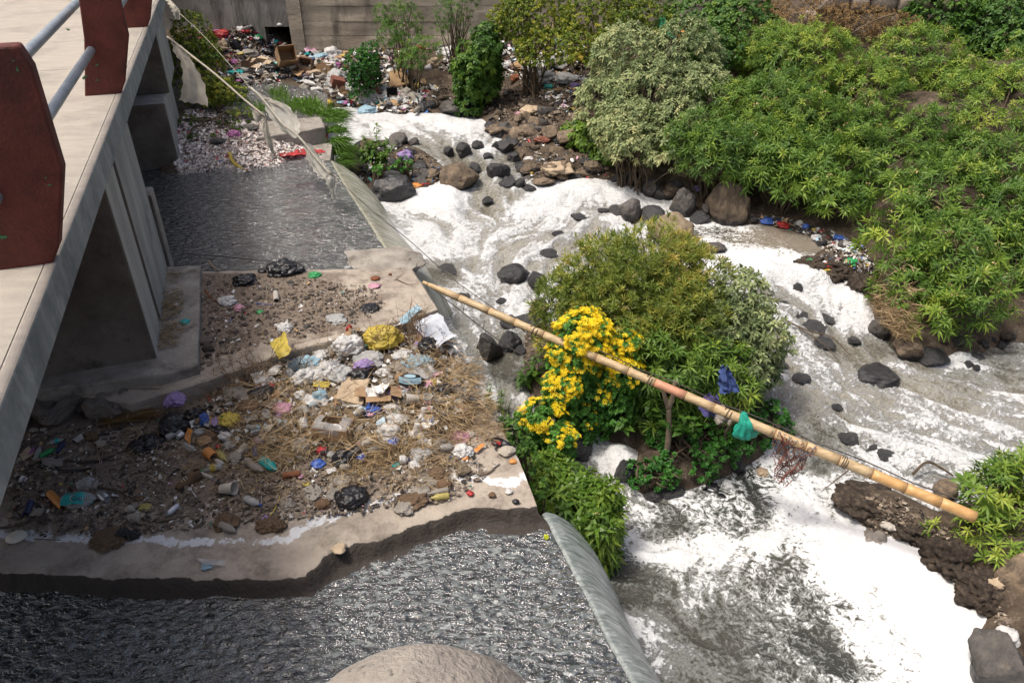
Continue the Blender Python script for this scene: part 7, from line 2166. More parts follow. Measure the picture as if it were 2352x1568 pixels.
sheet([(794,869),(852,877),(833,941),(771,926)],'cardpale',"large flat piece of corrugated cardboard",'cardboard_sheet','cardboard',amp=.012,lift=.03,thick=.006,creases=3)
b = card_box(872,920,56,34,26,.12,'card',"small open cardboard box full of white foam trays")
for k, (x, y, t) in enumerate([(-.05,.0,.5),(.03,.02,-.3),(.0,-.02,.2)]):
    q = b.location + Vector((x, y, .07 + .02 * k))
    V, F = s_grid(6, 4, lambda u, v: ((u - .5) * .12, (v - .5) * .08, .02 * (abs(u - .5) * 2) ** 4 + .02 * (abs(v - .5) * 2) ** 4))
    o = MB().add(V, F).build('foam_tray', [PM['foam']]); o.location = q; o.rotation_euler = (t, .3 * t, k); o.modifiers.new('thickness', 'SOLIDIFY').thickness = .004
    tag(o, ("left foam tray in the small cardboard box","right foam tray in the small cardboard box","front foam tray in the small cardboard box")[k], 'tray', 'foam trays in the box')
bag(902,905,30,28,'purple',"pale lilac film behind the small cardboard box",amp=.6)
bottle((880,930),(905,905),13,'white',"white slim bottle right of the small cardboard box")
def printed_bag():
    p = LP(946, 886)
    root = rootat('printed_bag', p, "dark bag with a white printed strip reading across it", 'bag', None, -.08)
    V, F = s_crumple(77, 4, .22, (.14, .085, .10)); V[:, 2] += .04
    MB().add(V, F).build('sack', [PM['black']], root)
    V, F = s_grid(14, 2, lambda u, v: ((u - .5) * .19, -.088 + .055 * abs(u - .5) ** 2 * 2 + .03 * v, .078 + .042 * v + .0 * u))
    MB().add(V, F).build('strip', [PM['lightblue']], root)
    lettering('REGRESO PRONTO', root, (0, -.0785, .101), (math.radians(52), 0, 0), .021, PM['navy'])
    V, F = s_lathe([(0, 0), (.05, 0)], 20); V[:, 1] *= .35
    MB().add(V, F, 0, Matrix.Translation((0, -.035, .128)) @ Matrix.Rotation(.35, 4, 'X')).build('emblem', [PM['lightblue']], root)
printed_bag()
bag(965,858,56,24,'clear',"clear crumpled bag behind the dark printed bag",amp=.6)
sheet([(1004,880),(1060,900),(1100,925),(1090,940)],'black',"long torn black sheet trailing to the slab edge",amp=.06,lift=.02,nx=22,place=LPE)
bag(1015,892,40,28,'black',"black bag at the start of the torn black sheet",amp=.6)
stick([(1040,895),(1075,915),(1100,930),(1118,955)],.004,'black',"black cable dangling over the slab edge",'cable','cable',taper=1)
sheet([(1021,845),(1042,842),(1044,858),(1024,858)],'lightblue',"light blue face mask near the slab edge",'face_mask','mask',amp=.012)
bottle((985,845),(998,862),12,'white',"white tube bottle with orange end in the straw",cap='orange')
bag(985,880,26,16,'pink',"pink and white paper next to the dark printed bag",'crumpled_paper','paper',amp=.6)
bag(998,878,20,16,'yellow',"yellow paper scrap by the black sheet",'crumpled_paper','paper',amp=.6)
cup(984,930,22,"white cup with pink print standing tilted in the straw",band=pink_print)
cup(1006,930,17,"open translucent cup with a straw inside beside the pink print cup",mat='cupin')
cup(990,946,16,"fallen cup with pink print behind the white stacked cups",lie=(12,4),band=pink_print)
cup(975,952,17,"upside down stack of white cups in the straw",flip=True)
cup(960,990,19,"white cup standing upside down near the white knotted bag",flip=True)
cup(824,955,21,"clear ribbed cup lying right of the flat cardboard",lie=(14,-8),mat='clear')
cup(622,994,22,"cup lying with its mouth towards the river at the heap's left",lie=(10,3),mat='cupin')
cup(700,985,22,"white cup sunk in the straw left of the bagged box",lie=(-4,-12))
cup(843,1026,21,"cream cup with a red base lying below the bagged box",lie=(16,-6),mat='cupin')
cup(947,928,26,"squashed cream cup holder in the straw",lie=(-10,2),mat='cupin')
def ring_lid(px, py, w, label):
    p = LP(px, py); r = w / pxm(p) / 2
    root = rootat('round_plate', p + ZUP * .03, label, 'plate', None, 0, (.7, .1))
    MB().add(*s_lathe([(0, 0), (r * .8, 0), (r * .86, .006), (r, .008), (r, .004)], 20)).build('disc', [PM['white']], root)
    MB().add(*s_lathe([(r * .6, .002), (r * .62, .006), (r * .66, .006), (r * .68, .002)], 20)).build('rim', [PM['grey']], root)
ring_lid(622, 884, 26, "round white plastic plate at the left of the heap")
ring_lid(612, 955, 18, "small white ringed plate in the straw")
ring_lid(930, 1063 - 40, 12, "small round plate near the blue can")
bx = card_box(768,998,84,48,34,-.16,'card',"cardboard box wrapped in a clear plastic bag",flaps=False)
def wrapbag():
    root = bx; p = bx.location
    s = pxm(p); w, d, h = 84 / s, 48 / s, 34 / s
    def fn(u, v):
        a = u * 2 * math.pi
        rr = 1.03 + .05 * (fbm(np.array([[math.cos(a) * 2, math.sin(a) * 2, v * 4]]), 3, 5)[0] - .5) * 2
        sq = 1 / max(abs(math.cos(a)), abs(math.sin(a)), 1e-6) ** .85
        k = 1 - .5 * max(0, v - .6) / .4
        return (math.cos(a) * w / 2 * sq * rr * k, math.sin(a) * d / 2 * sq * rr * k, h * (.55 + .75 * v) + .02 * (fbm(np.array([[math.cos(a) * 3, math.sin(a) * 3, v * 3 + 5]]), 3, 8)[0] - .5))
    V, F = s_grid(48, 10, fn)
    MB().add(V, F).build('clear_bag', [PM['film']], bx)
PM['film'] = plain('clear_film', (.70,.69,.68), .2, alpha=.42, spec=.7)
wrapbag()
bag(891,990,54,44,'white',"white knotted carrier bag in front of the cups",knot=True,amp=.45)
bag(912,962,40,22,'white',"crumpled white paper behind the white carrier bag",'crumpled_paper','paper',amp=.6)
can((899,1036),(911,1012),22,'blue',"bright blue and white drink can below the white carrier bag", spot_print('can_print_blue',(.02,.09,.42),(.55,.6,.66),22))
can((827,1066),(838,1051),19,'blue',"blue and white can in front of the black sack with the jar", spot_print('can_print_blue_two',(.02,.07,.36),(.6,.62,.66),26))
can((730,1042),(752,1044),20,'red',"red and dark cola coloured can at the straw's lower edge", spot_print('can_print_red',(.40,.02,.025),(.05,.03,.03),20))
bag(762,1042,18,16,'grey',"crumpled grey packet right of the red can",'packet','packet',amp=.5)
bag(790,1050,56,50,'black',"black sack with an open dark jar beside it",'plastic_sack','sack',amp=.35)
bottle((867-22,1046),(867+24,1028),19,'clear',"clear water bottle below the white cup with a red base",cap='blue')
bottle((1012,1036),(1045,1030),17,'clear',"clear ribbed bottle right of the straw near the slab edge")
bag(1064,1034,40,30,'white',"white bag caught at the end of the clear ribbed bottle",amp=.6)
bag(968,1040,44,20,'grey',"translucent grey bag full of mud in the middle right",amp=.7)
bag(1010,1020,30,18,'dull',"muddy white crumple above the clear ribbed bottle",amp=.7)
bag(1058,1000,40,12,'pink',"pale pink plastic strip on the concrete edge",'plastic_strip','strip',amp=.6)
bag(1080,995,22,10,'white',"white scrap pair on the concrete edge",'scrap','scrap',amp=.6)
def jar():
    a, b = LP(806, 1058), LP(820, 1050)
    root = rootat('open_jar', (a + b) / 2 + ZUP * .05, "open dark jar on the black sack", 'jar', None, math.atan2((b - a).y, (b - a).x))
    sharp(MB().add(*s_lathe([(0, -.06), (.04, -.06), (.045, .02), (.05, .03), (.05, .05), (.042, .05), (.04, -.04), (0, -.04)], 16, 'x')).build('body', [PM['black']], root), 40)
jar()
bottle((918,1064),(938,1062),22,'white',"white round bottle with a blue cap on the damp slab",cap='navy',crush=.03)
bag(951,1066,24,16,'white',"white torn plastic right of the white round bottle",amp=.6)
sheet([(898,1070),(915,1066),(918,1072),(902,1076)],'teal',"small teal packet below the white round bottle",'packet','packet',amp=.006)
bottle((782,1080),(808,1078),19,'dull',"greyish white jar like bottle in front of the black sack",crush=.03)
sheet([(750,1083),(770,1075),(775,1085),(755,1094)],'white',"folded white paper left of the greyish bottle",'folded_paper','paper',amp=.02)
tube_item((650,1098),(690,1092),15,'rust',"rusty brown iron tube on the damp slab",hollow=False,name='iron_tube')
pp = sheet([(640,1048),(678,1056),(670,1068),(636,1056)],'white',"white price card with hand drawn black letters",'price_card','card',amp=.006,lift=.02)
lettering('D.', pp, (0, 0, .034), (.05, 0, -.25), .045, PM['black'])
bag(809,1137,68,46,'black',"shiny black tied bag low on the slab",knot=True,amp=.45)
bag(782,1106,44,12,'dull',"torn grey plastic spread above the tied black bag",amp=.7)
bag(770,1135,40,14,'dull',"grey rag left of the tied black bag",'rag','cloth',amp=.6)
bag(742,1154,34,20,'brown',"brown dried lump left of the tied black bag",'dried_lump','debris',amp=.3)
pebble(1063,1086,36,30,"pale jagged stone near the slab's right edge",'t')
bag(1019,1110,38,30,'brown',"brown coconut husk above two glass bottles",'coconut_husk','husk',amp=.2)
bottle((1031,1130),(985,1138),15,'dull',"upper muddy glass bottle of the pair",name='glass_bottle',crush=0)
bottle((1032,1142),(990,1150),16,'yellowclear',"lower greenish glass bottle of the pair",name='glass_bottle',crush=0)
for (x, y, w, h, mt, lab) in [(965,1128,40,12,'dull',"grey torn rag left of the glass bottles"),(950,1145,50,16,'rootbrown',"dark debris below the grey torn rag"),(930,1165,36,14,'dull',"dirty paper flap at the lowest debris"),(985,1100,40,9,'dull',"grey plastic strip above the coconut husk"),(715,1130,46,8,'dull',"grey plastic strip at the left of the tied black bag"),(1005,1085,40,16,'rootbrown',"brown fibre clump near the jagged stone"),(660,1155,30,12,'dull',"mud coloured rag by the yellow stick")]:
    bag(x, y, w, h, mt, lab, 'rag', 'rag', amp=.7)
stick([(1098,1092),(1120,1088),(1135,1078)],.012,bark_mat,"short brown driftwood piece near the slab edge",'driftwood','stick')
stick([(1131,1076),(1148,1066)],.010,'cupin',"pale bone like piece at the end of the driftwood",'bone','bone')
stick([(1097,1090),(1099,1065)],.003,'white',"white straw standing by the driftwood",'plastic_straw','straw')
def clog():
    a, b = P(1129, 1018, Z_LOW), P(1175, 1030, Z_LOW)
    L = (b - a).length
    root = rootat('rubber_clog', (a + b) / 2, "black rubber clog at the edge of the slab", 'shoe', None, math.atan2((b - a).y, (b - a).x))
    m = 24
    def outl(t): return (math.cos(t) * .5 * L, math.sin(t) * (.20 + .045 * math.cos(t)) * L)
    V = [(*outl(2 * math.pi * k / m), 0) for k in range(m)] + [(outl(2 * math.pi * k / m)[0] * 1.02, outl(2 * math.pi * k / m)[1] * 1.02, .10 * L) for k in range(m)]
    F = [(k, (k + 1) % m, m + (k + 1) % m, m + k) for k in range(m)] + [tuple(range(m - 1, -1, -1)), tuple(range(m, 2 * m))]
    MB().add(V, F).build('sole', [PM['black']], root, False)
    V, F = [], []
    st, n = [(.02, .30), (.15, .31), (.28, .28), (.40, .20), (.5, .08)], 11
    for x, z in st:
        hw = .23 * math.sqrt(max(.02, 1 - (x / .52) ** 2))
        for k in range(n):
            t = math.pi * k / (n - 1)
            V.append((x * L, math.cos(t) * hw * L, .09 * L + math.sin(t) * z * L * .8))
    for i in range(len(st) - 1):
        for k in range(n - 1): F.append((i * n + k, i * n + k + 1, (i + 1) * n + k + 1, (i + 1) * n + k))
    o = MB().add(V, F).build('upper', [PM['black']], root); o.modifiers.new('thickness', 'SOLIDIFY').thickness = .006
    MB().add(*s_tube([(.02 * L, -.22 * L, .16 * L), (-.3 * L, -.2 * L, .24 * L), (-.5 * L, 0, .26 * L), (-.3 * L, .2 * L, .24 * L), (.02 * L, .22 * L, .16 * L)], .010, 8)).build('heel_strap', [PM['black']], root)
    V, F = s_grid(8, 4, lambda u, v: ((u - .55) * .8 * L, (v - .5) * .3 * L, .104 * L)); MB().add(V, F).build('insole', [PM['red']], root)
clog()
pebble(1163,1041,42,20,"smooth tan pebble just below the rubber clog")
sheet([(1085,1040),(1100,1026),(1112,1025),(1098,1045)],'orange',"orange fruit peel on the slab edge",'fruit_peel','peel',amp=.03)
for (x, y, mt, lab) in [(1053,842,'orange',"orange brick chip on the concrete edge"),(1070,1050,'orange',"small orange peel bit below the fruit peel"),(1178,1058,'orange',"tiny orange bit by the slab edge"),(706,1111,'yellow',"bright yellow petal on the mud"),(1080,1131,'red',"dark red chip on the bare concrete"),(690,1092,'pink',"pink scrap above the rusty tube"),(825,1018,'pink',"pink packet scrap right of the bagged box"),(1130,1135,'brown',"dark leaf on the bare concrete"),(1168,1127,'white',"crumpled white leaf on the bare concrete"),(1185,1150,'black',"black dead leaf at the concrete corner"),(780,1258,'cardpale',"cream paper scrap on the wet lip")]:
    bag(x, y, 15 if lab != "cream paper scrap on the wet lip" else 30, 9, mt, lab, 'scrap', 'scrap', amp=.6, lv=2)
for (x, y, w, h, mt, lab) in [(650,935,40,22,'pink',"pink and cream printed paper in the straw"),(715,915,36,20,'white',"white carton piece in the straw"),(690,905,24,26,'white',"white funnel shaped paper"),(737,908,30,30,'lightblue',"pale blue carton corner standing in the straw"),(740,922,26,14,'white',"white wrapper below the pale blue carton corner"),(640,905,24,20,'card',"small tan carton near the white plate"),(600,900,50,24,'black',"black torn bag left of the white plate"),(575,930,44,18,'carddark',"dark folded card near the black torn bag"),(545,905,52,22,'dull',"grey plank like carton at the step"),
     (675,830,22,12,'blue',"small blue cap like lump at the step"),(716,800,40,16,'grey',"greyish bag at the step edge"),(740,815,44,20,'white',"white bag left of the white shopping bag"),(668,858,16,30,'grey',"grey foam strip below the torn yellow sheet"),(690,940,26,14,'dull',"folded brown grey paper"),(638,955,16,12,'purple',"small lilac scrap below the small ringed plate"),(855,938,40,16,'blue',"dark blue net bag below the small cardboard box"),(900,935,30,18,'white',"white paper corner beside the slim bottle"),(930,905,22,30,'grey',"upright pale bottle like bag"),(1055,920,18,10,'lightblue',"pale plastic piece by the torn black sheet"),
     (920,865,24,20,'card',"brown crumpled leaf like card above the dark printed bag"),(905,850,60,18,'dull',"dull plastic strip above the printed bag"),(880,855,30,16,'white',"white strip behind the lilac bag"),(640,880,20,14,'brown',"brown lump left of the pale green scrap"),(730,860,40,30,'white',"white foam sheet heap in the middle left"),(765,800,36,22,'dull',"dull torn bag at the step edge"),(690,1020,44,16,'clear',"clear film at the straw's left lower edge"),(730,1062,28,14,'blue',"blue lid like bag near the red can"),(690,1045,20,10,'white',"white wrapper end near the price card"),(560,1010,26,14,'black',"black scrap in the bottles at left"),(600,1010,30,14,'purple',"purple torn film by the deep blue bottle"),(490,1000,30,24,'brown',"brown rag in the bottles at left"),(470,1010,34,20,'card',"crumpled brown paper below the bright blue bag"),(520,1000,30,16,'white',"white wrapper strip in the bottles at left"),(505,985,30,24,'black',"black film under the snack packet"),(455,990,24,14,'grey',"small lilac grey cup like scrap")]:
    bag(x, y, w, h, mt, lab, 'crumpled_litter', 'litter', amp=.6, lv=3)
# ---------------------------------------------------------------- upper slab, footing, upper pool edge
bag(648,614,66,40,'black',"large black rubbish bag at the edge of the upper pool",knot=True,amp=.45)
bag(674,617,40,26,'black',"smaller black bag piece right of the large one at the pool",amp=.6)
bag(564,641,44,28,'black',"open black bag on the upper slab with peel inside",amp=.6)
bag(723,630,26,14,'green',"green and white packet on the upper slab",'packet','packet',amp=.5)
tube_item((636,696),(634,677),13,'cupin',"cream tube standing on the upper slab with a blue end",inner='teal')
bag(522,690,32,24,'white',"white crumpled bag on the upper slab",amp=.7)
bag(552,707,26,12,'pink',"pink crumpled bag on the upper slab",amp=.7)
bag(655,752,30,22,'white',"white and red crumpled packet on the upper slab",'packet','packet',amp=.6)
bag(772,732,42,13,'grey',"flat grey bag on the upper slab",amp=.6)
bag(850,706,34,13,'black',"black crumpled bag on the right of the upper slab",amp=.7)
bag(861,656,24,9,'pink',"small pink scrap near the upper slab's corner",'scrap','scrap',amp=.6,lv=2)
bag(862,638,22,9,'rust',"broken red brick piece near the upper slab's corner",'brick_piece','brick',amp=.2,lv=2)
bag(896,629,8,6,'rust',"tiny red brick chip near the upper slab's corner",'brick_piece','brick',amp=.2,lv=2)
bag(597,716,15,8,'green',"small green scrap on the upper slab",'scrap','scrap',amp=.6,lv=2)
bag(425,738,20,9,'teal',"teal scrap on the footing",'scrap','scrap',amp=.6,lv=2)
bag(405,700,14,9,'white',"white scrap on the footing",'scrap','scrap',amp=.6,lv=2)
bag(602,621,22,12,'black',"dark cup like jar at the pool edge of the upper slab",'jar','jar',amp=.15,lv=2)
stick([(472,668),(480,680),(511,705)],.012,'rust',"rusty brown plank piece at the left of the upper slab",'wood_strip','wood')
stick([(525,745),(536,727)],.004,'blue',"blue plastic straw on the upper slab",'plastic_straw','straw')
stick([(588,699),(626,702)],.006,'blue',"blue stick lying below the cream tube",'plastic_stick','stick')
stick([P(480,600,Z_POOL + .06),P(488,612,Z_POOL + .04),P(502,621,Z_UP + .03)],.014,'wood',"pale broken board at the pool edge",'board','wood',world=True)
stick([(905,645),(928,628)],.006,'dull',"grey twig near the bamboo's end")
stick([(910,643),(940,655),(962,652)],.005,twig_mat,"dark curved twig near the bamboo's end")
for i, (x, y, w, h) in enumerate([(472,788,30,22),(480,805,30,26),(478,820,18,20)]):
    pebble(x, y, w, h, ("dark broken stone against the footing","second dark broken stone against the footing","small dark stone lowest against the footing")[i], 'v')
stick([P(430,583,Z_POOL + .03),P(500,588,Z_POOL + .04),P(560,594,Z_POOL + .04),P(640,601,Z_POOL + .05),P(720,602,Z_POOL + .03)],.005,'wire',"rusty cable lying in the upper pool",'cable','cable',taper=1,world=True)
bag(800,613,16,9,'clear',"small clear bottle scrap on the wet stone apron",'scrap','scrap',amp=.4,lv=2,place=lambda x,y:P(x,y,Z_POOL + .03))
o = obj_from(B_ROUND[1], 'yellow_ball', P(1255,1232,Z_CH + .02), (0,0,0), (.021,.021,.021), PM['limeyellow'] if 'limeyellow' in PM else plain('lime_ball', (.55,.60,.03), .4)); tag(o, "small yellow ball stuck at the lip of the lower weir", 'ball')
# ---------------------------------------------------------------- white bank by the upper pool
bag(538,308,28,22,'magenta',"pink rag bundle on the white bank",'rag','cloth',amp=.5)
for (c, lab) in [([(643,360),(690,352),(700,370),(650,372)],"red cloth at the waterline of the white bank"),([(690,352),(712,346),(716,362),(698,366)],"red cloth fold next to the hanging white net"),([(720,350),(745,354),(748,364),(724,358)],"red cloth behind the hanging white net"),([(750,356),(766,360),(772,374),(762,370)],"red cloth end at the weir corner")]:
    sheet(c, 'red', lab, 'red_cloth', 'cloth', amp=.06, lift=.03)
stick([(527,354),(536,374),(555,390),(577,402)],.035,'yellow',"yellow and black plastic strip at the white bank's waterline",'plastic_strip','plastic',taper=.8)
bag(420,402,40,10,'dull',"grey plastic piece at the waterline under the abutment",'plastic_piece','plastic',amp=.4)
for (x, y, w, h, lab) in [(600,270,44,22,"grey stone half buried in the white bank"),(575,300,40,20,"second grey stone half buried in the white bank"),(660,300,40,22,"stone by the dry twigs on the white bank"),(500,330,36,18,"grey lump at the left of the white bank")]:
    pebble(x, y, w, h, lab, 'g')
bag(720,268,30,10,'black',"black film on top of the end block",amp=.6)
bag(655,248,24,20,'black',"black rag behind the hanging white net",'rag','cloth',amp=.6)
sheet([(710,245),(722,238),(724,258),(712,258)],'white',"white rag on the grass by the end block",'rag','cloth',amp=.05,lift=.08)
sheet([(726,248),(736,244),(740,262),(728,262)],'lightblue',"pale blue rag on the grass by the end block",'rag','cloth',amp=.05,lift=.08)
# ---------------------------------------------------------------- rubbish tip below the back wall
card_box(658,160,38,34,38,.5,'card',"largest open cardboard box leaning below the culvert",flaps=False,tilt=(1.05,0),dz=.22)
bag(652,112,16,12,'white',"white foam slab lying on the largest cardboard box",'foam_slab','foam',amp=.2,dz=.55,lv=2)
card_box(700,160,26,26,24,.2,'carddark',"dark open box right of the largest cardboard box",tilt=(.7,.2))
card_box(684,164,20,16,12,.6,'card',"small brown box in front of the largest cardboard box",open_=False)
card_box(748,166,34,22,18,-.2,'card',"low brown box with a pink flap on the tip",flaps=False)
card_box(572,156,30,20,14,.2,'carddark',"brown tray box low on the left slope",flaps=False)
card_box(600,152,32,22,12,-.5,'cardpale',"shallow pale box tilted on the left slope",tilt=(.4,0))
card_box(772,205,28,24,26,.4,'cardred',"dark red carton on the tip above the water",open_=False,tilt=(.2,.3))
card_box(850,228,40,26,24,.35,'cardred',"red brown crate wrapped in clear film by the water",open_=False)
bag(850,222,52,40,'film',"clear film over the red brown crate",amp=.4)
card_box(941,78,30,26,20,.3,'card',"brown box behind the feathery shrub at the wall",open_=False)
def bigcard(c, mat, lab, z0=None, th=.008):
    q = [PY(*v) for v in c]; c0 = sum(q, Vector()) / 4
    V, F = s_grid(8, 8, lambda u, v: tuple(q[0].lerp(q[1], u).lerp(q[3].lerp(q[2], u), v) - c0 + Vector((0, .02 * math.sin(3 * u) , .01 * math.sin(5 * v)))))
    o = MB().add(V, F).build('cardboard_sheet', [PM[mat]]); o.location = c0
    o.modifiers.new('thickness', 'SOLIDIFY').thickness = th
    tag(o, lab, 'cardboard')
gyy = G(915, 205).y
bigcard([(893,166,gyy + .25),(928,158,gyy + .25),(941,192,gyy - .1),(900,204,gyy - .1)], 'kraft', "large plain brown cardboard panel leaning above the water", th=.02)
gyy = G(878, 248).y
bigcard([(866,243,gyy - .05),(885,232,gyy + .2),(888,240,gyy + .15),(872,253,gyy - .1)], 'kraft', "folded brown cardboard at the waterline, left half", th=.02)
bigcard([(888,236,gyy + .15),(908,230,gyy + .2),(918,242,gyy + .05),(896,243,gyy + .05)], 'kraft', "folded brown cardboard at the waterline, right half", th=.02)
sheet([(670,170),(700,176),(695,192),(676,184)],'kraft',"crumpled kraft paper on the tip",'kraft_paper','paper',amp=.10,lift=.05)
def egg_tray():
    p = LP(902, 226); s = pxm(p); w = 22 / s
    root = rootat('egg_tray', p + ZUP * .12, "black egg tray standing on the tip by the water", 'tray', None, .1, (.9, 0))
    def fn(u, v): return ((u - .5) * w * 1.1, (v - .5) * w, .05 * math.cos(u * 10 * math.pi) * math.cos(v * 10 * math.pi))
    V, F = s_grid(30, 30, fn); MB().add(V, F).build('sheet', [PM['black']], root)
egg_tray()
def basket():
    p = LP(795, 222); s = pxm(p); r = 17 / s
    root = rootat('basket', p, "brown woven basket lying on its side by the water", 'basket', None, 0, (-1.2, 0))
    MB().add(*s_lathe([(0, 0), (r * .7, 0), (r, r * .9), (r * 1.05, r * .9), (r * .95, r * .85), (r * .65, .03), (0, .03)], 20)).build('body', [PM['kraft']], root)
    for k in range(4):
        zz = r * .2 * (k + 1); rr = r * (.7 + .3 * zz / (r * .9)) + .01
        MB().add(*s_tube([(rr * math.cos(a), rr * math.sin(a), zz) for a in [i * math.pi / 10 for i in range(21)]], .012, 5, False)).build('hoop', [PM['brown']], root)
basket()
stick([(800,222),(815,250)],.05,'black',"black plank sliding into the white water",'plank','wood',taper=1)
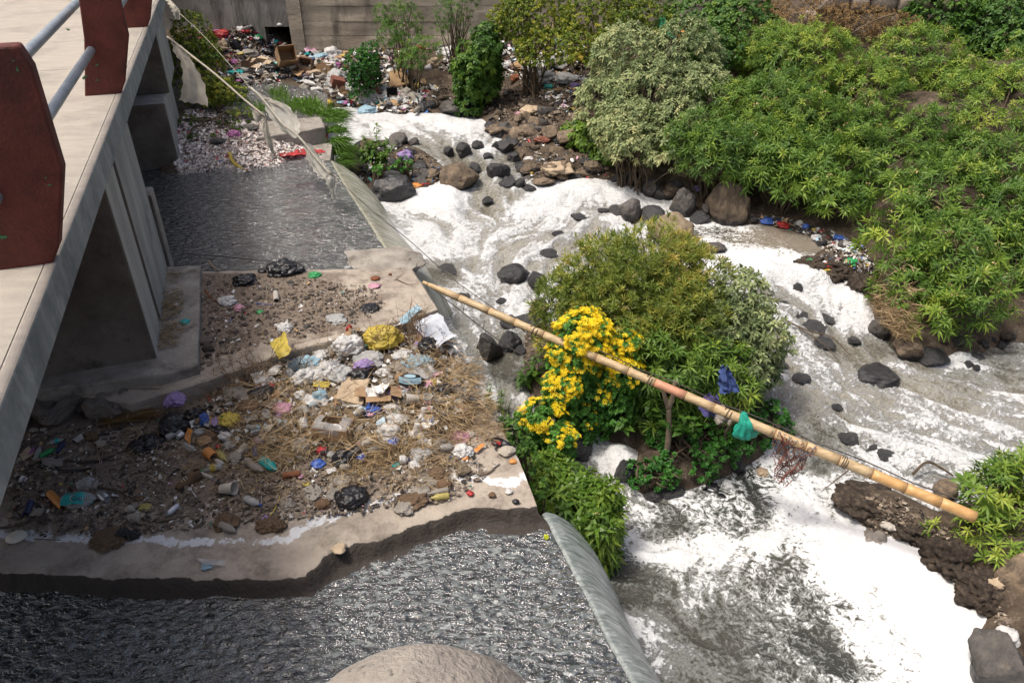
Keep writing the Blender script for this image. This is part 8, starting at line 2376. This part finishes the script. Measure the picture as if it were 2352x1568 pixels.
for (x, y, w, h, mt, lab) in [(538,102,28,26,'black',"round black bag on the left slope"),(594,96,18,14,'black',"small black bag high on the slope"),(614,118,28,18,'black',"black bag with a blue fold near the culvert"),(603,114,16,8,'blue',"blue fold beside the black bag near the culvert"),(622,158,34,22,'black',"black bag among the boxes on the slope"),(510,80,32,26,'red',"deep red cloth bundle high on the left slope"),(560,72,20,10,'red',"small red rag right of the red bundle"),(553,68,14,16,'white',"white rag high on the slope"),(590,74,16,8,'magenta',"purple rag near the wall"),(592,86,20,12,'green',"green and white bag near the culvert"),
     (500,112,40,14,'cardpale',"folded tan card on the left slope"),(512,104,22,26,'cardpale',"tan card standing on the left slope"),(540,166,36,10,'teal',"teal cloth at the back water"),(560,175,30,10,'dull',"grey bag at the back water's edge"),(575,122,34,22,'dull',"dull grey torn bag in the middle of the slope"),(516,180,24,12,'dull',"grey paper lump at the back water"),(480,85,30,24,'black',"black rag by the weed bush"),(476,150,26,18,'black',"black bag at the slope's foot by the weeds"),
     (762,124,36,32,'white',"puffed white bag at the tip's right"),(735,130,30,16,'lightblue',"blue and white bag behind the boxes"),(704,124,14,10,'teal',"teal cup at the back of the tip"),(715,140,18,16,'navy',"navy bag behind the dark box"),(790,112,28,16,'white',"white sheet strip leaning on the wall foot"),(748,118,14,10,'orange',"orange scrap beside the puffed white bag"),(775,176,44,34,'grey',"big clear bag in the middle of the tip"),(760,150,26,20,'white',"white bag above the low brown box"),(775,150,18,14,'magenta',"pink and white carton on the tip"),(735,176,30,20,'dull',"tan grey bag in the middle of the tip"),(715,165,40,14,'cardpale',"long tan card on the tip"),
     (812,206,34,34,'grey',"clear grey bag by the woven basket"),(845,252,46,22,'lightblue',"light blue bag trailing in the white water"),(700,205,26,22,'dull',"grey white lump by the grass clump"),(725,205,30,14,'white',"white tray on the tip"),(750,196,20,12,'white',"white box piece on the tip"),(760,215,12,16,'white',"white bottle like piece above the water"),(752,235,22,12,'yellow',"yellow green bag by the grass at the water"),(730,228,30,12,'black',"dark bag piece by the grass at the water"),(745,222,14,10,'purple',"purple packet on the tip near the water"),(880,205,28,24,'grey',"clear bag left of the brown cardboard panel"),(935,215,34,30,'dull',"dull crumpled bag right of the brown cardboard panel"),(905,250,20,9,'white',"white tray piece at the upstream foam"),(930,246,22,10,'white',"second white piece at the upstream foam"),(950,222,24,20,'dull',"tan grey crumple above the leaning brown stone"),(920,228,22,16,'grey',"grey bag beside the egg tray"),(790,172,18,12,'magenta',"red and white carton near the clear bag"),
     (865,90,34,20,'white',"white bag on the litter at the wall foot"),(850,110,22,14,'white',"white cup like scrap at the wall foot"),(880,105,20,12,'clear',"clear bag at the wall foot"),(836,128,16,16,'white',"small white bag above the small dark bush"),(900,75,26,14,'grey',"grey bag behind the feathery shrub"),(966,106,34,24,'red',"bright red bag in the feathery shrub"),(960,88,20,12,'pink',"pink rag above the bright red bag"),(1010,104,40,26,'grey',"pale bag right of the bright red bag"),(1030,120,44,30,'white',"white film spill left of the rounded dark bush"),(1020,82,34,16,'dull',"dull bags at the wall foot right of the saplings"),(1000,145,28,26,'cardpale',"tan bag over the earth edge"),(985,155,16,14,'white',"white cup on the earth edge"),
     (1150,120,22,12,'white',"white tray right of the rounded dark bush"),(1160,150,28,20,'white',"white bag under the yellow green bush"),(1140,160,24,10,'black',"black film under the yellow green bush"),(1200,150,40,22,'card',"tan carton at the white bags on the bank"),(1232,152,52,26,'white',"long white bag on the bank"),(1290,140,44,48,'white',"open white sack with rubbish inside on the bank"),(1250,178,60,30,'grey',"grey white crumpled film on the bank"),(1300,180,50,26,'white',"white crumpled film below the open sack"),(1268,165,26,26,'black',"black bag beside the open white sack"),(1335,125,24,40,'yellow',"tan yellow sack hanging by the sage bush"),(1352,130,22,40,'black',"black bag hanging by the tan yellow sack"),(1362,120,30,26,'teal',"dark green bag beside the hanging black bag"),(1290,98,38,20,'lightblue',"pale blue white sheet in the bushes"),(1320,195,20,12,'purple',"lilac rag by the sage bush"),(1345,188,24,20,'white',"white bag at the sage bush's left side"),(1185,180,22,20,'rust',"rusty red tin on the brown bank"),(1260,200,20,12,'teal',"teal scrap on the bank"),(1222,253,48,22,'cardpale',"creased pale card on the brown bank"),(1195,260,20,10,'pink',"pink rag left of the creased card"),
     (1110,205,30,14,'white',"white paper on the muddy bank"),(1120,210,16,26,'black',"black bag upright on the muddy bank"),(1140,205,24,12,'grey',"grey tile like card on the muddy bank"),(1270,315,30,22,'white',"white bag in the rocks right of the rapids"),(1245,320,34,14,'cardred',"red brown box in the rocks right of the rapids"),(1290,325,26,18,'black',"black bag in the rocks right of the rapids"),(1185,308,18,6,'lightblue',"pale blue strip on a stream rock"),(1082,302,22,20,'grey',"grey striped packet stuck in the upstream rapids"),(1278,385,70,26,'cardpale',"tan sacking draped over the rocks"),(1215,365,20,12,'white',"white tray among the stream rocks"),
     (931,356,32,24,'purple',"lilac and white bag on the gravel bar"),(820,330,26,14,'white',"white foam block on the gravel bar"),(800,345,30,14,'black',"black angular plastic on the gravel bar"),(895,340,20,14,'white',"white cup piece behind the tall weed"),(905,425,30,14,'grey',"grey foam lump at the gravel bar's end"),(958,425,22,10,'orange',"orange wrapper at the gravel bar's end"),(975,422,18,8,'red',"red wrapper at the gravel bar's end"),(882,405,24,14,'blue',"blue plastic on the black rock slab"),
     (1800,516,26,18,'red',"bright red packet on the shaded shore"),(1760,505,28,14,'blue',"blue and white wrapper on the shaded shore"),(1850,520,16,14,'blue',"blue bottle on the shaded shore"),(1835,512,16,12,'white',"white bottle on the shaded shore"),(1875,545,20,16,'white',"white piece on the shaded shore"),(1955,600,28,16,'green',"green bag on the litter by the earth bank"),(1905,605,30,10,'red',"red capped bottle on the litter by the earth bank"),(1870,598,30,8,'green',"green bottle on the litter by the earth bank"),(1895,615,30,8,'yellow',"yellow bottle on the litter by the earth bank"),(1930,545,26,12,'blue',"blue cap litter under the pale green shrub"),(1945,560,26,14,'grey',"grey sack under the pale green shrub"),(1600,433,18,14,'purple',"purple packet under the bank shrub"),(1575,445,22,8,'white',"white paper among the right bank boulders"),(1540,430,20,8,'green',"green packet among the right bank boulders"),(1428,392,14,6,'yellow',"yellow peel in the red brown pool"),(1555,485,18,10,'orange',"orange chip between the grey boulders"),
     (2010,1230,50,24,'dull',"muddy rag at the tip of the black spit"),(2040,1205,30,14,'cupin',"cream bottle on the black spit"),(2055,1030,14,9,'blue',"blue cap on the gravel spit beyond the bamboo"),(2290,1335,40,22,'cardpale',"pale rag on the lower right mud"),(2310,1460,50,50,'white',"crumpled white film on the lower right boulder"),(2130,1275,30,18,'white',"white scrap at the lower right waterline"),
     (1640,1130,70,44,'black',"black plastic sheet in the red brown water by the island"),(1700,1120,36,24,'black',"black plastic fold in the red brown water"),(1470,960,20,18,'white',"white film in the shade under the bamboo"),(1270,1140,40,18,'card',"brown carton in the knotweed"),(1218,1075,40,26,'dull',"grey stone like bag at the slab edge in the weeds"),(1490,935,16,14,'grey',"grey packet in the shade of the island shrub")]:
    n2 = 'plastic_bag'; c2 = 'bag'
    for kw, (a_, b_) in {'cloth': ('rag', 'cloth'), 'rag': ('rag', 'cloth'), 'card': ('crumpled_card', 'card'), 'carton': ('carton', 'carton'), 'box': ('carton', 'carton'), 'packet': ('packet', 'packet'), 'wrapper': ('wrapper', 'wrapper'), 'bottle': ('plastic_bottle', 'bottle'), 'paper': ('crumpled_paper', 'paper'), 'tin': ('rusty_tin', 'tin'), 'foam': ('foam_piece', 'foam'), 'film': ('plastic_film', 'film'), 'tray': ('foam_tray', 'tray'), 'cup': ('cup', 'cup'), 'cap': ('bottle_cap', 'cap')}.items():
        if kw in lab.split() : n2, c2 = a_, b_; break
    bag(x, y, w, h, mt, lab, n2, c2, amp=.6, lv=3)
for (polyg, n, ws, names, lk, grp) in [(MIDP, 90, (9, 22), ['white','white','grey','clear','cardpale','card','lightblue','black','dull','pink','magenta'], "tip", "crumpled litter on the tip"),
      (HILL, 60, (8, 18), ['white','dull','black','cardpale','carddark','dull','magenta','teal'], "slope", "crumpled litter on the slope"),
      (HEAP, 90, (9, 24), ['white','white','grey','dull','cardpale','clear','lightblue','black','purple','pink'], "heap", "crumpled litter in the heap")]:
    CN = {'white':'white','grey':'pale grey','clear':'clear','cardpale':'tan','card':'brown','lightblue':'light blue','black':'black','dull':'dirty grey','pink':'pink','magenta':'magenta','carddark':'dark brown','teal':'teal','purple':'lilac'}
    for (x, y) in scatter_px(polyg, n):
        m_ = rng.choice(names); w = rng.uniform(*ws)
        k_ = rng.random()
        if k_ < .28:
            bottle((x, y), (x + rng.uniform(-1, 1) * w * 1.5, y + rng.uniform(-.6, .6) * w), max(6, w * .5), rng.choice(['clear', 'clear', 'white', 'dull', 'grey']), f"{SZ(w, *ws)} loose bottle {near(x, y, lk)}", dz=.02).update_tag()
            continue
        if k_ < .62:
            a_ = rng.uniform(0, 3.1); cx_, sx_ = math.cos(a_) * w * .8, math.sin(a_) * w * .5
            sheet([(x - cx_, y - sx_), (x + sx_, y - cx_ * .5), (x + cx_, y + sx_), (x - sx_, y + cx_ * .5)], m_, f"{SZ(w, *ws)} {CN[m_]} torn sheet {near(x, y, lk)}", 'torn_sheet', 'litter', 5, 4, .02, .025)['group'] = grp + f", {CN[m_]} sheets"
            continue
        bag(x, y, w, w * rng.uniform(.4, .8), m_, f"{SZ(w, *ws)} {CN[m_]} crumpled scrap {near(x, y, lk)}", 'crumpled_scrap', 'litter', lv=3, amp=.65, group=grp + f", {CN[m_]}")
# ================================================================== bamboo pole, stump, wires, hanging cloth and bags
bamboo_mat = M('bamboo', (.52, .40, .235), (.36, .25, .135), scale=3, bump=.15, bscale=40, rough=.5, spec=.4, stretch=(1, 12, 12), third=(.20, .12, .06), tscale=5, tlo=.58, thi=.7)
bamboo_orange = M('bamboo_orange', (.58, .36, .15), (.46, .26, .10), scale=3, bump=.1, rough=.42, spec=.45, stretch=(1, 12, 12))
bamboo_salmon = M('bamboo_salmon', (.56, .28, .18), (.42, .20, .12), scale=5, bump=.1, rough=.5)
node_mat = M('bamboo_node', (.30, .19, .09), (.16, .09, .045), scale=10, bump=.3, rough=.7)
A = P(972, 648, Z_UP + .04)
B = P(2262, 1196, .62)
root = empty('bamboo_pole', A)
tag(root, "long bamboo pole lying from the slab corner over the river to the right bank", 'bamboo pole')
d = B - A
L = d.length
def bp(t):
    sag = -0.02 * math.sin(math.pi * min(1, max(0, t)))
    return A + d * t + Vector((0, 0, sag))
ra, rb = .020, .058
ts = [0, .012]
t = .012
k = 0
steps = [.07, .065, .055, .06, .05, .055, .06, .05, .055, .05, .055, .048, .05, .052, .05, .05, .05, .05]
for s in steps:
    t += s
    if t > 1.06: break
    ts.append(t)
def rad(t): return .036 + .012 * t - .020 * max(0, 1 - t / .05)
for i in range(len(ts) - 1):
    t0, t1 = ts[i], ts[i + 1]
    n = 4
    q = [bp(t0 + (t1 - t0) * j / n) - A for j in range(n + 1)]
    rr = [rad(t0 + (t1 - t0) * j / n) * (1.03 if j in (0, n) else .985) for j in range(n + 1)]
    mt = bamboo_salmon if .49 < (t0 + t1) / 2 < .545 else (bamboo_orange if t0 > .80 else bamboo_mat)
    o = MB().add(*s_tube(q, rr, 16)).build('culm_segment', [mt], root)
    if i:
        c = bp(t0) - A; e = d.normalized() * .006
        MB().add(*s_tube([c - e * 1.4, c - e * .5, c + e * .5, c + e * 1.4], [rad(t0) * 1.0, rad(t0) * 1.09, rad(t0) * 1.09, rad(t0) * 1.0], 16, False)).build('node_ring', [node_mat], root)
def coil(t0, t1, turns, r, label, mat='wire'):
    u = d.normalized(); a = u.cross(ZUP).normalized(); b_ = a.cross(u)
    n = turns * 10 + 20
    q = []
    for i in range(n + 1):
        f = i / n; t = t0 + (t1 - t0) * f; an = f * turns * 2 * math.pi + 1.2
        R = rad(t) + .006
        q.append(bp(t) + (a * math.cos(an) + b_ * math.sin(an)) * R)
    c = q[0].copy()
    o = MB().add(*s_tube([v - c for v in q], r, 5)).build('wire', [PM[mat]]); o.location = c
    return tag(o, label, 'wire')
for i, (t0, t1, n, lab) in enumerate([(.235,.25,2,"wire loop round the bamboo above the square dark block"),(.30,.312,2,"wire loop round the bamboo left of the yellow flowers"),(.462,.472,2,"wire tie fixing the bamboo to the forked stump"),(.60,.612,2,"wire tie near the middle of the bamboo"),(.79,.80,3,"dark wire tie right of the netting on the bamboo")]):
    coil(t0, t1, n, .0035, lab)
q = [bp(t) + Vector((.0, .03, rad(t) + .012 + .02 * abs(math.sin(t * 21)))) for t in np.linspace(.36, .99, 50)]
stick(q, .005, 'wire', "loose twisted wire running along the top of the bamboo", 'wire', 'wire', world=True, taper=1)
fk = bp(.452)
foot = P(1512, 1085, .02)
foot = Vector((foot.x, fk.y - .02, foot.z)) if abs(foot.y - fk.y) > .6 else foot
stx = empty('forked_stump', foot)
tag(stx, "forked dead stem holding up the middle of the bamboo pole", 'stump')
mid = PY(1536, 990, fk.y - .03)
fork = PY(1536, 935, fk.y + .02); ta = PY(1523, 885, fk.y + .03); tb = PY(1551, 876, fk.y)
f0 = PY(1512, 1085, fk.y - .10)
stx.location = f0
MB().add(*s_tube([v - f0 for v in spline([f0 - ZUP * .15, f0, PY(1530, 1045, fk.y - .06), mid, fork], 5)], [.036 - .0006 * i for i in range(21)], 10)).build('trunk', [bark_mat], stx)
MB().add(*s_tube([v - f0 for v in spline([fork - ZUP * .02, (fork + ta) / 2 + Vector((-.012, 0, 0)), ta], 4)], [.026, .024, .023, .022, .021, .020, .020, .019, .02], 9)).build('branch', [bark_mat], stx)
MB().add(*s_tube([v - f0 for v in spline([fork - ZUP * .02, (fork + tb) / 2 + Vector((.012, 0, 0)), tb], 4)], [.026, .024, .023, .022, .021, .020, .020, .019, .02], 9)).build('branch', [bark_mat], stx)
gb = bp(.632)
def hung(px, py, yoff): return PY(px, py, gb.y + yoff)
groot = empty('carrier_bag', gb)
tag(groot, "translucent green carrier bag hung over the bamboo pole", 'bag')
def gbag(u, v):
    a = u * 2 * math.pi
    prof = np.interp(v, [0, .15, .4, .7, .9, 1], [.02, .035, .06, .085, .07, .015])
    n = fbm(np.array([[math.cos(a) * 1.6, math.sin(a) * 1.6, v * 3.0]]), 3, 4)[0] - .5
    r = prof * (1 + 1.1 * n + .18 * math.sin(a * 7 + v * 3))
    return (r * math.cos(a) * 1.15 + .03 * v * v, r * math.sin(a) * .7 - .05 * min(1, v * 4), .075 - .25 * v + .03 * n)
V, F = s_grid(40, 18, gbag)
MB().add(V, F).build('body', [PM['greenbag']], groot)
V, F = s_grid(8, 8, lambda u, v: (.03 * (u - .5) + .005 * math.sin(9 * v), -.055 * math.cos(v * 3.1), .03 + .05 * math.sin(v * 3.1)))
MB().add(V, F).build('handle', [PM['greenbag']], groot)
pb_ = PY(1752, 1085, gb.y - .06)
V, F = s_crumple(15, 4, .6, (.055, .05, .05), freq=2.6)
o = MB().add(V, F).build('crumpled_paper', [PM['cardpale']]); o.location = pb_
tag(o, "crumpled tan paper falling out of the green carrier bag", 'paper')
def net(name, label, t0, t1, hpx, cols, seed, drop):
    n0 = bp((t0 + t1) / 2)
    root = empty(name, n0)
    tag(root, label, 'netting')
    r_ = random.Random(seed)
    mats = [plain('net_red', (.26,.09,.065), .8), plain('net_blue', (.09,.24,.36), .8)]
    W, H = 11, 16
    def node(i, j):
        f = i / W; t = t0 + (t1 - t0) * f; g = j / H
        b_ = bp(t) - n0
        pinch = 1 - .72 * g
        x = b_ * 1.0
        cxx = (bp(t0 + (t1 - t0) * .40) - n0)
        p = cxx.lerp(x, pinch)
        return p + Vector((.014 * math.sin(i * 2.1 + j * 1.3), -.052 + .02 * math.sin(j * .9 + i), .045 - drop * g + .012 * math.sin(i * 3.3 + j)))
    for layer in range(2):
        mb = MB(); 
        for j in range(H):
            if layer == 1 and j > 6: break
            for i in range(W):
                a = node(i + .5 * (j % 2), j) + Vector((r_.gauss(0, .006), .02 * layer + r_.gauss(0, .010), r_.gauss(0, .006)))
                for di in (-.5, .5):
                    b2 = node(i + .5 * (j % 2) + di, j + 1) + Vector((0, .02 * layer, 0))
                    m_ = (a + b2) / 2 + Vector((r_.gauss(0, .006), r_.gauss(0, .008), -.006))
                    mb.add(*s_tube([a, m_, b2], .0026, 4, False))
        o = mb.build('mesh', [mats[layer]], root); o['kind'] = 'stuff'
    mb = MB()
    for k in range(26):
        i, j = r_.uniform(2, W - 2), r_.uniform(0, 9)
        a = node(i, j); mb.add(*s_tube([a, node(i + r_.uniform(-2, 2), j + 2), node(i + r_.uniform(-2, 2), j + r_.uniform(3, 5))], .004, 4, False))
    o = mb.build('tangle', [mats[0]], root); o['kind'] = 'stuff'
    return root
net('fishing_net', "tangled red and blue netting hanging from the bamboo pole", .678, .75, 110, None, 5, .50)
def rope_pts(lst): return [PY(*v) for v in lst]
def rope(lst, r, label, mat='rope', cat='rope', name='rope'):
    return stick(rope_pts(lst), r, mat, label, name, cat, world=True, taper=1)
rope([(384,85,10.6),(412,106,10.5),(441,129,10.4),(497,173,10.2),(561,229,10.0),(608,267,9.85)], .014, "twisted cloth rope stretched from the abutment over the white bank")
def cloth(polys, label, name='torn_cloth', amp=.03, nx=16, ny=22, mat='cloth', seed=1, holes=0):
    """polys: left edge and right edge lists of (px, py, Y) from top to bottom"""
    l, r = spline(rope_pts(polys[0]), 6), spline(rope_pts(polys[1]), 6)
    c0 = Vector(l[0])
    def at(lst, t):
        f = t * (len(lst) - 1); i = min(int(f), len(lst) - 2); return Vector(lst[i]).lerp(Vector(lst[i + 1]), f - i)
    def fn(u, v):
        p = at(l, v).lerp(at(r, v), u)
        n = fbm(np.array([[u * 3.0, v * 4.0, seed * 3.3]]), 3, seed)[0] - .5
        return tuple(p - c0 + Vector((.012 * math.sin(v * 40 + seed) * (1 if u in (0, 1) else 0), amp * 2.5 * n + amp * .5 * math.sin(u * 9 + v * 2), .01 * math.sin(u * 23))))
    V, F = s_grid(nx, ny, fn)
    o = MB().add(V, F).build(name, [PM[mat]]); o.location = c0
    return tag(o, label, 'cloth')
PM['gauze'] = plain('litter_gauze', (.70,.68,.61), .9, alpha=.95, transl=.4, bscale=200, bump=.3)
cloth(([(392,90,10.55),(400,120,10.5),(415,145,10.45),(419,190,10.4),(410,232,10.35)],[(418,108,10.5),(430,125,10.45),(448,150,10.4),(468,190,10.35),(480,243,10.3)]), "large torn white cloth flag hanging from the rope", amp=.04, seed=2)
cloth(([(561,228,10.0),(575,250,9.95),(582,270,9.92),(588,285,9.9)],[(590,252,9.93),(606,264,9.87),(606,272,9.87),(600,280,9.87)]), "short triangular cloth piece at the rope's lower part", 'torn_cloth', seed=3)
cloth(([(608,267,9.85),(604,300,9.83),(612,330,9.8),(626,352,9.8)],[(613,270,9.85),(618,300,9.8),(628,328,9.8),(630,355,9.8)]), "narrow brownish cloth tail at the end of the rope", 'torn_cloth', seed=4, amp=.02)
rope([(576,202,10.2),(599,223,10.0),(625,255,9.8),(650,285,9.6),(676,305,9.45),(700,330,9.3),(730,368,9.15),(761,401,9.0)], .016, "white twisted curtain strip tied to the thin line", 'cloth', 'cloth', 'twisted_strip')
cloth(([(599,224,10.0),(612,258,9.9),(638,296,9.75),(672,320,9.6)],[(622,232,10.0),(662,244,9.95),(690,282,9.8),(686,314,9.6)]), "billowing white net curtain on the thin line", 'net_curtain', mat='gauze', seed=6, amp=.05)
cloth(([(600,222,9.98),(620,228,9.98),(640,238,9.95)],[(604,228,9.98),(624,234,9.96),(650,246,9.92)]), "upper edge strip of the net curtain", 'net_curtain', mat='cloth', seed=16, amp=.02)
cloth(([(694,325,9.3),(708,372,9.2),(726,402,9.1),(750,416,9.0)],[(716,333,9.3),(742,370,9.2),(760,393,9.1),(768,402,9.0)]), "long white gauze swag near the weir", 'net_curtain', mat='gauze', seed=7, amp=.04)
cloth(([(748,402,9.0),(748,420,8.98),(756,440,8.96),(766,462,8.95)],[(776,408,9.0),(774,420,8.98),(770,436,8.96),(771,458,8.95)]), "gauze tail hanging over the weir lip", 'net_curtain', mat='gauze', seed=8, amp=.03)
cloth(([(372,-8,11.5),(385,8,11.3),(395,25,11.2),(402,44,11.2)],[(380,-8,11.5),(400,10,11.2),(414,26,11.1),(412,46,11.15)]), "white twisted rag tied to the bridge near the back wall", 'torn_cloth', seed=9, amp=.03)
rope([(414,32,11.1),(470,85,10.9),(520,140,10.6),(576,202,10.2)], .004, "thin grey line from the bridge to the net curtain", 'rope', 'line', 'thin_line')
rope([(758,396,9.0),(850,480,8.3),(935,548,7.7),(1040,640,7.1),(1130,705,6.7),(1180,742,6.5),(1290,830,6.2),(1370,880,6.1)], .0045, "thin black wire strung from the weir across the white water", 'wire', 'wire', 'wire')
rope([(948,622,7.15),(1000,668,6.9),(1060,715,6.7),(1130,770,6.45),(1200,815,6.25),(1260,845,6.1)], .005, "knotted dark wire hanging just above the bamboo", 'wire', 'wire', 'wire')
for (x, y, Y) in [(1024,682,6.85),(1064,718,6.7),(1110,755,6.5)]:
    p = PY(x, y, Y)
    stick([p, p + Vector((.005, 0, .05)), p + Vector((.015, .01, .09))], .004, twig_mat, {1024: "first dry twig caught on the knotted dark wire", 1064: "middle dry twig caught on the knotted dark wire", 1110: "last dry twig caught on the knotted dark wire"}[x], 'twig', 'twig', world=True)
cloth(([(1660,838,5.75),(1652,870,5.7),(1655,905,5.65)],[(1672,842,5.75),(1690,875,5.7),(1700,900,5.65)]), "dark blue cloth caught in the island shrub", 'blue_cloth', mat='fabricblue', seed=11, amp=.06)
flow = M('patterned_fabric', (.07, .06, .19), (.04, .045, .12), scale=3, bump=.3, bscale=120, rough=.9, third=(.30, .10, .07), tscale=6, tlo=.62, thi=.66)
PM['pattern'] = flow
cloth(([(1630,903,5.6),(1612,925,5.55),(1606,945,5.5)],[(1650,910,5.6),(1660,940,5.55),(1655,968,5.5)]), "dark patterned fabric spread under the island shrub", 'patterned_fabric', mat='pattern', seed=12, amp=.05)
cloth(([(1660,932,5.52),(1648,955,5.48),(1640,972,5.45)],[(1672,935,5.52),(1684,958,5.48),(1675,975,5.45)]), "greyish lace cloth beside the patterned fabric", 'lace_cloth', mat='dull', seed=13, amp=.04)
cloth(([(1512,40,14.6),(1515,65,14.5),(1530,85,14.3)],[(1528,42,14.6),(1535,60,14.5),(1552,88,14.3)]), "green mesh cloth in the bushes above the sage bush", 'green_mesh', mat='greennet', seed=14, amp=.08)
cloth(([(1552,72,14.2),(1555,82,14.1),(1558,95,14.0)],[(1572,70,14.2),(1575,80,14.1),(1572,98,14.0)]), "orange rag in the bushes right of the green mesh", 'orange_rag', mat='orange', seed=15, amp=.06)
stick([(1762,592),(1800,562)], .04, twig_mat, "black driftwood board sticking out of the foam", 'driftwood', 'driftwood', taper=.9)
stick([(1756,590),(1780,572)], .03, twig_mat, "second shorter driftwood board in the foam", 'driftwood', 'driftwood', taper=.9)
def wp(x, y, dz=.05):
    p = wpx(x, y); p.z += dz; return p
stick([wp(1800,755,.12), wp(1850,775,.10), wp(1905,790,.10), wp(1950,830,.08)], .012, twig_mat, "thin brown branch drifting in the right rapids", 'drift_branch', 'branch', world=True)
stick([wp(1830,770,.10), wp(1880,800,.10), wp(1930,845,.06)], .008, twig_mat, "forked twig below the drifting branch", 'drift_branch', 'branch', world=True)
stick([wp(2090,1105,.10), wp(2120,1085,.14), wp(2160,1095,.10), wp(2185,1100,.05)], .016, twig_mat, "black dead branch behind the bamboo near the right shrub", 'drift_branch', 'branch', world=True)
stick([bp(.80) + Vector((0, -.05, -.03)), bp(.795) + Vector((-.05, -.06, -.14)), bp(.79) + Vector((-.12, -.06, -.30))], .006, twig_mat, "dry twig dangling below the bamboo right of the netting", 'twig', 'twig', world=True)
for i, (x0, y0, x1, y1) in enumerate([(1940,640,1938,720),(1955,645,1950,735),(1970,650,1966,730),(1985,660,1975,745)]):
    a = wp(x0, y0, .28); b_ = PY(x1, y1, a.y - .1)
    stick([a, (a + b_) / 2 + Vector((.03, -.05, 0)), b_], .012, twig_mat, ("leftmost black root hanging from the undercut bank","second black root hanging from the undercut bank","third black root hanging from the undercut bank","rightmost black root hanging from the undercut bank")[i], 'root', 'root', world=True)
for i, (x0, y0, x1, y1, Y) in enumerate([(2060,30,1950,80,13.8),(2110,60,2000,130,13.4),(2260,350,2160,420,10.3),(2330,400,2250,470,9.8),(2010,420,2080,360,10.4)]):
    a = PY(x0, y0, Y); b_ = PY(x1, y1, Y - .3)
    stick([a, (a + b_) / 2 + Vector((0, 0, .05)), b_], .009, bark_mat, ("bare tan branch in the dry brush near the stone wall","second bare branch in front of the dry brush","long bare branch across the right edge shrub","lower bare branch at the right edge shrub","bare twig in the dark hollow of the bank")[i], 'bare_branch', 'branch', world=True)
# ================================================================== rounded concrete end of the parapet the picture was taken from
pc = PY(970, 1640, .80)
V, F = ico(5)
V = np.sign(V) * np.abs(V) ** .62
V = V * np.array([.27, .22, .30]); V[:, 2] -= .10 * np.abs(V[:, 0] / .27) ** 1.5 + .04 * (V[:, 0] / .27)
nz = fbm(V * 9, 4, 6) - .5
V = V * (1 + .05 * nz)[:, None]
par = MB().add(V, F).build('parapet_end', [conc_rough])
top = PY(975, 1493, .86)
par.location = (top.x + .015, .74, top.z - .30)
par.rotation_euler = (0, 0, .15)
tag(par, "rounded rough concrete parapet end at the bottom edge of the picture", 'parapet')
